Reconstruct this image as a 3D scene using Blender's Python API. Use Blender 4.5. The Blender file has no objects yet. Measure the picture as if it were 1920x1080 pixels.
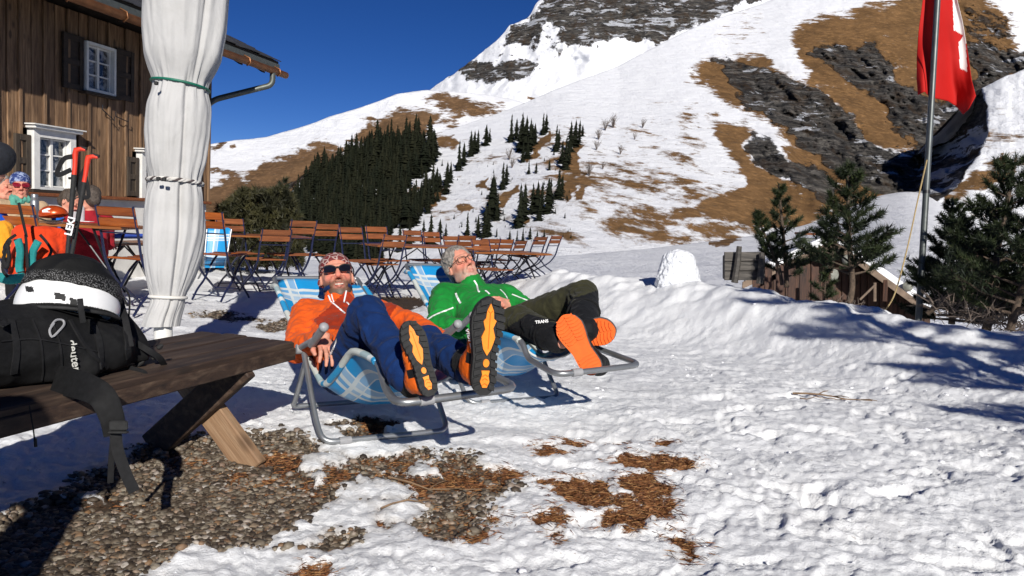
import bpy, math, random
import numpy as np
from mathutils import Vector, Matrix
from mathutils.bvhtree import BVHTree
R = math.radians
S = bpy.context.scene
COL = S.collection
rnd = random.Random(7)
# ------------------------------------------------------------------ camera, sky, sun, exposure
FPX = 1440.0; PITCH = R(5.2); ROLL = R(3.0); CAM = Vector((0, 0, 1.0))
FWD = Vector((0, math.cos(PITCH), -math.sin(PITCH)))
UP0 = Vector((0, math.sin(PITCH), math.cos(PITCH))); RX = Vector((1, 0, 0))
RIGHT = RX*math.cos(ROLL) + UP0*math.sin(ROLL)
UPV = -RX*math.sin(ROLL) + UP0*math.cos(ROLL)
cd = bpy.data.cameras.new('camera'); cam = bpy.data.objects.new('camera', cd); COL.objects.link(cam)
cd.sensor_width = 36; cd.lens = FPX/1920*36; cd.clip_start = 0.05; cd.clip_end = 20000
M = Matrix((RIGHT, UPV, -FWD)).transposed().to_4x4(); M.translation = CAM
cam.matrix_world = M; S.camera = cam
SUN_EL = R(27); SUN_ROT = R(167)
TOSUN = Vector((math.sin(SUN_ROT)*math.cos(SUN_EL), math.cos(SUN_ROT)*math.cos(SUN_EL), math.sin(SUN_EL)))
w = bpy.data.worlds.new('World'); S.world = w; w.use_nodes = True
nt = w.node_tree; nt.nodes.clear()
sk = nt.nodes.new('ShaderNodeTexSky'); sk.sky_type = 'NISHITA'; sk.sun_disc = False
sk.sun_elevation = SUN_EL; sk.sun_rotation = SUN_ROT; sk.altitude = 2500; sk.air_density = 0.6; sk.dust_density = 0.0; sk.ozone_density = 4.0
hs = nt.nodes.new('ShaderNodeHueSaturation'); hs.inputs['Saturation'].default_value = 1.22; hs.inputs['Hue'].default_value = 0.514; hs.inputs['Value'].default_value = 0.9
bg = nt.nodes.new('ShaderNodeBackground'); bg.inputs[1].default_value = 0.062
wo = nt.nodes.new('ShaderNodeOutputWorld')
nt.links.new(sk.outputs[0], hs.inputs['Color']); nt.links.new(hs.outputs[0], bg.inputs[0]); nt.links.new(bg.outputs[0], wo.inputs[0])
sd = bpy.data.lights.new('sun', 'SUN'); sd.energy = 4.9; sd.angle = R(0.53); sd.color = (1, 0.955, 0.88)
so = bpy.data.objects.new('sun', sd); COL.objects.link(so); so.rotation_euler = TOSUN.to_track_quat('Z', 'Y').to_euler()
S.view_settings.view_transform = 'Standard'; S.view_settings.look = 'None'; S.view_settings.exposure = 0.27; S.view_settings.gamma = 1
S.view_settings.use_curve_mapping = False

# ------------------------------------------------------------------ helpers
def ray(px, py):
    return FWD + RIGHT*((px-960)/FPX) + UPV*((540-py)/FPX)
def P(px, py, Z):                      # a point seen at photo pixel (px,py), Z metres deep
    return CAM + ray(px, py)*Z
def proj(v):
    d = Vector(v)-CAM; z = d.dot(FWD)
    return 960+FPX*d.dot(RIGHT)/z, 540-FPX*d.dot(UPV)/z, z
def projN(V):
    D = V-np.array(CAM); z = D@np.array(FWD)
    return 960+FPX*(D@np.array(RIGHT))/z, 540-FPX*(D@np.array(UPV))/z, z
def sstep(a, b, x):
    t = np.clip((x-a)/(b-a), 0, 1); return t*t*(3-2*t)
def _h(ix, iy, s):
    h = (ix.astype(np.int64)*374761393 + iy.astype(np.int64)*668265263 + s*1274126177) & 0xffffffff
    h = ((h ^ (h >> 13))*1274126177) & 0xffffffff
    return ((h ^ (h >> 16)) & 0xffff)/65535.0
def vn(x, y, s=0):                     # value noise -1..1
    x = np.asarray(x, float); y = np.asarray(y, float)
    ix = np.floor(x); iy = np.floor(y); fx = x-ix; fy = y-iy
    fx = fx*fx*(3-2*fx); fy = fy*fy*(3-2*fy)
    a = _h(ix, iy, s); b = _h(ix+1, iy, s); c = _h(ix, iy+1, s); d = _h(ix+1, iy+1, s)
    return 2*((a*(1-fx)+b*fx)*(1-fy)+(c*(1-fx)+d*fx)*fy)-1
def fbm(x, y, o=4, s=0, g=0.5):
    r = 0; a = 1; n = 0
    for i in range(o):
        c, q = math.cos(i*0.7+.3), math.sin(i*0.7+.3)
        r = r+a*vn((x*c-y*q)*2**i+i*17.3, (x*q+y*c)*2**i+i*5.1, s+i); n += a; a *= g
    return r/n
def vn3(p, s=0):
    return (vn(p[:, 0]+p[:, 2]*.37, p[:, 1]+p[:, 2]*.71, s)+vn(p[:, 1]-p[:, 0]*.31, p[:, 2]+p[:, 0]*.6, s+9))*0.6
def polysd(px, py, poly):              # signed distance to polygon, + inside
    px = np.asarray(px, float); py = np.asarray(py, float)
    d = np.full(px.shape, 1e18); ins = np.zeros(px.shape, bool); n = len(poly)
    for i in range(n):
        ax, ay = poly[i]; bx, by = poly[(i+1) % n]; ex, ey = bx-ax, by-ay
        t = np.clip(((px-ax)*ex+(py-ay)*ey)/(ex*ex+ey*ey+1e-12), 0, 1)
        d = np.minimum(d, (px-ax-t*ex)**2+(py-ay-t*ey)**2)
        if ay != by: ins ^= ((ay > py) != (by > py)) & (px < ex*(py-ay)/ey+ax)
    d = np.sqrt(d); return np.where(ins, d, -d)
def ip(tab, x):
    t = sorted(tab); return np.interp(x, [a for a, b in t], [b for a, b in t])

def tag(o, label=None, cat=None, group=None, kind=None):
    if label: o['label'] = label
    if cat: o['category'] = cat
    if group: o['group'] = group
    if kind: o['kind'] = kind
    return o
def empty(name, loc=(0, 0, 0), rz=0, label=None, cat=None, group=None):
    o = bpy.data.objects.new(name, None); COL.objects.link(o); o.location = loc; o.rotation_euler = (0, 0, rz); o.empty_display_size = .1
    return tag(o, label, cat, group)
def copy_tree(o, parent=None):
    c = o.copy(); COL.objects.link(c); c.parent = parent
    if parent is not None: c.matrix_parent_inverse = o.matrix_parent_inverse.copy()
    for ch in o.children: copy_tree(ch, c)
    return c
def link(name, me, mats, parent=None, smooth=True):
    o = bpy.data.objects.new(name, me); COL.objects.link(o)
    for m in (mats if isinstance(mats, (list, tuple)) else [mats]): me.materials.append(m)
    if smooth: me.shade_smooth()
    if parent: o.parent = parent
    return o
def np_mesh(name, V, F, uv=None, attrs=None, mat_idx=None):
    V = np.asarray(V, np.float32); F = np.asarray(F, np.int32)
    me = bpy.data.meshes.new(name); k = F.shape[1]
    me.vertices.add(len(V)); me.vertices.foreach_set('co', V.ravel())
    me.loops.add(F.size); me.loops.foreach_set('vertex_index', F.ravel())
    me.polygons.add(len(F)); me.polygons.foreach_set('loop_start', np.arange(0, F.size, k, dtype=np.int32))
    if mat_idx is not None: me.polygons.foreach_set('material_index', np.asarray(mat_idx, np.int32))
    if uv is not None:
        l = me.uv_layers.new(name='UVMap'); l.data.foreach_set('uv', np.asarray(uv, np.float32)[F.ravel()].ravel())
    for n, a in (attrs or {}).items():
        a = np.asarray(a, np.float32)
        if a.ndim == 1: t = me.attributes.new(n, 'FLOAT', 'POINT'); t.data.foreach_set('value', a)
        else:
            a4 = np.ones((len(a), 4), np.float32); a4[:, :3] = a
            t = me.attributes.new(n, 'FLOAT_COLOR', 'POINT'); t.data.foreach_set('color', a4.ravel())
    me.update(calc_edges=True); me.validate(); return me
def gridF(nr, nc):
    i = np.arange(nr-1)[:, None]*nc+np.arange(nc-1)[None]; i = i.ravel()
    return np.stack([i, i+1, i+nc+1, i+nc], 1)
def basis(d, up=(0, 0, 1)):
    d = Vector(d).normalized(); u = Vector(up)
    if abs(d.dot(u.normalized())) > .99: u = Vector((1, 0, 0))
    x = d.cross(u).normalized(); return x, x.cross(d).normalized(), d     # side, up, dir
class MB:
    def __init__(s): s.v = []; s.f = []; s.mi = []
    def add(s, v, f, m=0):
        b = len(s.v); s.v += [tuple(p) for p in v]; s.f += [tuple(b+i for i in q) for q in f]; s.mi += [m]*len(f)
    def box(s, c, size, ax=None, bev=0, m=0):
        ax = ax or (Vector((1, 0, 0)), Vector((0, 1, 0)), Vector((0, 0, 1))); c = Vector(c); h = [q/2 for q in size]
        if bev <= 0:
            vs = [c+ax[0]*(h[0]*i)+ax[1]*(h[1]*j)+ax[2]*(h[2]*k) for i in (-1, 1) for j in (-1, 1) for k in (-1, 1)]
            s.add(vs, [(0, 1, 3, 2), (4, 6, 7, 5), (0, 4, 5, 1), (2, 3, 7, 6), (0, 2, 6, 4), (1, 5, 7, 3)], m)
        else:
            b = bev; lay = []
            for k, ins in ((-h[2], b), (-h[2]+b, 0), (h[2]-b, 0), (h[2], b)):
                X, Y = h[0]-ins, h[1]-ins; q = b
                lay.append([(X-q, -Y), (X, -Y+q), (X, Y-q), (X-q, Y), (-X+q, Y), (-X, Y-q), (-X, -Y+q), (-X+q, -Y)])
            vs = []
            for (k, l) in zip((-h[2], -h[2]+b, h[2]-b, h[2]), lay):
                vs += [c+ax[0]*x+ax[1]*y+ax[2]*k for x, y in l]
            fs = [tuple(range(7, -1, -1)), tuple(range(24, 32))]
            for r in range(3):
                for i in range(8): fs.append((r*8+i, r*8+(i+1) % 8, r*8+8+(i+1) % 8, r*8+8+i))
            s.add(vs, fs, m)
    def tube(s, pts, r, n=8, cap=True, m=0, sq=1.0):
        pts = [Vector(p) for p in pts]; N = len(pts); rr = r if isinstance(r, (list, tuple)) else [r]*N
        d0 = (pts[1]-pts[0]); x, y, _ = basis(d0); vs = []
        for i, p in enumerate(pts):
            d = (pts[min(i+1, N-1)]-pts[max(i-1, 0)]).normalized()
            x = (x-d*x.dot(d)).normalized(); y = d.cross(x)
            for k in range(n):
                a = 2*math.pi*k/n; vs.append(p+x*(math.cos(a)*rr[i])+y*(math.sin(a)*rr[i]*sq))
        fs = [(i*n+k, i*n+(k+1) % n, (i+1)*n+(k+1) % n, (i+1)*n+k) for i in range(N-1) for k in range(n)]
        if cap: fs += [tuple(range(n-1, -1, -1)), tuple((N-1)*n+k for k in range(n))]
        s.add(vs, fs, m)
    def lathe(s, c, prof, n=16, ax=None, m=0):
        ax = ax or (Vector((1, 0, 0)), Vector((0, 1, 0)), Vector((0, 0, 1))); c = Vector(c); vs = []
        for r, z in prof:
            for k in range(n):
                a = 2*math.pi*k/n; vs.append(c+ax[0]*(r*math.cos(a))+ax[1]*(r*math.sin(a))+ax[2]*z)
        N = len(prof); fs = [(i*n+k, i*n+(k+1) % n, (i+1)*n+(k+1) % n, (i+1)*n+k) for i in range(N-1) for k in range(n)]
        fs += [tuple(range(n-1, -1, -1)), tuple((N-1)*n+k for k in range(n))]; s.add(vs, fs, m)
    def prism(s, poly, d, m=0):            # planar polygon of 3-D points extruded by vector d
        poly = [Vector(p) for p in poly]; n = len(poly); d = Vector(d)
        s.add(poly+[p+d for p in poly], [tuple(range(n-1, -1, -1)), tuple(range(n, 2*n))]+[(i, (i+1) % n, (i+1) % n+n, i+n) for i in range(n)], m)
    def build(s, name, mats, parent=None, smooth=False, at=None):
        me = bpy.data.meshes.new(name); me.from_pydata(s.v, [], s.f); me.polygons.foreach_set('material_index', s.mi); me.update()
        import bmesh
        bm = bmesh.new(); bm.from_mesh(me); bmesh.ops.recalc_face_normals(bm, faces=bm.faces); bm.to_mesh(me); bm.free()
        o = link(name, me, mats, parent, smooth)
        if smooth: me.set_sharp_from_angle(angle=R(50))
        return o
def catmull(pts, n=6):
    pts = [Vector(p) for p in pts]; q = [pts[0]*2-pts[1]]+pts+[pts[-1]*2-pts[-2]]; out = []
    for i in range(1, len(q)-2):
        for k in range(n):
            t = k/n; a, b, c, d = q[i-1], q[i], q[i+1], q[i+2]
            out.append(0.5*((2*b)+(c-a)*t+(2*a-5*b+4*c-d)*t*t+(3*b-a-3*c+d)*t**3))
    return out+[pts[-1]]
def fillet(pts, r=.06, n=5):               # polyline with rounded corners
    pts = [Vector(p) for p in pts]; out = [pts[0]]
    for i in range(1, len(pts)-1):
        a, b, c = pts[i-1], pts[i], pts[i+1]; ra = min(r, (a-b).length*.45, (c-b).length*.45)
        p0 = b+(a-b).normalized()*ra; p1 = b+(c-b).normalized()*ra
        for k in range(n+1):
            t = k/n; out.append(p0*(1-t)**2+b*2*t*(1-t)+p1*t*t)
    return out+[pts[-1]]
# ------------------------------------------------------------------ materials
class N:
    def __init__(s, name):
        s.m = bpy.data.materials.new(name); s.m.use_nodes = True; s.t = s.m.node_tree
        s.b = s.t.nodes['Principled BSDF']; s.c = None
    def n(s, t, **k):
        o = s.t.nodes.new('ShaderNode'+t)
        for a, v in k.items(): setattr(o, a, v)
        return o
    def l(s, a, b): s.t.links.new(a, b)
    def co(s, kind='Object'):
        return s.n('TexCoord').outputs[kind]
    def mapped(s, scale=(1, 1, 1), rot=(0, 0, 0), kind='Object'):
        m = s.n('Mapping'); s.l(s.co(kind), m.inputs[0]); m.inputs['Scale'].default_value = scale; m.inputs['Rotation'].default_value = rot; return m.outputs[0]
    def noise(s, vec, scale, det=5, rough=.55, dist=0):
        o = s.n('TexNoise'); s.l(vec, o.inputs['Vector']); o.inputs['Scale'].default_value = scale
        o.inputs['Detail'].default_value = det; o.inputs['Roughness'].default_value = rough; o.inputs['Distortion'].default_value = dist; return o.outputs['Fac']
    def math(s, op, a, b=None, c=None):
        o = s.n('Math', operation=op)
        for i, v in enumerate((a, b, c)):
            if v is None: continue
            if isinstance(v, (int, float)): o.inputs[i].default_value = v
            else: s.l(v, o.inputs[i])
        return o.outputs[0]
    def rng(s, v, a, b, c=0., d=1.):
        o = s.n('MapRange'); s.l(v, o.inputs[0])
        for i, q in enumerate((a, b, c, d)): o.inputs[i+1].default_value = q
        return o.outputs[0]
    def ramp(s, v, stops, const=False):
        o = s.n('ValToRGB'); s.l(v, o.inputs[0]); e = o.color_ramp.elements
        if const: o.color_ramp.interpolation = 'CONSTANT'
        while len(e) < len(stops): e.new(.5)
        for q, (p, c) in zip(e, stops): q.position = p; q.color = (*c, 1)
        return o.outputs[0]
    def mix(s, f, a, b, mode='MIX'):
        o = s.n('MixRGB', blend_type=mode)
        for i, v in zip((0, 1, 2), (f, a, b)):
            if isinstance(v, (int, float)): o.inputs[i].default_value = v
            elif isinstance(v, tuple): o.inputs[i].default_value = (*v, 1)
            else: s.l(v, o.inputs[i])
        return o.outputs[0]
    def attr(s, n, out='Fac'):
        o = s.n('Attribute'); o.attribute_name = n; return o.outputs[out]
    def bump(s, h, st=.5, d=.01, prev=None):
        o = s.n('Bump'); o.inputs['Strength'].default_value = st; o.inputs['Distance'].default_value = d; s.l(h, o.inputs['Height'])
        if prev is not None: s.l(prev, o.inputs['Normal'])
        return o.outputs[0]
    def set(s, color=None, rough=.6, metal=0, normal=None, spec=None, **k):
        b = s.b
        def put(i, v):
            if v is None: return
            if isinstance(v, tuple): b.inputs[i].default_value = (*v, 1) if len(v) == 3 else v
            elif isinstance(v, (int, float)): b.inputs[i].default_value = v
            else: s.l(v, b.inputs[i])
        put('Base Color', color); put('Roughness', rough); put('Metallic', metal); put('Specular IOR Level', spec)
        if normal is not None: s.l(normal, b.inputs['Normal'])
        for i, v in k.items(): put(i.replace('_', ' '), v)
        return s.m
def plain(name, col, rough=.6, metal=0, var=.25, sc=20, bump=.2, bsc=80, bd=.002, spec=None):
    n = N(name); v = n.co(); f = n.noise(v, sc)
    c = n.mix(n.rng(f, .3, .7), tuple(q*(1-var) for q in col), tuple(min(1, q*(1+var)) for q in col))
    return n.set(c, rough, metal, n.bump(n.noise(v, bsc, 3), bump, bd) if bump else None, spec)
def wood(name, c1, c2, c3, axis=2, sc=1., rough=.75, knots=True, gloss=None):
    n = N(name); s = [14*sc]*3; s[axis] = 1.1*sc
    oi = n.n('ObjectInfo'); va = n.n('VectorMath', operation='ADD'); n.l(n.co(), va.inputs[0]); mm = n.n('VectorMath', operation='SCALE'); n.l(oi.outputs['Location'], mm.inputs[0]); mm.inputs['Scale'].default_value = 3.1
    n.l(mm.outputs[0], va.inputs[1])
    mp = n.n('Mapping'); n.l(va.outputs[0], mp.inputs[0]); mp.inputs['Scale'].default_value = s
    g = n.noise(mp.outputs[0], 1.8, 6, .6, .6); g2 = n.noise(mp.outputs[0], 9, 3)
    c = n.ramp(g, [(.3, c1), (.5, c2), (.72, c3)])
    if knots:
        mk = n.n('Mapping'); n.l(va.outputs[0], mk.inputs[0]); k3 = [9.]*3; k3[axis] = 4.; mk.inputs['Scale'].default_value = k3
        vo = n.n('TexVoronoi'); n.l(mk.outputs[0], vo.inputs['Vector']); vo.inputs['Scale'].default_value = .8
        c = n.mix(n.rng(vo.outputs['Distance'], .10, .2, .75, 0), c, tuple(q*.3 for q in c1))
    r = n.n('ObjectInfo').outputs['Random']
    c = n.mix(n.rng(r, 0, 1, 0, .38), c, tuple(q*.35 for q in c1))
    c = n.mix(n.rng(g2, .35, .65, .3, 0), c, tuple(q*.5 for q in c1))
    return n.set(c, gloss or rough, 0, n.bump(g2, .5, .003))
MAT = {}
MAT['steel'] = plain('galvanised_tube', (.30, .31, .32), .38, .75, .15, 9, .1)
MAT['plastic_grey'] = plain('grey_plastic', (.27, .27, .28), .5, 0, .1)
MAT['blue_steel'] = plain('dark_blue_enamel', (.012, .016, .05), .35, .1, .3)
MAT['dark_steel'] = plain('dark_steel', (.014, .014, .018), .42, .2, .3)
MAT['black'] = plain('black_rubber', (.012, .012, .012), .75, 0, .4, 40, .5, 250, .002)
MAT['black_cloth'] = plain('black_nylon', (.006, .006, .0065), .75, 0, .4, 60, .5, 700, .0012, spec=.25)
MAT['black_web'] = plain('black_webbing', (.010, .010, .011), .8, 0, .3, 60, .8, 900, .001, spec=.25)
MAT['slat'] = wood('varnished_slat', (.16, .035, .008), (.30, .075, .013), (.40, .11, .02), axis=0, sc=1.2, knots=False, gloss=.34)
MAT['slat_far'] = wood('weathered_slat', (.14, .042, .013), (.26, .078, .022), (.36, .12, .033), axis=0, sc=1.2, knots=False, gloss=.7)
MAT['table_top'] = wood('varnished_tabletop', (.16, .05, .012), (.27, .09, .022), (.36, .13, .035), axis=0, sc=.8, knots=False, gloss=.35)
MAT['bench'] = wood('old_bench_wood', (.018, .009, .006), (.050, .026, .015), (.13, .085, .055), axis=1, sc=1.3)
MAT['bench_lit_tan'] = wood('lit_leg_tan_wood', (.22, .12, .06), (.33, .2, .11), (.42, .28, .17), axis=2, sc=1.2)
MAT['bark'] = plain('bark', (.075, .052, .036), .9, 0, .5, 30, 1, 60, .008)
def cloth(name, col, rough=.85, sheen=.05, var=.22, fold=17, fd=.014, spec=.12):
    n = N(name); v = n.co(); m = n.mapped((1, 1, 1)); f = n.noise(v, 6); w_ = n.noise(m, fold, 3, .5, 1.2)
    c = n.mix(n.rng(f, .3, .7), tuple(q*(1-var) for q in col), tuple(min(1, q*(1+var)) for q in col))
    b = n.bump(w_, .7, fd); b = n.bump(n.noise(v, 900, 1), .25, .0006, b)
    return n.set(c, rough, 0, b, spec, Sheen_Weight=sheen)
MAT['orange'] = cloth('orange_softshell', (.60, .085, .010), .85)
MAT['rust'] = cloth('rust_red_softshell', (.27, .026, .007), .8)
MAT['blue_trouser'] = cloth('navy_blue_trousers', (.005, .021, .088), .85, .03)
MAT['green'] = cloth('green_softshell', (.008, .19, .028), .8, fold=14)
MAT['olive'] = cloth('olive_trousers', (.035, .034, .017), .8)
MAT['boot_black'] = cloth('black_boot_fabric', (.008, .0085, .010), .7, .03)
MAT['white_trim'] = plain('white_trim', (.75, .75, .75), .5)
MAT['rub_orange'] = plain('orange_rubber', (.78, .13, .008), .5, 0, .15, 30, .2, 120, .001)
MAT['sole_yellow'] = plain('amber_sole_rubber', (.85, .24, .012), .5, 0, .12, 25)
MAT['sole_orange'] = plain('orange_snow_boot_sole', (.74, .12, .008), .55, 0, .12, 25)
MAT['hair'] = plain('grey_hair', (.20, .18, .16), .7, 0, .5, 60, 1, 160, .004)
MAT['hair_dark'] = plain('dark_hair', (.06, .045, .035), .7, 0, .5, 60, 1, 160, .004)
MAT['snowm'] = None
def skin():
    n = N('skin'); v = n.co(); a = n.attr('tint', 'Color'); f = n.noise(v, 60, 4)
    c = n.mix(n.rng(f, .35, .65, 0, .35), a, n.mix(1., a, (.82, .62, .55), 'MULTIPLY'))
    return n.set(c, .6, 0, n.bump(n.noise(v, 220, 4), .45, .0016), .28, Subsurface_Weight=.12, Subsurface_Scale=.01)
MAT['skin'] = skin()
# ------------------------------------------------------------------ terrain: heights
def bank_line(x):        # y of the snow bank crest for a given x
    return ip([(-2, 15.5), (-.6, 14.6), (.3, 12.6), (.9, 11.2), (1.5, 10.2), (2.2, 9.2), (3.0, 7.7), (3.9, 6.6), (5, 5.2), (7, 3), (9, 1)], x)
def gbase(x, y):
    x = np.asarray(x, float); y = np.asarray(y, float)
    z = -.022*np.clip(y-4, 0, 12)-.03*(np.clip(x, -8, 3)+4)*sstep(4, 9, y)
    bl = bank_line(x); d = (y-bl)*.78
    amp = ip([(-2, 0), (-.6, .08), (.3, .35), (1, .52), (2.2, .60), (3, .57), (3.9, .40), (5, .34), (7, .3)], x)
    up = np.exp(-(np.minimum(d, 0)/(.95+.12*np.clip(x, 0, 4)))**2)
    z = z+np.where(d < 0, amp*up, amp)
    off = 2.2*sstep(0.35, 7, d)
    z = z-np.where(x > -1.2, off*sstep(-1.4, .2, x), 0)
    z = z-.13*np.clip(y-14.5, 0, 30)*(1-sstep(-1.4, .2, x))
    return z
def gz(x, y): return float(gbase(x, y))
def G(px, py, dz=0):     # point of the ground seen at a photo pixel
    d = ray(px, py); t = 2.
    for _ in range(60):
        p = CAM+d*t; t += (p.z-gz(p.x, p.y)-dz)/(-d.z+.35)*.6
    return CAM+d*t
def gpoly(pts): return [tuple(G(a, b)[:2]) for a, b in pts]
GRAVEL = [gpoly(q) for q in (
    [(-80, 1180), (-80, 1010), (40, 955), (130, 915), (200, 870), (310, 838), (400, 822), (500, 812), (575, 824), (590, 850), (660, 862), (760, 850), (860, 848), (930, 885), (945, 915), (905, 940), (900, 985), (840, 1012), (760, 985), (690, 1000), (600, 1012), (520, 1000), (440, 1012), (320, 1020), (270, 1060), (300, 1180)],
    [(632, 812), (720, 806), (735, 822), (650, 832)], [(610, 800), (690, 782), (760, 792), (700, 815)],
    [(640, 562), (700, 552), (800, 556), (830, 572), (760, 590), (660, 588)], [(340, 590), (420, 578), (520, 600), (430, 606)], [(470, 610), (540, 596), (560, 612), (500, 625)])]
GR_W = [.16, .05, .06, .35, .35, .12]
PATCH = [(1092, 912, 46, 20), (1120, 935, 34, 16), (1160, 940, 30, 10), (1215, 915, 44, 22), (1232, 945, 30, 18), (1165, 968, 32, 15), (1192, 955, 26, 10), (1212, 866, 52, 12), (1270, 873, 36, 9),
         (1030, 972, 25, 11), (1084, 824, 27, 8), (1036, 838, 30, 9), (890, 1008, 22, 10), (1242, 834, 12, 4), (1282, 1018, 10, 9), (585, 1060, 20, 8), (950, 884, 18, 8), (1160, 828, 10, 4), (925, 968, 20, 7), (1042, 1004, 10, 7), (1030, 900, 12, 4)]
PW = []
for (a, b, rx, ry) in PATCH:
    c = G(a, b); e = G(a+rx, b); q = G(a, b-ry); PW.append((c.x, c.y, (e-c).length, (q-c).length))
def masks(x, y):
    n = fbm(x*7, y*7, 4, 3)*.10+fbm(x*24, y*24, 3, 11)*.06
    g = np.full(np.shape(x), -1e3)
    for pl, wd in zip(GRAVEL, GR_W): g = np.maximum(g, polysd(x, y, pl)/wd*.2-(0 if wd > .1 and wd < .3 else .02)+(0 if wd < .3 else -.05))
    g = g+n*1.1
    # snow islands left inside the gravel
    for (a, b, r) in ISL: g = np.minimum(g, (np.hypot(x-a, (y-b)*.8)-r)+n*1.3)
    b = np.full(np.shape(x), -1e3)
    for (cx, cy, rx, ry) in PW: b = np.maximum(b, (1-np.hypot((x-cx)/rx, (y-cy)/ry))*min(rx, ry))
    b = b+n*.42
    return g, b
ISL = []
for (a, b, r) in ((612, 866, .10), (725, 915, .09), (640, 965, .13), (590, 985, .10), (790, 880, .08), (540, 1010, .11), (180, 915, .03), (660, 940, .07), (760, 960, .10)):
    q = G(a, b); ISL.append((q.x, q.y, r))
def lattice_bumps(x, y, sc, s, r0=.35, r1=.5, dens=.6, asp=1.):   # scattered smooth lumps, 0..1
    gx, gy = x*sc, y*sc; out = np.zeros(np.shape(x))
    ix, iy = np.floor(gx), np.floor(gy)
    for dx in (-1, 0, 1):
        for dy in (-1, 0, 1):
            jx, jy = ix+dx, iy+dy; cx = jx+_h(jx, jy, s); cy = jy+_h(jx, jy, s+1); r = r0+(r1-r0)*_h(jx, jy, s+2); on = _h(jx, jy, s+3) < dens
            a_ = _h(jx, jy, s+4)*3.14; c_, s_ = np.cos(a_), np.sin(a_); ux = (gx-cx)*c_+(gy-cy)*s_; uy = (-(gx-cx)*s_+(gy-cy)*c_)*asp
            q = np.clip(1-(ux**2+uy**2)/r**2, 0, 1); out = np.maximum(out, np.where(on, q**.6*r*2*_h(jx, jy, s+5), 0))
    return out
SQ = np.array([TOSUN.x, TOSUN.y])
def ground_z(x, y, full=False):
    z = gbase(x, y)
    rough = sstep(0, 1, 1-np.clip((y-bank_line(x)+1.6)/1.2, 0, 1))         # trampled part
    n1 = fbm(x*1.1, y*1.1, 3, 21); n2 = fbm(x*4.5+n1, y*6, 4, 33)
    h = n1*.04+n2*.018
    wx = x+.05*vn(x*9, y*9, 5); wy = y+.05*vn(x*9+7, y*9, 6)
    cl = lattice_bumps(wx, wy, 5.5, 41, .3, .62, .45, 1.6)*.018+lattice_bumps(wx*1.1, wy, 13, 51, .3, .6, .55, 1.9)*.015+lattice_bumps(wx, wy*1.1, 30, 61, .3, .6, .55, 1.6)*.0085+np.abs(fbm(wx*11, wy*14, 4, 161))*.016-np.clip(vn(wx*34, wy*34, 163)-.35, 0, 1)*.012
    pits = lattice_bumps(wx, wy, 2.6, 71, .3, .45, .38, 1.9)*.06                # boot pits
    smooth = sstep(.15, .6, fbm(x*.9+3, y*.9, 2, 91)+.35*sstep(.9, 2.2, x)*(1-sstep(2.6, 3.6, y)))
    tr = .60*rough*(cl*(1-.7*smooth)-pits*(.35+.65*(1-smooth)))
    h = h+tr+rough*fbm(x*34, y*44, 4, 77)*.010
    # bank: large soft lumps
    bk = 1-rough; lump = fbm(x*1.7, y*1.7, 3, 13)*.12+lattice_bumps(wx, wy, 1.7, 15, .4, .7, .6)*.06+fbm(x*7, y*7, 4, 19)*.030+lattice_bumps(wx, wy, 6, 141, .3, .6, .35)*.022
    h = h+bk*lump*sstep(-1., 1., x)
    g, b = masks(x, y)
    thick = .038*sstep(-.06, .035, -g)-.004; hg = h*.5+thick
    z = z+h-.5*h*sstep(-.04, .04, g)+(thick-.034)+0*hg
    z = z-.022*sstep(-.03, .03, b)
    if full: return z, g, b
    return z
NC, NR = 860, 600
tx = np.linspace(-1.15, 1.2, NC); tx = np.sign(tx)*np.abs(tx)**1.12
ty = 1.15*np.exp(np.linspace(0, math.log(45/1.15), NR)**1.0)
TX, TY = np.meshgrid(tx, ty); GX = TX*(TY+.4); GY = TY-0*TX
GZ, GA, GB = ground_z(GX, GY, True)
FR = random.Random(12)
def footprints():
    L = []
    for (px, py, ang, n_, st) in ((1900, 1060, 2.5, 9, .36), (1500, 1065, 1.2, 11, .34), (1250, 1050, .6, 10, .33), (1860, 860, 2.9, 12, .36), (1000, 1040, .25, 9, .34), (1350, 800, .9, 9, .35), (1700, 760, 2.4, 9, .36), (1150, 760, .5, 7, .34), (1600, 960, 2.7, 12, .35), (1420, 900, 1.9, 8, .35), (1800, 1000, 1.4, 8, .35), (600, 620, .9, 9, .35), (1000, 620, .3, 8, .35)):
        p = G(px, py); x, y = p.x, p.y; a = ang
        for i in range(n_):
            s_ = 1 if i % 2 else -1; L.append((x-math.sin(a)*.09*s_+FR.uniform(-.03, .03), y+math.cos(a)*.09*s_, a+FR.uniform(-.3, .3), FR.uniform(.6, 1.2))); x += math.cos(a)*st; y += math.sin(a)*st; a += FR.uniform(-.22, .22)
    return L
for (fx_, fy_, fa, fd_) in footprints():
    if math.hypot(fx_+.5, fy_-3.3) < .75 or math.hypot(fx_-.2, fy_-4.3) < .8: continue
    k_ = np.abs(GX-fx_)+np.abs(GY-fy_) < .42; x_, y_ = GX[k_]-fx_, GY[k_]-fy_; u_ = x_*math.cos(fa)+y_*math.sin(fa); v_ = -x_*math.sin(fa)+y_*math.cos(fa)
    w__ = .050-.012*np.exp(-((u_+.02)/.05)**2); d_ = np.hypot(u_/.155, v_/w__)**1+.06*vn(x_*30, y_*30, 5); ins = 1-sstep(.82, 1.08, d_); rim_ = np.exp(-((d_-1.22)/.16)**2)
    tr_ = .004*(np.sin(u_*170+2*np.sign(v_)*v_*60) > 0); GZ[k_] += (-.014*fd_*ins+.004*rim_*fd_+tr_*.7*ins)*np.clip(-GA[k_]*30, 0, 1)*(1-sstep(-.03, 0, GB[k_]))*sstep(.3, 1.3, bank_line(GX[k_])-GY[k_])
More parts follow.
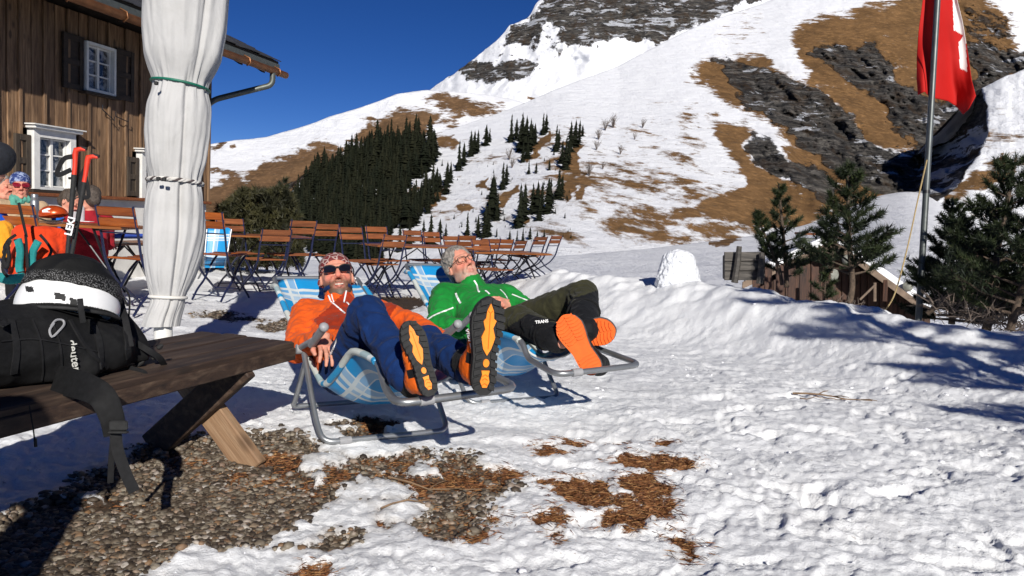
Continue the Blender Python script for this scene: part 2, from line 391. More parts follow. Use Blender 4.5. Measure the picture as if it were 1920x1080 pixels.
def ground_mat():
    n = N('trampled_snow_and_soil'); v = n.co()
    bare = n.attr('bare'); need = n.attr('needle'); bn = n.noise(v, 38, 5, .65)
    e = n.math('ADD', bare, n.math('MULTIPLY', n.math('SUBTRACT', bn, .5), .16)); mb = n.rng(e, -.008, .012)
    e2 = n.math('ADD', need, n.math('MULTIPLY', n.math('SUBTRACT', bn, .5), .14)); mn = n.rng(e2, -.006, .010)
    f1 = n.noise(v, 3, 4); f2 = n.noise(v, 130, 4, .7)
    snow = n.mix(n.rng(f1, .35, .7), (.84, .85, .86), (.76, .77, .79))
    dirt = n.rng(n.noise(v, 1.2, 6, .7), .55, .72, 0, .28); snow = n.mix(dirt, snow, (.42, .39, .36))
    spk = n.rng(n.noise(v, 55, 2, .5), .70, .76, 0, .5); snow = n.mix(spk, snow, (.22, .16, .11))
    edge = n.rng(e, -.09, 0, 0, .75); edge2 = n.rng(e2, -.035, 0, 0, .35)
    snow = n.mix(edge, snow, (.46, .43, .40)); snow = n.mix(edge2, snow, (.5, .42, .35))
    soil = n.mix(n.rng(n.noise(v, 60, 5), .35, .65), (.022, .014, .009), (.075, .048, .030))
    nd = n.mix(n.rng(n.noise(v, 90, 5, .7), .35, .65), (.06, .022, .008), (.20, .085, .03))
    c = n.mix(mb, snow, soil); c = n.mix(mn, c, nd)
    rr = n.math('MAXIMUM', n.rng(edge, 0, .75, .62, .3), n.math('MULTIPLY', mb, .8))
    b1 = n.bump(n.noise(v, 30, 8, .72, .4), .65, .016); b2 = n.bump(f2, .6, .004, b1)
    return n.set(c, rr, 0, b2, .3)
MAT['ground'] = ground_mat()
gv = np.stack([GX, GY, GZ], -1).reshape(-1, 3)
me = np_mesh('snowy_ground', gv, gridF(NR, NC), attrs={'bare': GA.ravel(), 'needle': GB.ravel()})
g = link('snowy_ground', me, MAT['ground']); g['kind'] = 'structure'
def Hg(x, y): return float(ground_z(np.array([x]), np.array([y]))[0])

# ------------------------------------------------------------------ mountains and valley
def mtn_mat(name, brown=(.185, .102, .042), dens=.022):
    n = N(name); v = n.co()
    m = n.n('Mapping'); n.l(v, m.inputs[0]); m.inputs['Rotation'].default_value = (0, R(-16), 0)
    m.inputs['Scale'].default_value = (dens, dens*.35, dens*3.0)
    st = n.noise(m.outputs[0], 1.6, 8, .68, .4); st2 = n.noise(m.outputs[0], 6, 5, .7)
    gr = n.attr('grass'); rk = n.attr('rock')
    ns = n.math('ADD', n.math('MULTIPLY', n.math('SUBTRACT', st, .5), 2.1), n.math('MULTIPLY', n.math('SUBTRACT', st2, .5), 1.2))
    mg = n.rng(n.math('ADD', gr, ns), -.08, .16)
    m2 = n.n('Mapping'); n.l(v, m2.inputs[0]); m2.inputs['Scale'].default_value = (dens*2.2, dens*.6, dens*2.2)
    rn = n.noise(m2.outputs[0], 1.5, 8, .7); m3 = n.n('Mapping'); n.l(v, m3.inputs[0]); m3.inputs['Rotation'].default_value = (0, R(38), 0); m3.inputs['Scale'].default_value = (dens*1.4, dens, dens*6.5)
    rs = n.noise(m3.outputs[0], 2.2, 8, .7, .8)
    mr = n.rng(n.math('ADD', rk, n.math('MULTIPLY', n.math('SUBTRACT', rn, .5), 2.0)), -.04, .10)
    snow = n.mix(n.rng(n.noise(v, dens*4, 4), .35, .65), (.80, .81, .84), (.74, .75, .79))
    grass = n.mix(n.rng(rn, .3, .7), tuple(q*.50 for q in brown), tuple(q*1.15 for q in brown)); grass = n.mix(n.rng(rs, .58, .68, 0, .7), grass, (.07, .055, .04)); grass = n.mix(n.rng(n.noise(v, dens*9, 6, .75), .5, .62, 0, .55), grass, tuple(min(1, q*1.9) for q in brown)); grass = n.mix(n.rng(n.noise(v, dens*1.3, 4), .5, .65, 0, .45), grass, tuple(q*.45 for q in brown))
    rock = n.ramp(rs, [(.36, (.016, .016, .018)), (.46, (.06, .057, .055)), (.54, (.13, .12, .11)), (.64, (.27, .25, .225))])
    rock = n.mix(n.rng(rn, .5, .62, 0, .65), rock, (.09, .055, .03))
    rsn = n.math('MULTIPLY', n.rng(n.math('ADD', st, n.attr('rsnow')), .60, .63), 1.); rock = n.mix(rsn, rock, (.72, .74, .8))
    c = n.mix(mg, snow, grass); c = n.mix(mr, c, rock)
    ht = n.math('ADD', n.math('MULTIPLY', rs, n.rng(mr, 0, 1, .12, 1)), n.math('MULTIPLY', rn, n.rng(mr, 0, 1, .15, .9)))
    b = n.bump(ht, 1., .34/dens)
    b = n.bump(n.math('MULTIPLY', n.noise(v, dens*55, 4, .7), n.rng(mr, 0, 1, .25, 1)), .6, .05/dens, b)
    return n.set(c, .85, 0, b, .15)
def sheet(name, xs, yb, Zb, yt, Zt, nr, mat, k=1., relief=None, attrs=None, rim=None, ysm=10):
    xs = np.asarray(xs, float); t = np.linspace(0, 1, nr)[:, None]
    def sm(tab, w):
        st = xs[1]-xs[0]; k = int(w/st); e = np.concatenate([xs[0]-st*np.arange(k, 0, -1), xs, xs[-1]+st*np.arange(1, k+1)])
        win = np.hanning(2*k+1); return np.convolve(ip(tab, e), win/win.sum(), 'valid')
    B = sm(yb, 150)[None]; T = sm(yt, ysm)[None]; zb = np.log(sm(Zb, 150))[None]; zt = np.log(sm(Zt, 150))[None]
    PX = np.repeat(xs[None], nr, 0); PY = B+(T-B)*t; Z = np.exp(zb+(zt-zb)*t**k)
    if rim is not None: PY = PY+rim(PX)*t
    if relief is not None: Z = Z*(1+relief(PX, PY))
    f, r, u, c = (np.array(q) for q in (FWD, RIGHT, UPV, CAM))
    V = c+(f+r*((PX-960)/FPX)[..., None]+u*((540-PY)/FPX)[..., None])*Z[..., None]
    # a back side that falls away behind the ridge
    back = V[-1:].copy(); V2 = [V]
    for dd, dzz in ((.06, .015), (.2, .09)): q = back.copy(); q[..., 1] += dd*Z[-1][None]; q[..., 2] -= dzz*Z[-1][None]; V2.append(q)
    V = np.concatenate(V2, 0); at = {}
    for kx, fn in (attrs or {}).items():
        a = fn(PX, PY); at[kx] = np.concatenate([a, a[-1:], a[-1:]], 0).ravel()
    me = np_mesh(name, V.reshape(-1, 3), gridF(nr+2, len(xs)), attrs=at); o = link(name, me, mat); o['kind'] = 'structure'; return o
def z1(L): return [(380+a/2.25, b/2.25) for a, b in L]
def z2(L): return [(1100+a/2.25, b/2.25) for a, b in L]
def pm(polys, soft, base=-1.):
    def f(X, Y):
        r = np.full(X.shape, base, float)
        wx = 26*fbm(X/60, Y/40, 5, 301)+10*fbm(X/17, Y/11, 3, 302); wy = 17*fbm(X/60+9, Y/40, 5, 303)+8*fbm(X/17+5, Y/11, 3, 304)
        X = X+wx; Y = Y+wy
        for p in polys:
            s = soft; top = 1.
            if isinstance(p, tuple): p, s, top = p
            r = np.maximum(r, np.clip(polysd(X, Y, p)/s, -1, top))
        return r
    return f
MM = mtn_mat('mountain_slope'); MF = mtn_mat('far_mountain', (.16, .092, .046), .011)
# far rocky peak
pk_rock = [z1([(1270, 180), (1300, 100), (1385, 85), (1400, 40), (1440, -60), (2600, -90), (2700, 0), (2380, 0), (2240, 20), (2160, 75), (1990, 130), (1900, 190), (1880, 160), (1780, 150), (1720, 190), (1620, 190), (1590, 190), (1540, 170), (1530, 130), (1440, 110), (1430, 200), (1360, 190)]),
           z1([(1060, 320), (1120, 270), (1240, 262), (1380, 255), (1440, 290), (1330, 340), (1200, 345), (1100, 330)]), (z1([(1430, 100), (1540, 170), (1500, 230), (1420, 210)]), 25, -.1), (z1([(1180, 190), (1300, 180), (1440, 230), (1250, 260)]), 20, -.25)]
sheet('rocky_peak', np.arange(700, 1800, 3), [(700, 260), (1100, 240), (1500, 120), (1800, 60)], [(700, 2300), (1800, 2300)],
      [(700, 230), (800, 172), (860, 132), (905, 98), (948, 60), (955, 48), (985, 36), (997, 28), (1003, 8), (1014, -2), (1060, -40), (1200, -70), (1500, -60), (1800, -40)], [(700, 2900), (1000, 2800), (1800, 2900)], 120, MF, 1.,
      relief=lambda X, Y: .020*fbm(X/60, Y/40, 5, 5)*(1+0*X)+.010*np.abs(fbm((X+Y*.6)/30, Y/45, 5, 15)), attrs={'rock': pm(pk_rock, 22), 'grass': pm([(z1([(1380, 400), (1420, 400), (1400, 430)]), 4, .6)], 10), 'rsnow': lambda X, Y: .05*vn(X/25, Y/25, 3)+0.045}, rim=lambda X: 3.5*fbm(X/14, X*0, 4, 9))
# brown-patched ridge on the left
lb = [z1([(930, 430), (1000, 410), (1100, 415), (1180, 450), (1260, 470), (1200, 490), (1150, 510), (1100, 500), (1060, 545), (1000, 535), (1035, 490), (985, 450)]),
      z1([(610, 590), (660, 540), (680, 510), (780, 500), (870, 475), (990, 490), (990, 540), (930, 590), (800, 640), (650, 620)]),
      z1([(-600, 900), (-300, 800), (0, 790), (100, 740), (170, 770), (250, 700), (370, 640), (480, 612), (640, 640), (700, 640), (900, 760), (600, 1000), (-600, 1000)]), (z1([(-300, 700), (-100, 640), (60, 620), (120, 620), (50, 660), (-50, 720)]), 12, .3), (z1([(0, 700), (160, 760), (60, 800), (-100, 800)]), 30, -.1), (z1([(640, 500), (700, 520), (680, 580), (640, 560)]), 16, -.1)]
sheet('left_mountain_ridge', np.arange(-100, 1260, 4), [(0, 520), (560, 500), (1300, 330)], [(0, 700), (1300, 1100)],
      [(60, 330), (380, 273), (440, 263), (500, 257), (560, 240), (620, 218), (680, 200), (745, 176), (800, 168), (850, 172), (920, 178), (1000, 196), (1060, 210), (1260, 260)], [(0, 1300), (1300, 1700)], 110, MF, 1.,
      relief=lambda X, Y: .02*fbm(X/120, Y/60, 4, 8)+.006*fbm(X/22, Y/18, 4, 18), attrs={'grass': pm(lb, 34, -.55), 'rock': pm([(z1([(380, 790), (440, 740), (500, 700), (480, 780), (420, 850)]), 14, .05)], 10), 'rsnow': lambda X, Y: .0*X}, rim=lambda X: 1.2*fbm(X/40, X*0, 4, 29))
# main slope with the ravine
def low_reg(L): return L
R_all = [z2([(1620*0+1170, 20), (1060, 65), (930, 100), (885, 130), (880, 250), (900, 300), (930, 370), (1025, 430), (1180, 600), (1400, 640), (1450, 900), (1900, 900), (2100, 300), (1990, 180), (1830, 300), (1800, 150), (1760, 40), (1720, -20), (1700, -80), (1300, -80), (1300, 0)]),
         z2([(425, 300), (510, 255), (600, 250), (750, 235), (800, 290), (860, 340), (940, 370), (1100, 480), (1250, 620), (1380, 720), (1420, 900), (900, 900), (850, 640), (780, 550), (770, 520), (700, 490), (620, 440), (540, 400), (430, 345)]),
         z2([(505, 510), (550, 495), (600, 530), (690, 535), (720, 560), (700, 610), (760, 690), (850, 760), (940, 840), (1000, 900), (960, 960), (800, 960), (640, 940), (540, 930), (420, 900), (330, 850), (430, 840), (560, 820), (660, 770), (640, 700), (600, 640), (530, 580)])]
G_part = [(z2([(180, 700), (330, 660), (520, 760), (640, 700), (560, 900), (820, 940), (560, 1030), (300, 1010), (120, 930)]), 60, -.05), (z2([(280, 510), (430, 480), (470, 620), (250, 620), (130, 600)]), 50, -.10), (z2([(-100, 500), (120, 600), (300, 720), (300, 1000), (-200, 1060), (-250, 800)]), 70, -.17),
          (z2([(560, 120), (700, 60), (740, 160), (600, 170)]), 60, -.25), (z1([(990, 570), (1050, 560), (1060, 620), (1000, 610)]), 14, .1),
          (z1([(1100, 700), (1400, 620), (1660, 600), (1700, 820), (1200, 950), (960, 900)]), 60, -.12), (z1([(1500, 850), (1760, 700), (1760, 1040), (1500, 1000)]), 60, -.08),
          (z1([(1350, 660), (1430, 580), (1470, 560), (1440, 620), (1380, 690)]), 8, .8), (z1([(1560, 640), (1600, 590), (1630, 590), (1600, 660), (1540, 740), (1520, 700)]), 8, .8), (z1([(1250, 800), (1310, 770), (1330, 790), (1280, 860), (1250, 900)]), 8, .8),
          (z1([(1130, 780), (1190, 750), (1190, 790), (1120, 810)]), 8, .7), (z1([(820, 830), (900, 790), (940, 800), (880, 870)]), 10, .7), (z1([(1080, 890), (1050, 850), (1130, 870), (1060, 910)]), 8, .6), (z1([(1500, 780), (1590, 720), (1590, 780), (1520, 850)]), 10, .5), (z1([(940, 830), (1010, 800), (1000, 860), (950, 890)]), 8, .6), (z1([(1340, 900), (1390, 890), (1380, 940), (1340, 960)]), 8, .6), (z1([(1580, 790), (1650, 770), (1640, 800), (1590, 820)]), 8, .5)]
K_ = [z2([(560, 258), (620, 330), (680, 460), (740, 480), (830, 560), (900, 620), (1000, 700), (1060, 740), (1200, 800), (1420, 850), (1500, 800), (1400, 660), (1230, 600), (1150, 540), (1100, 480), (1030, 430), (950, 370), (870, 350), (800, 300), (740, 290), (640, 285), (610, 255)]),
      z2([(1070, 190), (1200, 180), (1290, 240), (1330, 330), (1400, 380), (1480, 430), (1660, 380), (1700, 560), (1540, 700), (1400, 640), (1340, 560), (1260, 470), (1180, 380), (1100, 330), (1000, 270), (930, 228)]),
      z2([(700, 560), (760, 590), (820, 640), (900, 700), (1000, 740), (1045, 800), (1035, 870), (900, 790), (790, 720), (715, 640)]),
      z2([(1600, 190), (1700, 200), (1840, 230), (1900, 260), (1845, 290), (1750, 340), (1650, 400), (1500, 430), (1620, 330)]), (z2([(1600, 30), (1750, 60), (1800, 160), (1600, 180)]), 40, -.05)]
kf = pm(K_, 24)
def s3_relief(X, Y):
    k = np.clip(kf(X, Y)*.5+.5, 0, 1); d = X*.70+Y*.71; e = -X*.71+Y*.70
    r = .010*fbm(X/150, Y/90, 4, 44)+.0022*fbm(X/26, Y/12, 4, 46)
    gul = np.abs(fbm(e/34, d/150, 4, 61)); r = r+(.036*(gul-.25)+.024*fbm(e/12, d/40, 5, 63)+.018*fbm(X/8, Y/7, 4, 65))*k
    reg = np.clip(polysd(X, Y, R_all[0])/60, 0, 1); r = r+.03*fbm(e/70, d/260, 3, 66)*reg
    r = r+.02*np.clip(polysd(X, Y, R_all[1])/25, 0, 1)                      # the gully wall stands back
    r = r-.045*np.exp(-((X-1445-(Y-260)*.75)/26)**2)*sstep(235, 270, Y)
    return r
sheet('main_slope', np.arange(250, 2140, 3.5), [(250, 520), (480, 510), (900, 515), (1050, 497), (1200, 487), (1400, 465), (1560, 425), (1700, 385), (2140, 360)], [(480, 300), (700, 210), (1050, 170), (1400, 260), (1700, 420), (2140, 500)],
      [(250, 500), (480, 430), (560, 345), (640, 300), (700, 272), (767, 263), (869, 235), (958, 204), (1038, 169), (1160, 124), (1193, 106), (1278, 62), (1340, 36), (1411, 13), (1480, -12), (1640, -50), (1800, -70), (2140, -60)], [(480, 420), (767, 500), (1038, 640), (1411, 1050), (2140, 1150)], 210, MM, 1.,
      relief=s3_relief, attrs={'grass': pm([(p, 34, .52) for p in R_all]+G_part, 20, -.46), 'rock': kf, 'rsnow': lambda X, Y: .012+.06*vn(X/30, Y/30, 12)}, rim=lambda X: 1.0*fbm(X/50, X*0, 4, 39))
# right-hand slope whose left flank lies in shade
s4g = [(z2([(1660, 700), (1750, 640), (1800, 700), (1780, 760), (1600, 820), (1500, 850), (1560, 760)]), 20, .25), (z2([(1650, 560), (1690, 400), (1760, 380), (1800, 420), (1720, 560)]), 30, -.1), (z2([(1700, 620), (2100, 500), (2100, 900), (1600, 900)]), 80, -.15)]
dark4 = z2([(1400, 380), (1690, 380), (1705, 450), (1700, 540), (1660, 640), (1600, 740), (1530, 830), (1470, 900), (1000, 1000), (1000, 700)])
def s4_relief(X, Y):
    return .007*fbm(X/60, Y/60, 4, 71)+.0014*fbm(X/12, Y/10, 4, 73)
def s4():
    xs = np.arange(1640, 2400, 3); nr = 130; t = np.linspace(0, 1, nr)[:, None]
    top = ip([(1640, 372), (1670, 352), (1690, 335), (1722, 290), (1765, 255), (1790, 215), (1829, 172), (1870, 150), (1920, 129), (2100, 60), (2400, -60)], xs)[None]
    bot = ip([(1640, 378), (1700, 372), (1760, 385), (1850, 420), (1920, 440), (2400, 560)], xs)[None]
    PX = np.repeat(xs[None], nr, 0); PY = bot+(top-bot)*t; PY = PY+2.5*fbm(PX/18, PY*0, 4, 77)*t
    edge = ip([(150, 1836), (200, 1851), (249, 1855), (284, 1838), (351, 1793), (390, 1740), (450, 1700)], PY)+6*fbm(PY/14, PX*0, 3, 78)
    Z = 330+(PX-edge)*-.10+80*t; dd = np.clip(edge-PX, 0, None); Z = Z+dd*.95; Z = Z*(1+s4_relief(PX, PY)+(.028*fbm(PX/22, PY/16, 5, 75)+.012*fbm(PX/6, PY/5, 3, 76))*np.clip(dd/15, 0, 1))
    f, r, u, c = (np.array(q) for q in (FWD, RIGHT, UPV, CAM))
    V = c+(f+r*((PX-960)/FPX)[..., None]+u*((540-PY)/FPX)[..., None])*Z[..., None]
    q = V[-1:].copy(); q[..., 1] += 60; q[..., 2] -= 30; V = np.concatenate([V, q], 0)
    ex = lambda a: np.concatenate([a, a[-1:]], 0).ravel()
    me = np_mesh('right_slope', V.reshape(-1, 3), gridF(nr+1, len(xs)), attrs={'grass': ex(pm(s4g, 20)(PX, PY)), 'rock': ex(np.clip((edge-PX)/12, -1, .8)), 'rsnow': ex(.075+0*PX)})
    link('right_slope', me, MM)['kind'] = 'structure'
s4()
def val_z(X, Y): return .004*fbm(X/90, Y/20, 3, 81)
MV = mtn_mat('valley_snow')
sheet('snowy_valley', np.arange(-200, 2500, 6), [(-200, 640), (2500, 660)], [(-200, 30), (2500, 20)], [(-200, 470), (700, 490), (1050, 480), (1200, 468), (1400, 444), (1500, 425), (1560, 405), (1640, 368), (1700, 358), (1760, 366), (1810, 392), (1870, 425), (1920, 440), (2500, 520)], [(-200, 330), (700, 215), (1050, 175), (1400, 265), (1700, 430), (1790, 360), (1920, 300), (2500, 250)], 90, MV, 1.3,
      relief=val_z, ysm=40, attrs={'grass': pm([(z2([(520, 1040), (640, 1010), (660, 1030), (560, 1060)]), 6, .1), ([(1040, 486), (1400, 452), (1400, 444), (1050, 476)], 8, -.2)], 20), 'rock': lambda X, Y: X*0-1, 'rsnow': lambda X, Y: X*0})
# ------------------------------------------------------------------ loose ground cover
def scatter(name, label, cat, n, pick, shape, mats, smooth=False, seed=3):
    r = np.random.RandomState(seed); V = []; F = []; C = []; b = 0; k = None
    pts = pick(r, n); sv, sf = shape
    m = len(pts); sz = pts[:, 3:6]; ang = r.rand(m)*6.283; tl = (r.rand(m)-.5)*1.; c, s_ = np.cos(ang), np.sin(ang)
    jit = 1+.28*(r.rand(m, len(sv), 3)-.5); L = sv[None]*jit*sz[:, None]
    x = L[..., 0]; y = L[..., 1]*np.cos(tl)[:, None]-L[..., 2]*np.sin(tl)[:, None]; z = L[..., 1]*np.sin(tl)[:, None]+L[..., 2]*np.cos(tl)[:, None]
    W = np.stack([x*c[:, None]-y*s_[:, None]+pts[:, 0:1], x*s_[:, None]+y*c[:, None]+pts[:, 1:2], z+pts[:, 2:3]], -1)
    F = (sf[None]+(np.arange(m)*len(sv))[:, None, None]).reshape(-1, sf.shape[1])
    col = np.repeat(r.rand(m)[:, None], len(sv), 1).ravel()
    me = np_mesh(name, W.reshape(-1, 3), F, attrs={'rnd': col}); o = link(name, me, mats, smooth=smooth)
    return tag(o, label, cat, kind='stuff')
ph = (1+5**.5)/2
ICO = np.array([(-1, ph, 0), (1, ph, 0), (-1, -ph, 0), (1, -ph, 0), (0, -1, ph), (0, 1, ph), (0, -1, -ph), (0, 1, -ph), (ph, 0, -1), (ph, 0, 1), (-ph, 0, -1), (-ph, 0, 1)])/1.9
ICF = np.array([(0, 11, 5), (0, 5, 1), (0, 1, 7), (0, 7, 10), (0, 10, 11), (1, 5, 9), (5, 11, 4), (11, 10, 2), (10, 7, 6), (7, 1, 8), (3, 9, 4), (3, 4, 2), (3, 2, 6), (3, 6, 8), (3, 8, 9), (4, 9, 5), (2, 4, 11), (6, 2, 10), (8, 6, 7), (9, 8, 1)])
def pick_area(x0, x1, y0, y1, cond, sfun):
    def f(r, n):
        out = []
        while sum(len(o) for o in out) < n:
            # denser close to the camera
            q = r.rand(60000, 2); x = x0+(x1-x0)*q[:, 0]; y = y0+(y1-y0)*q[:, 1]
            z, g_, b_ = ground_z(x, y, True); ok = cond(g_, b_, r.rand(len(x)), x, y)
            x, y, z = x[ok], y[ok], z[ok]; out.append(np.concatenate([np.stack([x, y, z], 1), sfun(r, len(x))], 1))
            if len(out) > 24: break
        return np.concatenate(out)[:n]
    return f
def pebm():
    n = N('gravel_stone'); r = n.attr('rnd'); v = n.co()
    c = n.ramp(r, [(0, (.022, .016, .012)), (.3, (.070, .052, .036)), (.55, (.135, .108, .078)), (.74, (.23, .20, .155)), (.84, (.19, .105, .05)), (.92, (.40, .37, .33)), (1, (.12, .06, .028))])
    c = n.mix(n.rng(n.noise(v, 70, 3), .4, .7, 0, .5), c, (.05, .035, .022))
    return n.set(c, .6, 0, n.bump(n.noise(v, 200, 2), .4, .001), .4)
MAT['peb'] = pebm()
def psz(r, m):
    s = .0038+.0135*r.rand(m)**2.6; return np.stack([s*(1.0+.5*r.rand(m)), s*(.8+.3*r.rand(m)), s*(.45+.35*r.rand(m))], 1)
o = scatter('gravel_stones', 'grey and tan gravel bared between snow under the bench', 'gravel', 33000, pick_area(-3.2, .15, 1.5, 4.2, lambda g_, b_, q, x, y: (g_ > -.012-.05*(q > .8)) & (q+.9*np.clip(fbm(x*4.5, y*4.5, 3, 222)-.02, 0, 1)*2.6*sstep(-2.2, -1.0, x) < np.clip(1.25-.22*(y-1.5), .4, 1)), psz), (ICO, ICF), MAT['peb'], True)
o2 = scatter('gravel_stones', 'gravel showing through the trodden snow by the chair row', 'gravel', 5000, pick_area(-3.5, 1, 4.2, 9, lambda g_, b_, q, x, y: g_ > -.01, lambda r, m: psz(r, m)*1.4), (ICO, ICF), MAT['peb'], True, 5)
def needm():
    n = N('dead_needles'); r = n.attr('rnd'); return n.set(n.ramp(r, [(0, (.05, .016, .006)), (.35, (.15, .05, .014)), (.7, (.27, .11, .035)), (1, (.38, .22, .09))]), .75)
MAT['need'] = needm()
BV = np.array([(-1, -.05, 0), (1, 0, .3), (.1, .08, .22), (0, -.0, .5)]); BF = np.array([(0, 1, 2), (0, 2, 3), (0, 3, 1)])
def nsz(r, m):
    s = .010+.022*r.rand(m)**1.5; return np.stack([s, s*.35, s*.35], 1)
scatter('dead_needles', 'rust brown larch needles and dry grass where snow has melted', 'needle litter', 52000, pick_area(-1.6, 1.2, 1.6, 4.2, lambda g_, b_, q, x, y: (b_ > -.004) | ((b_ > -.05) & (q < .04)) | ((g_ > 0) & (q < .05)) | ((g_ > 0) & (q < .75*sstep(-.4, .5, fbm(x*3, y*3, 3, 201)+.9*(x+.75)))), nsz), (BV, BF), MAT['need'], False, 8)
def clods(r, m):
    s = .003+.012*r.rand(m)**4; return np.stack([s*1.4, s, s*.45], 1)
MAT['clod'] = plain('snow_crumb', (.8, .81, .84), .6, 0, .03, 20, .4, 90, .004)
scatter('snow_crumbs', 'loose crumbs and small clods of snow lying on the trampled snow', 'snow crumbs', 900, pick_area(-2.6, 4.5, 1.5, 8, lambda g_, b_, q, x, y: ((g_ < -.02) & (q < .5*np.clip(vn(x*2.3, y*2.3, 66)+.3, 0.02, 1))) | (q < .004), clods), (ICO, ICF), MAT['clod'], True, 9)
# twigs
MAT['twig'] = plain('dry_twig', (.16, .10, .055), .8, 0, .4)
def twig(px, py, L, ang, r=.004, lab='thin bare twig'):
    c = G(px, py); m = MB(); q = random.Random(px); d = Vector((math.cos(ang), math.sin(ang), 0)); pts = []
    for i in range(7):
        p = c+d*((i/6-.5)*L)+Vector((q.uniform(-.01, .01), q.uniform(-.01, .01), 0)); p.z = Hg(p.x, p.y)+r*1.5+.004; pts.append(p)
    m.tube(pts, [r*(1-.1*i) for i in range(7)], 5)
    for i in (2, 3, 5):
        a = pts[i]; e = a+Vector((math.cos(ang+.7*(-1)**i), math.sin(ang+.7*(-1)**i), .15))*L*.2; m.tube([a, (a+e)/2+Vector((0, 0, .006)), e], [r*.6, r*.5, r*.3], 4)
    tag(m.build('twig', MAT['twig'], smooth=True), lab, 'twig')
twig(845, 905, .45, .15, lab='long pale twig lying on the gravel patch right of centre')
twig(790, 945, .30, .5, lab='short twig at the near edge of the gravel patch')
twig(890, 920, .26, 1.0, .003, 'crooked thin twig at the right tip of the gravel patch')
twig(1560, 745, .5, -.15, .007, 'lone forked twig out on the open snow right of the loungers')
twig(1545, 747, .3, .05, .003, 'hair-thin stem lying beside the forked twig on the snow')
# ------------------------------------------------------------------ distant spruces
def spruce_arr(seed, layers=12, n=10):
    r = random.Random(seed); V = []; F = []
    for L in range(layers):
        t = L/layers; z = .06+.94*t; rad = (.19+.02*(seed % 3))*(1-t)**.9*r.uniform(.72, 1.15)+.012
        for k in range(n):
            a = 2*math.pi*(k+.5*(L % 2))/n+r.uniform(-.2, .2); rr = rad*r.uniform(.45, 1.3); dz = -.05*r.uniform(.4, 1.6); b = len(V); w_ = .75*rad
            c, s_ = math.cos(a), math.sin(a); V += [(0, 0, z+.075), (c*rr, s_*rr, z+dz), (c*rr*.55-s_*w_*.5, s_*rr*.55+c*w_*.5, z-.01+dz*.4), (c*rr*.55+s_*w_*.5, s_*rr*.55-c*w_*.5, z-.01+dz*.4)]
            F += [(b, b+2, b+1), (b, b+1, b+3)]
    b = len(V); V += [(.0, 0, 1.04), (.022, 0, .85), (-.011, .02, .85), (-.011, -.02, .85)]; F += [(b, b+1, b+2), (b, b+2, b+3), (b, b+3, b+1)]
    return np.array(V), np.array(F)
def sprm():
    n = N('spruce_needles'); r = n.n('ObjectInfo').outputs['Random']; v = n.co(); f = n.noise(v, 9, 4)
    c = n.mix(n.rng(f, .3, .7), (.004, .006, .0034), (.012, .015, .008)); c = n.mix(n.math('MULTIPLY', n.attr('rnd'), .6), c, (.020, .020, .010)); return n.set(c, .85, spec=.1)
MAT['spruce'] = sprm()
dg = bpy.context.evaluated_depsgraph_get(); bpy.context.view_layer.update()
def bvh_of(o):
    me = o.data; return BVHTree.FromPolygons([v.co for v in me.vertices], [p.vertices for p in me.polygons])
BS = bvh_of(bpy.data.objects['main_slope']); BL_ = bvh_of(bpy.data.objects['left_mountain_ridge'])
def hit(b, px, py):
    h = b.ray_cast(CAM, ray(px, py).normalized()); return h[0]
forest = z1([(420, 830), (470, 790), (500, 760), (540, 770), (560, 720), (600, 680), (640, 650), (670, 620), (760, 615), (790, 600), (870, 600), (900, 620), (950, 650), (990, 690), (980, 740), (930, 770), (930, 800), (880, 810), (850, 860), (820, 880), (880, 870), (930, 860), (990, 800), (1010, 840), (940, 900), (920, 960), (880, 1000), (800, 1010), (780, 1080), (760, 1160), (600, 1160), (440, 1100), (400, 1080), (380, 900)])
q = np.random.RandomState(4); P_ = []
arrs = [spruce_arr(i) for i in range(7)]
cnt = 0; V_ = []; F_ = []; A_ = []; nb = 0
xx = q.rand(9000)*620+380; yy = q.rand(9000)*320+245
ok = polysd(xx, yy+18, forest) > 0; xx, yy = xx[ok], yy[ok]
oo = np.argsort(yy); xx, yy = xx[oo], yy[oo]
taken = []
for px, py in zip(xx, yy):
    if any(abs(px-a) < 4.2 and abs(py-b) < 4.2 for a, b in taken[-220:]): continue
    h = hit(BS, px, py)
    if h is None: continue
    taken.append((px, py)); v, f = arrs[len(taken) % 7]; d = (h-CAM).length; H = (22+26*q.rand()**1.5)*d/FPX*(1.3 if q.rand() < .15 else 1); a = q.rand()*6.28
    c, s_ = math.cos(a), math.sin(a); wq = 1.0+.7*q.rand(); W = v*H*np.array([wq, wq, 1]); W = np.stack([W[:, 0]*c-W[:, 1]*s_+h.x, W[:, 0]*s_+W[:, 1]*c+h.y, W[:, 2]+h.z-.02*H], 1)
    V_.append(W); F_.append(f+nb); nb += len(v); A_.append(np.full(len(v), q.rand()))
me = np_mesh('spruce_forest', np.concatenate(V_), np.concatenate(F_), attrs={'rnd': np.concatenate(A_)})
tag(link('spruce_forest', me, MAT['spruce'], smooth=False), 'dense dark spruce forest on the steep slope left of centre', 'forest', kind='stuff')
print('forest trees', len(taken))
protos = [np_mesh('spruce_tree', v*np.array([1.05, 1.05, 1]), f, attrs={'rnd': np.full(len(v), .3)}) for v, f in arrs]
for m_ in protos: m_.materials.append(MAT['spruce'])
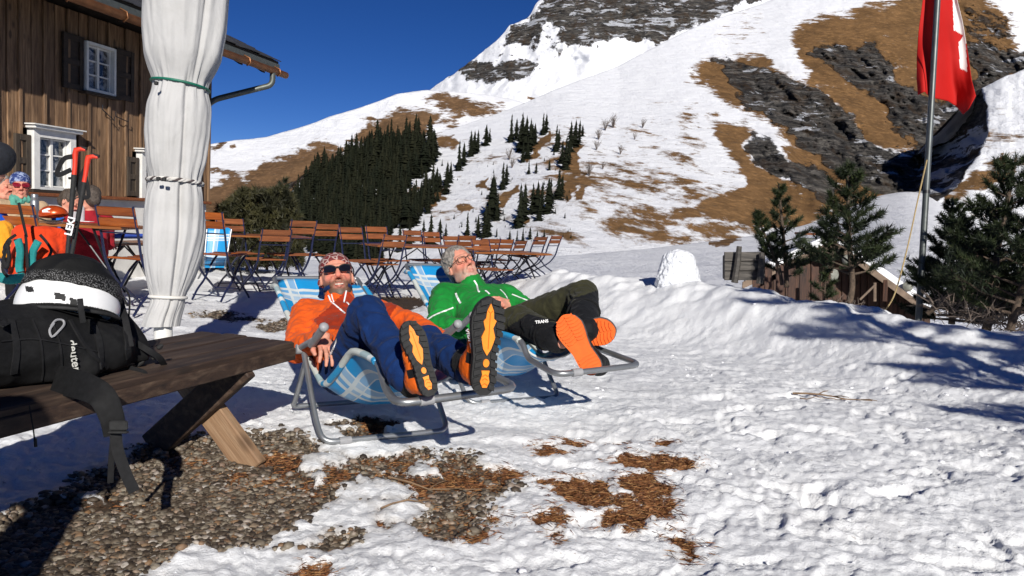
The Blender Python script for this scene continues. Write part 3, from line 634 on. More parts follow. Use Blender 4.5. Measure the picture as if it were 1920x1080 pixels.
def place_spruces(L, grp, lab, cat='spruce'):
    for i, (a, b, hp) in enumerate(L):
        h = hit(BS, a, b)
        if h is None: continue
        o = bpy.data.objects.new('spruce_tree', protos[i % 7]); COL.objects.link(o); d = (h-CAM).length*hp/FPX
        o.location = h-Vector((0, 0, .03*d)); wq = (.8, 1.15, .95, 1.25)[i % 4]; o.scale = (d*wq, d*wq, d); o.rotation_euler = (0, 0, i*1.7)
        k = sorted(range(len(L)), key=lambda j: L[j][0]+j*1e-4).index(i); n_ = len(L)
        l2 = lab if n_ > 30 else lab+', '+('leftmost' if k == 0 else 'rightmost' if k == n_-1 else ORD[k]+' from left'); tag(o, l2, cat, grp)
ORD = 'first second third fourth fifth sixth seventh eighth ninth tenth eleventh twelfth thirteenth fourteenth fifteenth sixteenth seventeenth'.split()
def zz(L): return [(380+a/2.25, b/2.25, h/2.25) for a, b, h in L]
place_spruces(zz([(1300, 600, 120), (1322, 590, 90), (1345, 620, 145), (1362, 640, 150), (1380, 640, 140), (1400, 610, 90), (1350, 685, 90), (1370, 670, 90), (1335, 640, 110), (1390, 600, 80)]), 'spruces of the upper left clump', 'dark spruce in the highest clump above the forest')
place_spruces(zz([(1435, 570, 95), (1448, 560, 80)]), 'pair of spruces right of the highest clump', 'bushy spruce standing just right of the highest clump')
place_spruces(zz([(1490, 640, 115), (1500, 625, 80), (1550, 640, 130), (1570, 620, 115), (1588, 600, 95), (1602, 575, 50), (1530, 715, 140), (1515, 690, 100), (1545, 690, 100)]), 'spruces of the upper right clump', 'dark spruce in the clump below the ridge, right of the highest clump')
place_spruces(zz([(1080, 720, 130), (1100, 700, 100), (1130, 660, 110), (1145, 650, 100), (1160, 640, 95), (1195, 615, 90), (1210, 600, 60), (920, 640, 75)]), 'spruces in a diagonal row', 'spruce in the diagonal row climbing right from the forest edge')
place_spruces(zz([(1010, 700, 30), (1030, 790, 110), (1045, 770, 90), (1025, 820, 90), (970, 860, 110), (985, 810, 90), (950, 900, 120), (990, 850, 70)]), 'spruces along the right forest edge', 'spruce standing apart at the right edge of the dense forest')
place_spruces(zz([(1265, 800, 120), (1280, 780, 90), (1230, 880, 130), (1220, 920, 190), (1245, 870, 60), (1205, 960, 110), (1215, 900, 150), (1240, 930, 90)]), 'spruces of the middle gully row', 'slender spruce in the row that runs down the middle gully')
place_spruces(zz([(1335, 960, 190), (1355, 930, 160), (1390, 900, 130), (1410, 900, 140), (1430, 880, 120), (1455, 900, 150), (1465, 880, 130), (1500, 840, 130), (1515, 830, 100), (1420, 930, 100), (1345, 900, 100)]), 'spruces of the right hand grove', 'spruce in the open grove at the right of the slope')
place_spruces(zz([(1375, 735, 62), (1406, 732, 45), (1462, 718, 50), (948, 620, 30)]), 'small lone spruces', 'small lone spruce on open snow between the clumps')
place_spruces(zz([(1115, 1000, 110), (1160, 1000, 95), (1190, 1000, 140), (1205, 1000, 80), (1240, 1000, 40), (1000, 1010, 90), (1025, 1000, 60), (960, 1040, 140), (930, 1020, 100), (1295, 1010, 40), (1350, 1020, 60), (1380, 1010, 55), (1410, 1020, 50), (1440, 1000, 35), (1325, 1030, 60), (870, 1050, 120), (830, 1060, 120)]), 'spruces at the foot of the slope', 'spruce at the foot of the slope above the chair backs')
place_spruces(zz([(480, 1040, 55), (515, 1035, 50), (580, 1070, 70), (735, 1080, 50), (745, 1070, 35)]), 'dark young spruces behind the tables', 'young spruce on white snow seen between the chairs')
r = random.Random(5); L = []
for i in range(70): L.append((r.uniform(1000, 1560), r.uniform(640, 1020), r.uniform(8, 26)))
place_spruces(zz(L), 'scattered tiny spruces', 'tiny spruce scrub dotted on the snowy slope')
# bare bushes on the white slope
def bare_bush(h, H, seed):
    m = MB(); q = random.Random(seed)
    for i in range(26):
        a = q.uniform(0, 6.28); s_ = q.uniform(.15, .6); e = h+Vector((math.cos(a)*s_*H*.7, math.sin(a)*s_*H*.7, H*q.uniform(.5, 1))); mid = (h+e)/2+Vector((0, 0, H*.1)); m.tube([h, mid, e], [H*.014, H*.010, H*.005], 3, False)
        for j in range(3):
            p = mid.lerp(e, q.random()); m.tube([p, p+Vector((q.uniform(-.2, .2), q.uniform(-.2, .2), q.uniform(.05, .3)))*H], [H*.007, H*.003], 3, False)
    return m
MAT['bare'] = plain('bare_twigs', (.11, .085, .07), .9, 0, .3, bump=0)
for i, (a, b, hp) in enumerate([(1135, 245, 22), (1150, 240, 25), (1122, 262, 20), (1163, 290, 18), (1205, 240, 16), (1118, 282, 20), (1105, 330, 26), (1130, 318, 16), (955, 300, 22), (960, 315, 18), (925, 350, 22), (1190, 262, 12)]):
    h = hit(BS, a, b)
    if h: tag(bare_bush(h, (h-CAM).length*hp/FPX, i).build('bare_bush', MAT['bare']), 'leafless grey bush on the white slope above the grove', 'bush', 'bare bushes on the slope')
# ------------------------------------------------------------------ chalet
HW = Vector((.236, .972, 0)); HN = Vector((.972, -.236, 0)); H0 = Vector((-5.3, 10.8, 0)); UZ = Vector((0, 0, 1)); HAX = (HW, HN, UZ)
def W(t, z, o=0.): return H0+HW*t+HN*o+UZ*z        # t along the wall, o outwards
def wt(px):                                          # wall coordinate under a pixel column near the horizon
    k = (px-960)/FPX; return (k*10.8+5.3)/(.236-k*.972)
def wz(px, py, o=0.):
    t = wt(px); p = W(t, 1, o); d = ray(px, py); s_ = ((H0+HN*o-CAM).dot(HN))/d.dot(HN); q = CAM+d*s_; return (q-H0).dot(HW), q.z
TE = 1.42; TS = -4.6
hb = empty('wooden_chalet', W(TE, -.15), label='weathered dark timber chalet with white framed windows at left', cat='house')
def child_fix(o):
    o.parent = hb; o.matrix_parent_inverse = Matrix.Translation(-hb.location); return o
MAT['board'] = wood('sunburnt_board', (.07, .035, .018), (.21, .12, .06), (.38, .235, .13), axis=2, sc=1.1)
MAT['dark_wood'] = wood('dark_roof_timber', (.018, .011, .007), (.035, .021, .013), (.06, .035, .02), axis=1)
MAT['plaster'] = plain('white_plaster', (.62, .60, .56), .9, 0, .12, 5, .6, 60, .004)
MAT['wpaint'] = plain('white_window_paint', (.66, .65, .62), .5, 0, .1, 12, .2)
MAT['slate'] = plain('dark_slate', (.028, .028, .031), .65, 0, .4, 8, .6, 40, .01)
MAT['copper'] = plain('copper_gutter', (.18, .075, .028), .45, .6, .3, 7)
MAT['zinc'] = plain('zinc_flashing', (.10, .11, .10), .5, .5, .2)
MAT['roofsnow'] = plain('roof_snow', (.8, .81, .84), .7, 0, .04, 3, .5, 14, .02)
m = MB(); m.box(W((TE+TS)/2, 1.9, -2.6), (TE-TS-.02, 5.0, 4.0), HAX); child_fix(m.build('wall_core', MAT['dark_wood'], None))
m = MB(); m.box(W((TE+TS)/2, .40, -.02), (TE-TS, .20, 1.14), HAX); child_fix(m.build('plaster_base', MAT['plaster']))
m = MB(); m.box(W((TE+TS)/2, .985, .07), (TE-TS+.04, .20, .045), HAX, .01); child_fix(m.build('sill_board', MAT['slat_far']))
wins = []   # t0,t1,z0,z1 openings
def win_rect(x0, x1, y0, y1):
    a, za = wz(x0, (y0+y1)/2); b, _ = wz(x1, (y0+y1)/2); xm = (x0+x1)/2; _, zt = wz(xm, y0); _, zb = wz(xm, y1); return a, b, zb, zt
WIN = [win_rect(150, 206, 84, 175), win_rect(50, 130, 246, 356), win_rect(254, 300, 288, 372)]
q = random.Random(2); t = TS; k = 0
while t < TE:
    wd = q.uniform(.125, .185); z0, z1_ = 1.005, 3.25; segs = [(z0, z1_)]
    for (a, b, zb, zt) in WIN:
        if t+wd > a-.01 and t < b+.01:
            segs = [s_ for g_ in segs for s_ in (((g_[0], zb), (zt, g_[1])) if g_[0] < zb and g_[1] > zt else (g_,))]
    for (s0, s1) in segs:
        m = MB(); dp = q.uniform(.018, .034); e = .003; c = W(t+wd/2, (s0+s1)/2, dp/2+.001)-W(0, 0, 0)+W(0, 0, -.10+.0)+HN*.10
        m.box((0, 0, 0), (wd-.008, dp, s1-s0), (Vector((1, 0, 0)), Vector((0, 1, 0)), UZ), .004)
        o = m.build('board', MAT['board']); o.matrix_world = Matrix.Translation(c) @ Matrix((HW, HN, UZ)).transposed().to_4x4(); mw = o.matrix_world.copy(); o.parent = hb; o.matrix_parent_inverse = Matrix.Translation(-hb.location)
        if k % 2 == 0:
            m = MB(); m.box((0, 0, 0), (.045, .03, s1-s0-.01), (Vector((1, 0, 0)), Vector((0, 1, 0)), UZ), .006)
            o = m.build('batten', MAT['board']); o.matrix_world = Matrix.Translation(c+HW*(wd/2)+HN*(.03)) @ Matrix((HW, HN, UZ)).transposed().to_4x4(); o.parent = hb; o.matrix_parent_inverse = Matrix.Translation(-hb.location)
    t += wd; k += 1
def glassm():
    n = N('window_glass'); v = n.co(); c = n.mix(n.rng(n.noise(v, 7, 4, .6, 1.5), .42, .62), (.02, .022, .025), (.30, .30, .30)); return n.set(c, .08, 0, None, .8)
MAT['glass'] = glassm()
for i, (a, b, zb, zt) in enumerate(WIN):
    fr = .035 if i == 0 else .09; g0, g1, h0, h1 = a+fr, b-fr*1.0, zb+.03, zt-fr
    m = MB(); c = ((a+b)/2, (zb+zt)/2)
    m.box(W((a+g0)/2, c[1], .055), (g0-a, .10, zt-zb), HAX, .004); m.box(W((b+g1)/2, c[1], .055), (b-g1, .10, zt-zb), HAX, .004)
    m.box(W((g0+g1)/2, (zt+h1)/2, .055), (g1-g0-.002, .10, zt-h1), HAX); m.box(W((g0+g1)/2, (zb+h0)/2, .055), (g1-g0-.002, .10, h0-zb), HAX)
    if i: m.box(W(c[0], zt+.02, .085), (b-a+.09, .17, .04), HAX, .008); m.box(W(c[0], zt+.047, .095), (b-a+.14, .2, .014), HAX)
    wf = child_fix(m.build('window', MAT['wpaint']))
    def sub(o): o.parent = wf; return o
    m = MB(); m.box(W((g0+g1)/2, (h0+h1)/2, .012), (g1-g0, .006, h1-h0), HAX); sub(m.build('pane', MAT['glass']))
    m = MB(); cz = (h0+h1)/2; sm_ = MAT['wpaint'] if i == 0 else MAT['wpaint']
    for tt in (g0+.015, (g0+g1)/2, g1-.015): m.box(W(tt, cz, .03), (.035 if tt == (g0+g1)/2 else .022, .03, h1-h0), HAX)
    for kk in (0, 1, 2, 3): m.box(W((g0+g1)/2, h0+.012+(h1-h0-.024)*kk/3, .027), (g1-g0, .022, .016), HAX)
    sub(m.build('sash_bars', sm_))
    m = MB(); m.box(W(c[0], zb-.025, .06), (b-a+.1, .16, .035), HAX, .005); sub(m.build('window_sill', MAT['dark_wood']))
MAT['shut'] = wood('weathered_shutter', (.03, .022, .015), (.07, .05, .033), (.11, .08, .05), axis=2, sc=1.4)
for i, (t0, t1, zb, zt) in enumerate([(WIN[0][0]-.33, WIN[0][0]-.02, WIN[0][2]-.02, WIN[0][3]+.03), (WIN[0][1]+.03, WIN[0][1]+.36, WIN[0][2]-.02, WIN[0][3]+.03), (WIN[1][0]-.22, WIN[1][0]-.01, WIN[1][2]+.02, WIN[1][3]-.08), (WIN[2][0]-.24, WIN[2][0]-.02, WIN[2][2]+.02, WIN[2][3]-.08)]):
    m = MB(); tw = t1-t0; m.box(W((t0+t1)/2, (zb+zt)/2, .05), (tw, .012, zt-zb), HAX)
    for tt in (t0+.03, t1-.03): m.box(W(tt, (zb+zt)/2, .067), (.06, .022, zt-zb), HAX, .003)
    for z_ in (zb+.035, (zb+zt)/2, zt-.035): m.box(W((t0+t1)/2, z_, .066), (tw-.122, .02, .07), HAX, .003)
    child_fix(m.build('shutter', MAT['dark_wood'] if i < 2 else MAT['shut']))
# roof: slab rising away from the eave, rafters, gutter, slates, snow strip
EO = .78; ez = 3.22; SL = .42; te = 2.27; t0 = TS
def Rf(t, s, up=0): return W(t, ez+.02+SL*s+up, EO-s)     # s measured inwards from the eave
m = MB(); a = [Rf(t0, 0), Rf(te, 0), Rf(te, 4.2), Rf(t0, 4.2)]; m.prism(a, UZ*.10); child_fix(m.build('roof', MAT['dark_wood']))
m = MB()
for k in range(12):
    tt = te-.30-k*.62
    if tt > t0: m.prism([W(tt, ez-.10, EO-.12), W(tt+.10, ez-.10, EO-.12), W(tt+.10, ez-.10+SL*1.0, -.06), W(tt, ez-.10+SL*1.0, -.06)], UZ*.115)
rf = child_fix(m.build('rafters', MAT['dark_wood'])); rf['kind'] = 'stuff'
m = MB(); m.box(W((te+t0)/2, ez-.0, EO+.012), (te-t0, .022, .15), HAX); child_fix(m.build('fascia', MAT['zinc']))
m = MB(); gp = [W(t0, ez-.075, EO+.07), W(te+.12, ez-.075, EO+.07)]; m.tube(gp, .055, 12); child_fix(m.build('gutter', MAT['copper'], smooth=True))
for k in range(9):
    tt = te-.15-k*.85
    m = MB(); m.tube([W(tt, ez+.02, EO+.01), W(tt, ez-.03, EO+.12), W(tt, ez-.10, EO+.135), W(tt, ez-.14, EO+.07)], .011, 6); o = child_fix(m.build('gutter_bracket', MAT['rub_orange'] if False else MAT['copper'], smooth=True))
q = random.Random(9)
for row in range(4):
    m_ = None
    for k in range(int((te-t0)/.21)):
        tt = te-.1-k*.21+(.1 if row % 2 else 0)
        m = MB(); s0 = -.05+row*.24; u_ = .105+.012*row*0+q.uniform(0, .018); a = [Rf(tt-.1, s0, u_), Rf(tt+.1, s0, u_+q.uniform(0, .01)), Rf(tt+.1, s0+.30, u_-.02+.02), Rf(tt-.1, s0+.30, u_-.02+.02)]
        m.prism(a, UZ*.014); child_fix(m.build('slate', MAT['slate']))
m = MB(); nx = 60; vs = []; 
V = []
for i in range(nx+1):
    tt = t0+(te-1.2-t0)*i/nx
    for j in range(7):
        s_ = .95+.5*j/6*3; u_ = .13+(.09+.02*float(vn(i*.5, j*.8, 4)))*(math.sin(math.pi*min(1, (j+.0)/2.)/2)); V.append(Rf(tt, s_+.08*float(vn(i*.4, 3, 8)), u_))
me = np_mesh('snow_cover', [tuple(v) for v in V], gridF(nx+1, 7)); child_fix(link('snow_cover', me, MAT['roofsnow']))
m = MB(); m.tube(fillet([W(te-.28, ez-.10, EO+.07), W(te-.28, ez-.30, EO+.07), W(te-.75, ez-.62, .1), W(TE-.25, ez-.95, .07), W(TE-.25, 0, .16)], .12), .045, 10); child_fix(m.build('downpipe', MAT['zinc'], smooth=True))
m = MB()
for (a, b) in (((205, 218), (226, 228)), ((180, 205), (200, 226))):
    p0 = wz(a[0], a[1]); p1 = wz(b[0], b[1]); m.tube([W(p0[0], p0[1]+.06, .1), W(p0[0], p0[1], .1), W(p1[0], p1[1], .12), W(p1[0], p1[1]+.05, .12)], .007, 5)
child_fix(m.build('wall_hooks', MAT['dark_steel']))
# ------------------------------------------------------------------ closed parasol
def parasol():
    Z = 4.55; b = P(306, 690, Z); top = P(352, -160, Z); b.z = Hg(b.x, b.y)
    rt = empty('closed_parasol', b, label='closed off-white parasol tied with green cord and braided rope', cat='parasol')
    prof = [(-150, 262, 432), (-60, 266, 428), (0, 268, 422), (60, 269, 419), (110, 273, 411), (140, 282, 398), (158, 289, 389), (175, 286, 388), (200, 279, 391), (250, 276, 389), (300, 277, 384), (330, 280, 378), (343, 281, 376), (360, 276, 378), (400, 271, 381), (440, 268, 381), (480, 268, 374), (520, 273, 362), (548, 281, 350), (558, 285, 345), (568, 282, 346), (590, 272, 338), (612, 264, 334)]
    ys = np.linspace(-150, 612, 150); n = 180; V = []
    L = ip([(a, b_) for a, b_, c in prof], ys); Rr = ip([(a, c) for a, b_, c in prof], ys)
    win = np.hanning(7); win /= win.sum(); sm = lambda a: np.convolve(np.pad(a, 3, 'edge'), win, 'valid'); L = sm(L); Rr = sm(Rr)
    pinch = np.exp(-((ys-158)/26)**2)+np.exp(-((ys-341)/20)**2)+np.exp(-((ys-556)/18)**2)
    an = np.linspace(0, 2*np.pi, n, endpoint=False)
    U, D = np.array(RIGHT), np.array(FWD)
    for i, y in enumerate(ys):
        cx = (L[i]+Rr[i])/2; r = (Rr[i]-L[i])/2*Z/FPX*.965; c = np.array(P(cx, y, Z))
        pk = min(1, pinch[i]); open_ = 1-pk
        s_ = y/260.
        f1 = vn(an*2.2+5*np.cos(an)+s_*.8, np.full(n, s_), 3)*.0
        big = .07*np.sin(3*an+1.3*math.sin(s_*1.7)+.6)+.028*np.sin(5*an+2.6*s_+.9*math.sin(y/60))
        ca, sa = np.cos(an), np.sin(an)
        fine = .030*vn(ca*5+3, sa*5+y/95, 21)+.018*vn(ca*11+3, sa*11+y/40, 22)
        gath = pk*(.05*np.abs(vn(ca*11, sa*11, 31))+.03*vn(ca*24, sa*24, 32))
        near = np.exp(-((np.array([abs(y-158), abs(y-341), abs(y-556)]).min())/70)**2)
        rad = near*.05*vn(ca*9, sa*9+y/130, 33)
        seam = -.16*np.exp(-((an-5.35)/.09)**2)*sstep(120, 200, y)*1.0-.10*np.exp(-((an-5.75+.15*math.sin(y/90))/.06)**2)*(1-sstep(140, 200, y))
        rr = r*(1+big*open_*.8+fine*(.4+.6*open_)-gath+rad+seam)
        V.append(c+np.outer(rr*ca, U)+np.outer(rr*sa*.95, D))
    V = np.array(V); nr = len(ys); i = np.arange(nr-1)[:, None]*n; k = np.arange(n)[None]; k2 = (k+1) % n
    F = np.stack([i+k, i+k2, i+n+k2, i+n+k], -1).reshape(-1, 4); me = np_mesh('canopy', V.reshape(-1, 3), F)
    nn = N('parasol_canvas'); v = nn.co(); st = nn.noise(v, 5, 6, .65)
    c = nn.mix(nn.rng(st, .45, .8), (.44, .435, .43), (.36, .355, .345)); c = nn.mix(nn.rng(nn.noise(v, 40, 3), .68, .8, 0, .4), c, (.35, .33, .28))
    bb = nn.bump(nn.noise(nn.mapped((1, 1, .4)), 14, 4, .55, .8), .5, .012); bb = nn.bump(nn.noise(v, 600, 1), .2, .0006, bb); nn.set(c, .8, 0, bb, .2)
    sd_ = nn.m; sd_.use_backface_culling = False
    o = link('canopy', me, sd_); fix = lambda o: (setattr(o, 'parent', rt), setattr(o, 'matrix_parent_inverse', Matrix.Translation(-b)), o)[2]
    fix(o)
    def ring(y0, slope, r, mt, name, tw=0, dip=0):
        i = int(np.argmin(abs(ys-y0))); cx = (L[i]+Rr[i])/2; rr = (Rr[i]-L[i])/2*Z/FPX; pts = []; N_ = 90
        for j in range(N_+1):
            a = 2*math.pi*j/N_; q = rr*(1.0+.0); p = P(cx, y0, Z)+RIGHT*(q*math.cos(a))+FWD*(q*.95*math.sin(a))-UPV*(slope*math.cos(a)*rr)
            pts.append(p)
        m = MB()
        if tw:
            for s_ in (0, 1, 2):
                m.tube([p+RIGHT*(0)+UPV*(.006*math.sin(j*.9+s_*2.09))+((p-P(cx, y0, Z)).normalized())*(.005*math.cos(j*.9+s_*2.09)) for j, p in enumerate(pts)], r*.6, 6, m=s_ % 2)
            return fix(m.build(name, mt, smooth=True))
        m.tube(pts, r, 8); return fix(m.build(name, mt, smooth=True))
    MAT['cord'] = plain('green_cord', (.004, .12, .075), .5); MAT['rope_w'] = plain('pale_rope', (.5, .48, .45), .8); MAT['rope_d'] = plain('dark_rope', (.06, .045, .045), .8)
    ring(161, .14, .008, MAT['cord'], 'green_cord'); ring(341, .06, .012, [MAT['rope_w'], MAT['rope_d']], 'braided_rope', 1); ring(557, .05, .010, MAT['plaster'], 'tie_band')
    for (px, py) in ((293, 156), (308, 336), (297, 335)):
        m = MB(); m.lathe(P(px, py, Z-.235), [(.0, -.012), (.012, -.008), (.013, .008), (.0, .012)], 8, (RIGHT, FWD, UPV)); fix(m.build('cord_lock', MAT['black'], smooth=True))
    m = MB(); m.tube([b, P(306, 600, Z)], .052, 20); m.tube([b+UZ*.0, b+UZ*.10], .075, 20); fix(m.build('pole', MAT['wpaint'], smooth=True))
    m = MB(); m.box(b+UZ*.0, (.7, .7, .07), None, .015); fix(m.build('base_plate', MAT['zinc']))
parasol()
# ------------------------------------------------------------------ signed-distance sculpting
def surfnet(d, org, h):
    s = d < 0; nx, ny, nz = d.shape; c = (nx-1, ny-1, nz-1)
    acc = np.zeros(c+(3,), np.float32); cnt = np.zeros(c, np.float32)
    offs = [(0, 0), (0, 1), (1, 0), (1, 1)]
    for ax in range(3):
        for (a, b) in offs:
            o0 = [0, 0, 0]; q = [i for i in range(3) if i != ax]; o0[q[0]] = a; o0[q[1]] = b; o1 = list(o0); o1[ax] = 1
            sl0 = tuple(slice(o0[i], o0[i]+c[i]) for i in range(3)); sl1 = tuple(slice(o1[i], o1[i]+c[i]) for i in range(3))
            x = s[sl0] != s[sl1]; i0 = np.nonzero(x); v0 = d[sl0][i0]; v1 = d[sl1][i0]; t = v0/(v0-v1)
            p = np.zeros((len(t), 3), np.float32); p[:, q[0]] = a; p[:, q[1]] = b; p[:, ax] = t
            acc[i0] += p; cnt[i0] += 1
    m = cnt > 0; idx = -np.ones(c, np.int64); idx[m] = np.arange(m.sum())
    V = (acc[m]/cnt[m][:, None]+np.stack(np.nonzero(m), 1))*h+np.array(org); F = []
    for ax in range(3):
        q = [i for i in range(3) if i != ax]
        n_ = [nx, ny, nz]; sl0 = [slice(1, n_[i]-1) for i in range(3)]; sl0[ax] = slice(0, n_[ax]-1); sl1 = list(sl0); sl1[ax] = slice(1, n_[ax])
        a = s[tuple(sl0)]; b = s[tuple(sl1)]; I = np.stack(np.nonzero(a != b), 1); inside = a[a != b]
        base = I.copy(); base[:, q[0]] += 1; base[:, q[1]] += 1
        def g(e0, e1):
            k = base.copy(); k[:, q[0]] -= e0; k[:, q[1]] -= e1; return idx[k[:, 0], k[:, 1], k[:, 2]]
        quad = np.stack([g(1, 1), g(0, 1), g(0, 0), g(1, 0)], 1)
        flip = inside if ax != 1 else ~inside
        quad[~flip] = quad[~flip][:, ::-1]; F.append(quad)
    return V, np.concatenate(F)
def rc(a, b, r1, r2=None, k=.02, neg=False): return ('c', np.array(a, float), np.array(b, float), r1, r1 if r2 is None else r2, k, neg)
def el(c, rad, axes=None, k=.02, neg=False): return ('e', np.array(c, float), np.array(rad, float), np.array(axes if axes is not None else np.eye(3), float), None, k, neg)
def pl(p, n, k=.004): return ('p', np.array(p, float), np.array(n, float), None, None, k, True)   # keeps the side the normal points away from
def sdf_eval(pr, X):
    D = None
    for t, a, b, r1, r2, k, neg in pr:
        if t == 'c':
            ba = b-a; pa = X-a; hh = np.clip((pa@ba)/(ba@ba+1e-12), 0, 1); q = pa-hh[:, None]*ba; d = np.sqrt((q*q).sum(1))-(r1+(r2-r1)*hh)
        elif t == 'e':
            q = (X-a)@r1.T; k0 = np.sqrt(((q/b)**2).sum(1)); k1 = np.sqrt(((q/(b*b))**2).sum(1)); d = k0*(k0-1)/(k1+1e-9)
        else: d = -((X-a)@b)
        if D is None: D = d; continue
        if neg: h = np.clip(.5-.5*(D+d)/k, 0, 1); D = D*(1-h)+(-d)*h+k*h*(1-h)
        else: h = np.clip(.5+.5*(d-D)/k, 0, 1); D = d*(1-h)+D*h-k*h*(1-h)
    return D
def sculpt(pr, h, pad=.03):
    lo = np.full(3, 1e9); hi = -lo
    for t, a, b, r1, r2, k, neg in pr:
        if neg: continue
        if t == 'c':
            for c, r in ((a, r1), (b, r2)): lo = np.minimum(lo, c-r); hi = np.maximum(hi, c+r)
        elif t == 'e': m = b.max(); lo = np.minimum(lo, a-m); hi = np.maximum(hi, a+m)
    lo -= pad; hi += pad; n = np.ceil((hi-lo)/h).astype(int)+1
    g = np.stack(np.meshgrid(*[lo[i]+h*np.arange(n[i]) for i in range(3)], indexing='ij'), -1).reshape(-1, 3)
    d = np.concatenate([sdf_eval(pr, g[i:i+400000]) for i in range(0, len(g), 400000)]).reshape(n)
    return surfnet(d, lo, h)
def normals(V, F):
    n = np.cross(V[F[:, 2]]-V[F[:, 0]], V[F[:, 3]]-V[F[:, 1]]); N_ = np.zeros_like(V)
    for i in range(4): np.add.at(N_, F[:, i], n)
    return N_/(np.linalg.norm(N_, axis=1)[:, None]+1e-12)
def wrinkle(V, F, amp, sc, ridge=True, s=1, axis=None):
    n = normals(V, F); p = V*sc
    if axis is not None: a = np.array(Vector(axis).normalized()); p = p-np.outer((V@a)*sc*.0, a)+np.outer((V@a)*sc*.9, a)
    w_ = vn3(p+vn3(p*.7, s+5)[:, None]*.8, s); w2 = vn3(p*2.3, s+2)
    f = (-(np.abs(w_)*2-.6) if ridge else w_)+.35*w2; return V+n*(f*amp)[:, None]
def smesh(name, pr, h, mats, parent=None, amp=0, sc=12, mi=None, tint=None, xf=None, seed=1):
    V, F = sculpt(pr, h)
    if amp: V = wrinkle(V, F, amp, sc, s=seed)
    if xf is not None: L = V; V = xf(V)
    else: L = V
    at = {'tint': tint(L)} if tint else None
    me = np_mesh(name, V, F, attrs=at, mat_idx=mi(L[F].mean(1), V[F].mean(1)) if mi else None); return link(name, me, mats, parent)
def dec(o): return bvh_of(o)
def on(bv, px, py, up=.002):
    d = ray(px, py).normalized(); h = bv.ray_cast(CAM, d)
    if h[0] is None: return None
    n = h[1] if h[1].dot(d) < 0 else -h[1]; return h[0]+n*up, n
def stripe(bv, pts, w_, mat, name, parent, up=.003, n=10):
    P2 = catmull([Vector((a, b, 0)) for a, b in pts], n); hh = [on(bv, p.x, p.y, up) for p in P2]; hh = [q for q in hh if q]
    if len(hh) < 2: return
    vs = []; fs = []
    for i, (p, nn_) in enumerate(hh):
        d = (hh[min(i+1, len(hh)-1)][0]-hh[max(i-1, 0)][0]).normalized(); s_ = d.cross(nn_).normalized(); vs += [p-s_*w_/2, p+s_*w_/2, p+s_*w_/2-nn_*.006, p-s_*w_/2-nn_*.006]
    for i in range(len(hh)-1):
        b = i*4
        for k in range(4): fs.append((b+k, b+(k+1) % 4, b+4+(k+1) % 4, b+4+k))
    m = MB(); m.add(vs, fs); return m.build(name, mat, parent)
def text3d(body, org, xd, yd, size, mat, name='lettering', parent=None, depth=.0008, bold=0):
    cu = bpy.data.curves.new(name, 'FONT'); cu.body = body; cu.size = size; cu.extrude = depth; cu.offset = bold; cu.align_x = 'CENTER'; cu.align_y = 'CENTER'
    t = bpy.data.objects.new('tmp_text', cu); COL.objects.link(t); bpy.context.view_layer.update()
    me = bpy.data.meshes.new_from_object(t.evaluated_get(bpy.context.evaluated_depsgraph_get())); bpy.data.objects.remove(t)
    xd = Vector(xd).normalized(); yd = Vector(yd); yd = (yd-xd*yd.dot(xd)).normalized(); zd = xd.cross(yd)
    m = Matrix((xd, yd, zd)).transposed().to_4x4(); m.translation = Vector(org); me.transform(m); me.name = name
    return link(name, me, mat, parent, smooth=False)
def ribbon(pts, wd, th, nrm, n=6):
    P_ = catmull(pts, n); m = MB(); vs = []; fs = []; N_ = len(P_)
    for i, p in enumerate(P_):
        d = (P_[min(i+1, N_-1)]-P_[max(i-1, 0)]).normalized(); nn_ = Vector(nrm); s_ = d.cross(nn_).normalized(); nn_ = s_.cross(d).normalized()
        w_ = wd if not isinstance(wd, (list, tuple)) else wd[0]+(wd[1]-wd[0])*i/(N_-1)
        for a, b in ((-1, -1), (-.8, -1), (.8, -1), (1, -1), (1, 1), (.8, 1), (-.8, 1), (-1, 1)): vs.append(p+s_*(a*w_/2)+nn_*(b*th/2*(1 if abs(a) < .9 else .5)))
    for i in range(N_-1):
        for k in range(8): fs.append((i*8+k, i*8+(k+1) % 8, i*8+8+(k+1) % 8, i*8+8+k))
    fs += [tuple(range(7, -1, -1)), tuple(range((N_-1)*8, N_*8))]; m.add(vs, fs); return m
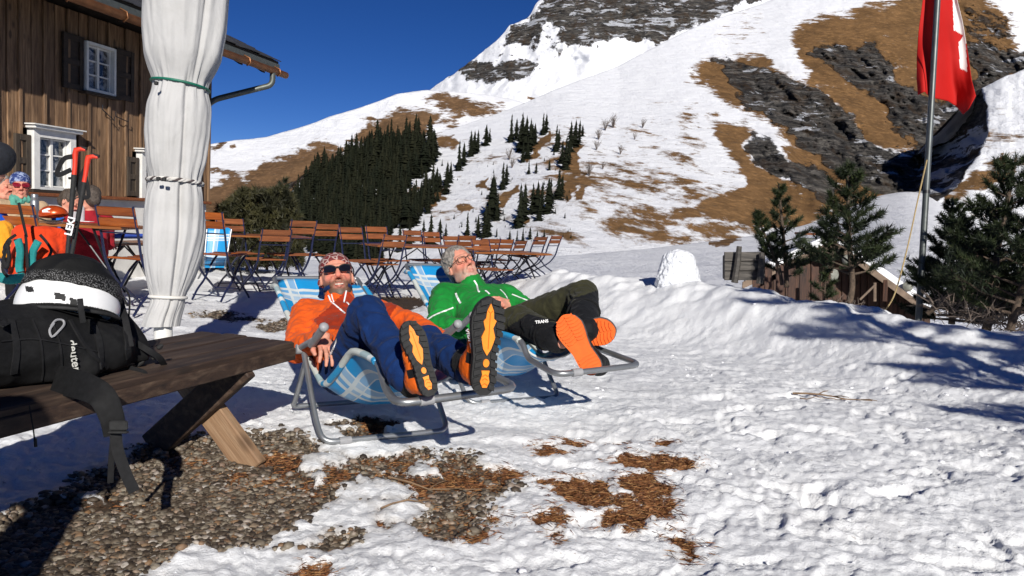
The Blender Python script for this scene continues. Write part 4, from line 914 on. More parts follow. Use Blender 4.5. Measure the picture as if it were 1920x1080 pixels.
# ------------------------------------------------------------------ heads, hands
SK = np.array((.56, .27, .19)); SKR = np.array((.62, .21, .15))
def head_prims(nose=1., smile=0, fat=0.):
    pr = [el((0, -.012, .035), (.074, .093, .088)), el((0, .012, -.03), (.062+fat, .072, .082), k=.03), el((0, .045, -.085), (.042+fat, .042, .032), k=.03), rc((0, .082, -.104), (0, .08, -.1), .014, k=.02)]
    for s in (-1, 1):
        pr += [rc((s*.043, .055, -.02), (s*.03, .068, -.028), .018, .016, k=.02), rc((s*.012, .09, .032), (s*.045, .072, .03), .010, .009, k=.015), rc((s*.052, -.0, -.075), (s*.03, .05, -.098), .018, .02, k=.02)]
        pr += [rc((s*.033, .108, .008), (s*.031, .106, .008), .017, .016, k=.012, neg=True)]
        pr += [rc((s*.033, .080, .008), (s*.034, .08, .008), .0145, .0145, k=.004)]
        pr += [rc((s*.022, .093, -.03), (s*.036, .078, -.062), .010, .008, k=.014)]
        pr += [el((s*.077, -.008, -.002), (.010, .020, .032), k=.008), el((s*.086, -.002, .0), (.006, .010, .017), k=.006, neg=True)]
    pr += [rc((0, .088, .022), (0, .114, -.022), .0085, .0125*nose, k=.014)]
    for s in (-1, 1): pr += [rc((s*.011, .103, -.027), (s*.012, .100, -.027), .0085, k=.006)]
    c = .006*smile
    for s in (-1, 1): pr += [rc((0, .097, -.061), (s*.024, .084, -.058+c), .0062, .004, k=.006), rc((0, .094, -.073), (s*.021, .083, -.066+c), .007, .004, k=.006)]
    pr += [rc((-.018, .106, -.0665+c*.5), (.018, .106, -.0665+c*.5), .0055, k=.003, neg=True)] if smile else [rc((-.02, .103, -.0665), (.02, .103, -.0665), .0022, k=.003, neg=True)]
    return pr
def head_tint(beard=None, lips=(.5, .16, .13)):
    def f(L):
        n = vn3(L*60, 5); c = np.tile(SK, (len(L), 1)); x, y, z = L[:, 0], L[:, 1], L[:, 2]
        red = np.exp(-(((np.abs(x)-.04)/.022)**2+((z+.022)/.025)**2))*(y > .02)+np.exp(-((x/.016)**2+((z+.022)/.02)**2))*(y > .09)*1.1+.3*np.exp(-(((z-.07)/.03)**2))
        c = c+(SKR-c)*np.clip(red, 0, 1)[:, None]; c = c*(1+.06*n)[:, None]
        if beard:
            col, am = beard; q = sstep(-.028, -.052, z+.006*n)*sstep(-.015, .02, y)*(1-.0*x); q = np.maximum(q, sstep(-.02, -.07, z)*(y > -.02)*(z > -.12)*.9)
            q = q*(1-np.exp(-((x/.024)**2+((z+.067)/.012)**2))*.9); q = q*np.clip(am+.35*n+.2, 0, 1)*(1-.5*np.exp(-(((np.abs(x)-.04)/.012)**2+((z+.04)/.012)**2)))
            mix = np.array(col)*(1-.0*x)[:, None]; wh = np.exp(-((x/.03)**2+((z+.105)/.02)**2)); mix = mix+(np.array((.35, .32, .28))-mix)*(wh*.3)[:, None]; c = c+(mix-c)*np.clip(q, 0, 1)[:, None]
        m = np.exp(-((x/.022)**4+((z+.067)/.0125)**2))*(y > .075); c = c+(np.array(lips)-c)*np.clip(m*.8, 0, 1)[:, None]; return c
    return f
def frame_mat(o, x, y, z, s=1.):
    m = np.array([list(x), list(y), list(z)])*s; o = np.array(o); return lambda L: L@m+o
def hand_prims(side=1, curl=.5, spread=.0):
    pr = []; xs = (-.030, -.010, .010, .029); Ls = ((.042, .026, .020), (.047, .030, .021), (.043, .028, .020), (.033, .020, .018))
    for i, x in enumerate(xs):
        pr.append(rc((x*.55*side, .0, 0), (x*side, .086-.004*abs(i-1.2), .002), .015, .0115, k=.016))
    for i, x in enumerate(xs):
        p = np.array((x*side, .088-.005*abs(i-1.2), .002)); a = curl*(.35+.1*i); dx = side*spread*(i-1.5)*.12+side*x*.9
        for L, r1, r2 in zip(Ls[i], (.0098, .0088, .0080), (.0088, .0080, .0068)):
            q = p+np.array((dx*L, math.cos(a)*L, -math.sin(a)*L)); pr.append(rc(p, q, r1, r2, k=.003)); p = q; a += curl*.75
    p0 = (-.020*side, .018, -.006); p1 = (-.046*side, .050, -.014); p2 = (-.054*side, .082, -.020); p3 = (-.050*side, .104, -.026)
    pr += [rc(p0, p1, .016, .013, k=.012), rc(p1, p2, .0115, .0105, k=.004), rc(p2, p3, .0105, .0085, k=.004), rc((0, -.05, 0), (0, .01, 0), .026, .024, k=.02)]
    return pr
def hand_tint(L):
    n = vn3(L*90, 3); c = np.tile(SK, (len(L), 1)); k = np.exp(-((L[:, 1]-.09)/.012)**2)*.5; return (c+(SKR-c)*k[:, None])*(1+.08*n)[:, None]
def join_np(parts): # (V,F,tint)
    V = []; F = []; T = []; b = 0
    for v, f, t in parts: V.append(v); F.append(f+b); T.append(t); b += len(v)
    return np.concatenate(V), np.concatenate(F), np.concatenate(T)
def body_mesh(person, head, hands, core, hd=.0032):
    parts = []
    V, F = sculpt(head['pr'], hd, .01); parts.append((head['xf'](V), F, head['tint'](V)))
    for hnd in hands:
        V, F = sculpt(hnd['pr'], .0026, .008); parts.append((hnd['xf'](V), F, hand_tint(V)))
    V, F = sculpt(core, .011); parts.append((V, F, np.tile(SK, (len(V), 1))))
    V, F, T = join_np(parts); me = np_mesh('body', V, F, attrs={'tint': T}); return link('body', me, MAT['skin'], person)
def axes_from(fwd, up):
    y = Vector(fwd).normalized(); z = Vector(up); z = (z-y*z.dot(y)).normalized(); x = y.cross(z); return x, y, z
# ------------------------------------------------------------------ loungers
def fabric_mat():
    n = N('plaid_lounger_fabric'); uv = n.co('UV'); sp = n.n('SeparateXYZ'); n.l(uv, sp.inputs[0]); B = (.010, .25, .56); W_ = (.56, .60, .60); Gr = (.20, .30, .34); T_ = (.02, .17, .36)
    def bands(v, per, st): return n.ramp(n.math('FRACT', n.math('MULTIPLY', v, per)), st, True)
    cu = bands(sp.outputs[0], 1.9, [(0, (0, 0, 0)), (.30, (1, 1, 1)), (.355, (.35, .35, .35)), (.48, (1, 1, 1)), (.50, (0, 0, 0))])
    cv = bands(sp.outputs[1], 2.6, [(0, (0, 0, 0)), (.28, (1, 1, 1)), (.34, (.2, .2, .2)), (.42, (1, 1, 1)), (.49, (.45, .45, .45)), (.60, (1, 1, 1)), (.63, (0, 0, 0))])
    c = n.mix(cv, B, W_); c = n.mix(cu, c, W_); c = n.mix(n.rng(n.noise(uv, 2, 3), .4, .7, 0, .25), c, T_)
    wv = n.n('TexChecker'); n.l(uv, wv.inputs[0]); wv.inputs['Scale'].default_value = 400
    return n.set(c, .45, 0, n.bump(n.noise(n.co(), 6, 3), .4, .01), .45)
MAT['plaid'] = fabric_mat()
def hem_mat():
    n = N('pale_hem'); return n.set((.50, .52, .50), .6)
MAT['hem'] = hem_mat()
def phem():
    n = N('striped_hem'); v = n.co(); sp = n.n('SeparateXYZ'); n.l(v, sp.inputs[0]); c = n.ramp(n.math('FRACT', n.math('MULTIPLY', sp.outputs[1], 2.6)), [(0, (.02, .26, .52)), (.25, (.55, .6, .6)), (.33, (.02, .26, .52)), (.4, (.55, .6, .6)), (.47, (.3, .4, .42)), (.6, (.5, .53, .5)), (.8, (.5, .53, .5))], True); return n.set(c, .5)
MAT['plaid_hem'] = phem()
def lounger(cx, cy, ang, label, grp, z0=0., bk=0., fl_=.88):
    a = Vector((math.sin(ang), -math.cos(ang), 0)); l = Vector((math.cos(ang), math.sin(ang), 0)); zb = z0+max(Hg(*(Vector((cx, cy, 0))+a*s_+l*q_).xy)-.006 for s_ in (.22, -.41) for q_ in (-.27, -.1, .1, .27))-.004
    T = lambda s, q, z: Vector((cx, cy, zb))+a*s+l*q+UZ*(z+(bk*min(1, (-s-.1)/.9) if s < -.1 and z > .25 else 0))
    rt = empty('deck_lounger', T(0, 0, 0), label=label, cat='lounger', group=grp); fx = Matrix.Translation(-rt.location)
    def fix(o): o.parent = rt; o.matrix_parent_inverse = fx; return o
    m = MB(); m.tube(fillet([T(-.13, -.285, .345), T(.12, -.29, .09), T(.22, -.285, .018), T(.22, .285, .018), T(.12, .29, .09), T(-.13, .285, .345)], .09), .0125, 12); fix(m.build('front_leg_frame', MAT['steel'], smooth=True))
    m = MB(); m.tube(fillet([T(-.13, -.262, .345), T(-.35, -.262, .06), T(-.41, -.26, .016), T(-.41, .26, .016), T(-.35, .262, .06), T(-.13, .262, .345)], .07), .0125, 12); fix(m.build('rear_leg_frame', MAT['steel'], smooth=True))
    RL = [(-.98, .60), (-.55, .435), (-.06, .27), (.09, .235), (.20, .29), (.37, .42), (.56, .425)]
    QW = [(-1.0, .236), (-.55, .245), (.1, .245), (.37, .215), (.56, .19)]
    rq = lambda s_: ip(QW, s_); rail = catmull([Vector((s_, 0, z_)) for s_, z_ in RL], 5)
    for q in (-1, 1):
        m = MB(); m.tube([T(p.x, q*rq(p.x), p.z) for p in rail], .0115, 10); fix(m.build('side_rail', MAT['steel'], smooth=True))
    m = MB(); m.tube(fillet([T(-.96, -.237, .592), T(-1.0, -.236, .61), T(-1.0, .236, .61), T(-.96, .237, .592)], .06), .0115, 10); fix(m.build('head_bar', MAT['steel'], smooth=True))
    m = MB(); m.tube(fillet([T(.54, -.19, .425), T(.60, -.187, .415), T(.67, -.19, .345), T(fl_, -.225, .335), T(fl_, .255, .36), T(.67, .215, .385), T(.60, .19, .425), T(.54, .19, .425)], .07), .0145, 12); fix(m.build('foot_frame', MAT['steel'], smooth=True))
    m = MB(); m.tube([T(fl_, -.14, .3395), T(fl_, -.09, .342)], .0185, 14)
    fix(m.build('tube_sleeve', MAT['plastic_grey'], smooth=True)); m = MB(); m.tube([T(.22, -.215, .018), T(.22, -.165, .018)], .0165, 14)
    fix(m.build('tube_sleeve', MAT['plastic_grey'], smooth=True))
    for q in (-.30, .30):
        m = MB(); m.tube([T(-.14, q, .355), T(.08, q, .425)], .013, 12); m.tube([T(.06, q, .402), T(.235, q, .502)], .0175, 14)
        m.lathe(T(.235, q, .502), [(.0175, -.005), (.0200, 0), (.0205, .008), (.016, .017), (.007, .021)], 14, basis(T(.235, q, .502)-T(.06, q, .402)))
        m.lathe(T(-.135, q, .35), [(.006, -.02), (.022, -.017), (.022, .017), (.006, .02)], 14, (a, UZ, l)); fix(m.build('armrest', MAT['plastic_grey'], smooth=True))
    prof = catmull([Vector((s_, 0, z_)) for s_, z_ in [(-1.0, .612), (-.8, .53)]+RL[1:]+[(.575, .424)]], 6)
    nl = 28; V = []; uv = []; L = 0
    for i, p in enumerate(prof):
        if i: L += (p-prof[i-1]).length
        for j in range(nl+1):
            t = j/nl*2-1; hw = rq(p.x)+.006; e = 1-abs(t)**2.4; top_round = -.05*max(0, abs(t)-.72)/.28*math.exp(-((p.x+1.0)/.06)**2)
            sag = -ip([(-1, .004), (-.8, .03), (-.55, .055), (-.2, .10), (0, .085), (.15, .11), (.35, .15), (.5, .14), (.58, .10)], p.x)*e
            V.append(T(p.x, hw*t, p.z+sag+.012*(1 if abs(t) > .97 else 0)+top_round+.004*float(vn(i*.5, j*.5, 3)))); uv.append((j/nl*.9+.05, L))
    me = np_mesh('fabric', [tuple(v) for v in V], gridF(len(prof), nl+1), uv=uv); o = fix(link('fabric', me, MAT['plaid'])); md = o.modifiers.new('thickness', 'SOLIDIFY'); md.thickness = .003; md.offset = 0
    for q in (-1, 1):
        m = MB(); pts = [Vector(V[i*(nl+1)+(0 if q < 0 else nl)])-UZ*.010 for i in range(len(prof))]; m.tube(pts, .0150, 10)
        fix(m.build('fabric_hem', MAT['plaid_hem'], smooth=True))
    m = MB(); m.tube([Vector(V[(len(prof)-1)*(nl+1)+j]) for j in range(nl+1)], .006, 8); fix(m.build('fabric_hem', MAT['hem'], smooth=True))
    for q in (-.25, .25):
        m = MB(); m.lathe(T(-.13, q*1.12, .33), [(.004, -.012), (.016, -.01), (.016, .01), (.004, .012)], 12, (a, UZ, l)); fix(m.build('pivot', MAT['plastic_grey'], smooth=True))
    return rt, T
L1, T1 = lounger(-.61, 3.44, R(29.5), 'near deck lounger with blue plaid cloth holding the man in orange', 'loungers of the two men', bk=-.02)
L2, T2 = lounger(-.05, 4.42, R(28), 'farther deck lounger with blue plaid cloth holding the man in green', 'loungers of the two men', bk=.07, z0=-.015, fl_=1.0)
# ------------------------------------------------------------------ boots
def boot(H, T_, nrm, kind, parent, yaw=0):
    H = Vector(H); T_ = Vector(T_); y = (T_-H).normalized(); z = -Vector(nrm); z = (z-y*z.dot(y)).normalized(); x = y.cross(z); L = (T_-H).length; k = L/.31
    xf = frame_mat(H, x, y, z, k); P3 = lambda a, b, c: H+(x*a+y*b+z*c)*k
    wid = lambda q: (1.28 if kind != 'hike' else 1.0)*ip([(0, .012), (.006, .022), (.02, .033), (.05, .039), (.09, .037), (.125, .035), (.17, .042), (.21, .050), (.245, .051), (.275, .043), (.295, .030), (.306, .015), (.31, .004)], q)
    cen = lambda q: yaw*.006*math.sin(q/.31*math.pi)
    ys = [0, .003, .008, .016, .028, .045, .07, .095, .12, .145, .17, .195, .22, .245, .262, .278, .29, .300, .307, .31]
    out = [(cen(q)+wid(q), q) for q in ys]+[(cen(q)-wid(q), q) for q in reversed(ys)]
    b = empty('boot', H); b.parent = parent; b.matrix_parent_inverse = parent.matrix_world.inverted(); fx = Matrix.Translation(-H)
    bpy.context.view_layer.update(); inv = b.matrix_world.inverted()
    def fix(o): o.parent = b; o.matrix_parent_inverse = inv; return o
    hike = kind == 'hike'
    m = MB(); rock_ = lambda q: .012*max(0, (q-.22)/.09)**2
    if hike:
        m.prism([P3(a, q, -.020) for a, q in out], z*(.030*k)); fix(m.build('sole', MAT['black']))
        m = MB()
        for i in range(12):
            q = .014+i*.0245; w_ = wid(q+.008)-.001; inn = ip([(0, .010), (.05, .018), (.10, .014), (.13, .013), (.2, .026), (.25, .018), (.28, .006), (.31, .004)], q+.01)
            for s in (-1, 1):
                if w_-inn < .006: continue
                a0, a1 = s*inn, s*w_; sl = .007; g_ = .0165
                m.prism([P3(a0, q+sl, -.027), P3(a1, q, -.027), P3(a1, q+g_, -.027), P3(a0, q+g_+sl, -.027)], z*(.008*k))
        fix(m.build('tread_lugs', MAT['black']))['kind'] = 'stuff'
        m = MB(); D_ = -.0265
        m.prism([P3(*c, D_) for c in ((0, .292), (-.011, .268), (-.013, .245), (-.022, .238), (-.013, .215), (-.022, .185), (-.012, .150), (0, .128), (.014, .150), (.022, .185), (.012, .21), (.019, .235), (.012, .245), (.010, .268))], z*(.007*k))
        m.prism([P3(.010*math.cos(t*.5236), .104+.013*math.sin(t*.5236), D_) for t in range(12)], z*(.007*k))
        m.prism([P3(*c, D_) for c in ((-.013, .080), (.013, .080), (.010, .066), (.015, .045), (.006, .026), (-.008, .026), (-.015, .045), (-.010, .066))], z*(.007*k))
        fix(m.build('sole_inlay', MAT['sole_yellow']))
        m = MB()
        for dy in (.034, .05, .062): m.tube([P3(-.009, dy, -.0275), P3(0, dy+.006, -.0275), P3(.009, dy, -.0275)], .0012*k, 4)
        m.tube([P3(-.008, .27, -.0275), P3(0, .262, -.0275), P3(.008, .27, -.0275)], .0012*k, 4); m.tube([P3(0, .26, -.0275), P3(-.002, .15, -.0275)], .0012*k, 4)
        fix(m.build('sole_relief', MAT['rub_orange']))
    else:
        m.prism([P3(a, q, -.014) for a, q in out], z*(.030*k)); fix(m.build('sole', MAT['sole_orange']))
        m = MB(); m.prism([P3(a*1.05, q*1.01-.001, .004) for a, q in out], z*(.022*k)); fix(m.build('welt', plain('grey_welt', (.06, .06, .062), .7, 0, .5, 60, .6)))
        m = MB()
        for q in np.arange(.165, .29, .017):
            w_ = wid(q)-.006
            for s in (-1, 1): m.prism([P3(s*.003, q+.006, -.0195), P3(s*w_*.55, q, -.0195), P3(s*w_, q+.005, -.0195), P3(s*w_, q+.014, -.0195), P3(s*w_*.55, q+.010, -.0195), P3(s*.003, q+.015, -.0195)], z*(.007*k))
        for q in np.arange(.015, .09, .017):
            w_ = wid(q)-.006; m.prism([P3(-w_, q, -.0195), P3(0, q+.006, -.0195), P3(w_, q, -.0195), P3(w_, q+.010, -.0195), P3(0, q+.015, -.0195), P3(-w_, q+.010, -.0195)], z*(.005*k))
        fix(m.build('tread_lugs', MAT['sole_orange']))['kind'] = 'stuff'
    pr = [rc((0, .045, .05), (0, .25, .030), .036, .034, k=.03), rc((-.012, .18, .03), (-.01, .25, .028), .033, .027, k=.02), rc((.012, .18, .03), (.01, .25, .028), .033, .027, k=.02), rc((0, .16, .06), (0, .07, .10), .036, .046, k=.04), rc((0, .07, .09), (0, .05, .205), .047, .054, k=.03), rc((0, .05, .04), (0, .05, .10), .037, .045, k=.02)]
    if hike: pr += [rc((0, .05, .205), (0, .048, .225), .056, .05, k=.02)]
    pr.append(pl((0, 0, .006), (0, 0, -1)))
    def mi(L, W_):
        a = np.zeros(len(L), int)
        if hike:
            zz_ = L[:, 2]; yy_ = L[:, 1]; a[(zz_ < .048+.02*np.sin(yy_*22)) & (yy_ < .262)] = 1; a[(zz_ > .05) & (zz_ < .12) & (yy_ > .02) & (yy_ < .16) & (np.abs(L[:, 0]) > .026)] = 1; a[(yy_ > .085) & (yy_ < .12) & (zz_ < .06)] = 0
        return a
    V, F = sculpt(pr, .005*1.0); V = wrinkle(V, F, .0015, 60, s=4); me = np_mesh('upper', xf(V), F, mat_idx=mi(V[F].mean(1), None)); up_ = fix(link('upper', me, [MAT['boot_black'], MAT['rub_orange']]))
    m = MB()
    for i in range(6):
        q = .20-i*.024; zz_ = .066+i*.013; m.tube([P3(-.026, q, zz_-.006), P3(0, q+.012, zz_+.014), P3(.026, q, zz_-.006)], .0022*k, 6)
    fix(m.build('laces', MAT['black_web'], smooth=True))
    m = MB()
    for i in range(4):
        for s in (-1, 1): m.lathe(P3(s*.036, .13-i*.02, .085+i*.022), [(.002, -.003), (.005, -.002), (.005, .002), (.002, .003)], 8, (y, z, x))
    fix(m.build('lace_hooks', MAT['steel'], smooth=True))
    return b, P3, (x, y, z)
# ------------------------------------------------------------------ the man in orange
def Pn(a): return P(*a)
def torso_prims(shL, shR, pel, neck, r=.095, wd=.16, belly=.02):
    shL, shR, pel, neck = map(Vector, (shL, shR, pel, neck)); mid = (shL+shR)/2; lat = (shR-shL).normalized(); ax = (mid-pel); nr = lat.cross(ax).normalized()
    if nr.z < 0: nr = -nr
    pr = []; chest = pel.lerp(mid, .82)
    for q in (-1, 0, 1): pr.append(rc(chest+lat*(q*wd*.55), pel.lerp(mid, .05)+lat*(q*wd*.48), r, r*.98, k=.05))
    pr.append(rc(shL.lerp(mid, .15), shR.lerp(mid, .15), r*.78, r*.78, k=.05)); pr.append(rc(pel.lerp(mid, .35)+nr*belly, pel.lerp(mid, .5)+nr*belly, r*.95, r, k=.06))
    pr.append(rc(mid.lerp(neck, .2), neck, r*.75, .062, k=.04)); return pr, nr
man1 = empty('person', P(660, 690, 3.5), label='man in orange jacket, navy trousers and sunglasses reclining in the near lounger, soles up', cat='person'); man1.location.z = .20
bpy.context.view_layer.update(); inv1 = man1.matrix_world.inverted()
def f1(o): o.parent = man1; o.matrix_parent_inverse = inv1; return o
hc = P(631, 521, 4.03); tc = -ray(631, 521).normalized()
hx, hy, hz = axes_from(tc*.90+UPV*.30+RIGHT*.05, UPV-RIGHT*.10); hxf = frame_mat(hc, hx, hy, hz, 1.06); H3 = lambda a, b, c: Vector(hxf(np.array([[a, b, c]]))[0])
neck = P(636, 562, 3.98); shR = P(572, 590, 3.88); shL = P(715, 590, 3.97); pel = P(668, 690, 3.42)
tp, nr1 = torso_prims(shR, shL, pel, neck)
elR = P(556, 655, 3.60); wrR = P(604, 634, 3.36); elL = P(778, 612, 3.80); wrL = P(830, 640, 3.60)
hipR = P(640, 700, 3.42); hipL = P(712, 692, 3.48); knR = P(688, 590, 3.06); anR = P(764, 700, 2.76); knL = P(800, 642, 3.10); anL = P(880, 688, 2.76)
jk = tp+[rc(shR, elR, .072, .058, k=.035), rc(elR, wrR, .058, .044, k=.02), rc(shL, elL, .072, .058, k=.035), rc(elL, wrL, .058, .046, k=.02), rc(neck-hy*.0, neck+hz*.028, .071, .066, k=.02), rc(neck+hz*.09, neck+hz*.12, .055, .055, k=.008, neg=True)]
chestpoly = [(618, 575), (648, 545), (700, 556), (745, 572), (700, 640), (650, 650), (640, 618), (600, 616), (588, 600)]
def mi1(L, W_):
    x, y, z = projN(W_); a = np.zeros(len(W_), int); d = polysd(x, y, chestpoly); a[(d > 0) & (z < 3.95)] = 1; return a
jacket1 = f1(smesh('jacket', jk, .0075, [MAT['orange'], MAT['rust']], amp=.0085, sc=21, mi=mi1)); bj = dec(jacket1)
tr = [rc(hipR, knR, .090, .070, k=.03), rc(knR, anR, .068, .060, k=.03), rc(hipL, knL, .086, .066, k=.03), rc(knL, anL, .064, .064, k=.02), rc(hipR, hipL, .095, .09, k=.03), rc(anR, anR.lerp(knR, .35), .066, .068, k=.02)]
trousers1 = f1(smesh('trousers', tr, .0075, MAT['blue_trouser'], amp=.009, sc=17, seed=7)); bt = dec(trousers1)
wy = (P(621, 668, 3.22)-wrR); hxx, hyy, hzz = axes_from(wy, -ray(610, 640).normalized()*.6+UPV*.6+RIGHT*.35)
core1 = [rc(elR, wrR+ (wrR-elR).normalized()*.03, .035, .026), rc(shR, elR, .045, .035), rc(shL, elL, .045, .035), rc(elL, wrL, .035, .027), rc(neck+hz*.07, neck+hz*.01, .050, .050), rc((shR+shL)/2-nr1*.03, pel, .06, .07), rc(hipR, knR, .07, .05), rc(hipL, knL, .07, .05), rc(knR, anR, .05, .04), rc(knL, anL, .05, .04)]
lx, ly, lz = axes_from((wrL-elL), UPV)
body1 = f1(body_mesh(man1, {'pr': head_prims(1.1, 1, .004), 'xf': hxf, 'tint': head_tint(((.09, .052, .032), 1.0))}, [{'pr': hand_prims(-1, .42, .6), 'xf': frame_mat(wrR+hyy*.01, hxx, hyy, hzz, 1.02)}, {'pr': hand_prims(1, .6), 'xf': frame_mat(wrL, lx, ly, lz)}], core1)); bb1 = dec(body1)
# bandana
def band_mat():
    n = N('patterned_bandana'); v = n.co(); vo = n.n('TexVoronoi', feature='DISTANCE_TO_EDGE'); va = n.mapped((1, 1, 1)); n.l(va, vo.inputs['Vector']); vo.inputs['Scale'].default_value = 34
    c = n.mix(n.rng(vo.outputs['Distance'], .04, .09, .8, 0), (.13, .015, .015), (.45, .36, .33)); return n.set(c, .8)
MAT['bandana'] = band_mat()
pr = [el((0, -.014, .040), (.083, .102, .093)), rc((-.066, -.01, -.02), (.066, -.01, -.02), .028, k=.02), rc((0, -.09, -.03), (0, -.07, .02), .05, k=.03), el((0, .085, -.055), (.2, .11, .10), k=.006, neg=True), pl((0, 0, -.065), (0, 0, -1)), pl((0, .06, .055), (0, .75, -.66), .01)]
f1(smesh('bandana', pr, .0045, MAT['bandana'], amp=.002, sc=40, xf=hxf))
def lensm(dark):
    n = N('dark_lens'); return n.set((.006, .006, .008), .05, 0, None, .9)
MAT['lens'] = lensm(1)
glasses = f1(empty('sunglasses', (0, 0, 0))) if False else None
def lens(s, w_, h_, cy, rad, tilt=.12, wrap=.9):
    v = []; out = []
    for t in range(20):
        a = t/20*2*math.pi; ca, sa = math.cos(a), math.sin(a); x = math.copysign(abs(ca)**.6, ca)*w_; z = math.copysign(abs(sa)**.75, sa)*h_*(1+.18*ca*1)
        X = s*(.035+x); out.append((X, cy-wrap*X*X/.19*1.0, .010+z+tilt*abs(X)))
    return out
m = MB()
for s in (-1, 1):
    o_ = lens(s, .029, .019, .1105, 0); m.prism([H3(*p) for p in o_], hy*.003)
sg = f1(m.build('sunglasses', MAT['lens'], smooth=False))
m = MB()
m.tube([H3(-.010, .112, .016), H3(0, .116, .018), H3(.010, .112, .016)], .0038, 8)
for s in (-1, 1):
    m.tube(catmull([H3(s*.008, .111, .020), H3(s*.035, .106, .032), H3(s*.064, .092, .028), H3(s*.078, .070, .018), H3(s*.084, .02, .010), H3(s*.082, -.02, .0)], 4), .0032, 8)
o = m.build('spectacle_frame', MAT['black'], smooth=True); o.parent = sg
m = MB(); m.tube(catmull([H3(-.018, .0985, -.0635), H3(0, .1035, -.066), H3(.018, .0985, -.0635)], 4), .0034, 8); f1(m.build('teeth', plain('teeth', (.55, .5, .42), .35)))
# collar lining, zip lines, prints
m = MB(); cr = [neck+hz*.058+(hx*math.cos(t)*.062+hy*math.sin(t)*.062)+hz*.0 for t in np.linspace(0, 6.283, 26)]; m.tube(cr, .014, 8); f1(m.build('neck_gaiter', MAT['blue_trouser'], smooth=True))
stripe(bj, [(616, 554), (620, 565), (627, 571), (638, 580), (647, 588)], .007, MAT['white_trim'], 'zip_trim', man1); stripe(bj, [(649, 545), (647, 556), (645, 568)], .007, MAT['white_trim'], 'zip_trim', man1)
stripe(bj, [(650, 567), (655, 572), (657, 577)], .007, MAT['white_trim'], 'zip_trim', man1); stripe(bj, [(622, 552), (624, 560), (626, 568)], .005, MAT['white_trim'], 'zip_trim', man1)
stripe(bt, [(632, 636), (626, 652), (618, 668), (613, 678)], .008, MAT['white_trim'], 'pocket_trim', man1)
for c_ in man1.children:
    if c_.matrix_parent_inverse == Matrix(): c_.matrix_parent_inverse = inv1
def cuff(a, b, r, mat, par, inv, nm='cuff'):
    m = MB(); a = Vector(a); b = Vector(b); m.tube([a, a.lerp(b, .5), b], [r, r*1.02, r*.96], 18); o = m.build(nm, mat, smooth=True); o.parent = par; o.matrix_parent_inverse = inv; return o
cuff(wrR-(wrR-elR).normalized()*.03, wrR+(wrR-elR).normalized()*.012, .040, plain('grey_cuff', (.06, .07, .09), .8), man1, inv1)
tcb = -ray(780, 672).normalized()
bR, PR, aR = boot(P(806, 742, 2.60), P(762, 602, 2.60), tcb*.93+RIGHT*.30-UPV*.04, 'hike', man1, -1)
bL, PL, aL = boot(P(903, 738, 2.56), P(918, 556, 2.52), -ray(910, 645).normalized()*.93+RIGHT*.24, 'hike', man1, 1)
ctext = MAT['white_trim']
def btext(PB, ax, body, y0, x0, zz_, size, par, sgn=-1):
    x, y, z = ax; o = text3d(body, PB(x0, y0, zz_), -y, z if sgn < 0 else z, size, ctext, 'boot_lettering'); o.parent = par; bpy.context.view_layer.update(); o.matrix_parent_inverse = par.matrix_world.inverted()
# ------------------------------------------------------------------ the man in green
man2 = empty('person', P(930, 640, 4.5), label='grey haired man in green jacket and glasses reclining in the farther lounger, ankles crossed', cat='person'); man2.location.z = .18
bpy.context.view_layer.update(); inv2 = man2.matrix_world.inverted()
def f2(o): o.parent = man2; o.matrix_parent_inverse = inv2; return o
hc = P(864, 500, 4.98); tc = -ray(864, 500).normalized()
hx, hy, hz = axes_from(tc*.84+UPV*.42+RIGHT*.36, UPV*.9-RIGHT*.36+tc*-.1); hxf2 = frame_mat(hc, hx, hy, hz, 1.10); H3 = lambda a, b, c: Vector(hxf2(np.array([[a, b, c]]))[0])
neck = P(884, 532, 4.92); shR = P(832, 556, 4.82); shL = P(950, 558, 4.98); pel = P(930, 622, 4.50)
tp, nr2 = torso_prims(shR, shL, pel, neck, .105, .17, .03)
elR = P(822, 612, 4.55); wrR = P(880, 618, 4.38); elL = P(1000, 590, 4.80); wrL = P(958, 572, 4.50)
hipR = P(915, 622, 4.52); hipL = P(955, 610, 4.56); knR = P(972, 602, 4.15); anR = P(1052, 640, 3.74); knL = P(1092, 556, 4.22); anL = P(1096, 612, 3.86)
jk = tp+[rc(shR, elR, .082, .07, k=.035), rc(elR, wrR, .07, .052, k=.02), rc(shL, elL, .08, .066, k=.035), rc(elL, wrL, .064, .048, k=.02), rc(neck-hz*.01, neck+hz*.004, .078, .072, k=.02), rc(neck+hz*.055, neck+hz*.09, .060, .060, k=.008, neg=True)]
jacket2 = f2(smesh('jacket', jk, .0085, MAT['green'], amp=.009, sc=18, seed=11)); bj2 = dec(jacket2)
tr = [rc(hipR, knR, .098, .082, k=.03), rc(knR, anR.lerp(knR, .25), .080, .072, k=.03), rc(hipL, knL, .098, .085, k=.03), rc(knL, anL.lerp(knL, .1), .082, .074, k=.03), rc(hipR, hipL, .11, .10, k=.03)]
black2 = [(940, 650), (946, 618), (990, 588), (1030, 600), (1040, 640), (1000, 660)], [(1062, 576), (1086, 556), (1128, 542), (1150, 600), (1110, 640), (1070, 620)]
def mi2(L, W_):
    x, y, z = projN(W_); a = np.zeros(len(W_), int)
    for q in black2: a[polysd(x, y, q) > 0] = 1
    return a
trousers2 = f2(smesh('trousers', tr, .0085, [MAT['olive'], MAT['boot_black']], amp=.008, sc=17, seed=17, mi=mi2))
wy = (P(930, 560, 4.40)-wrL); hxx, hyy, hzz = axes_from(P(938, 566, 4.42)-wrL, tc+UPV*.8)
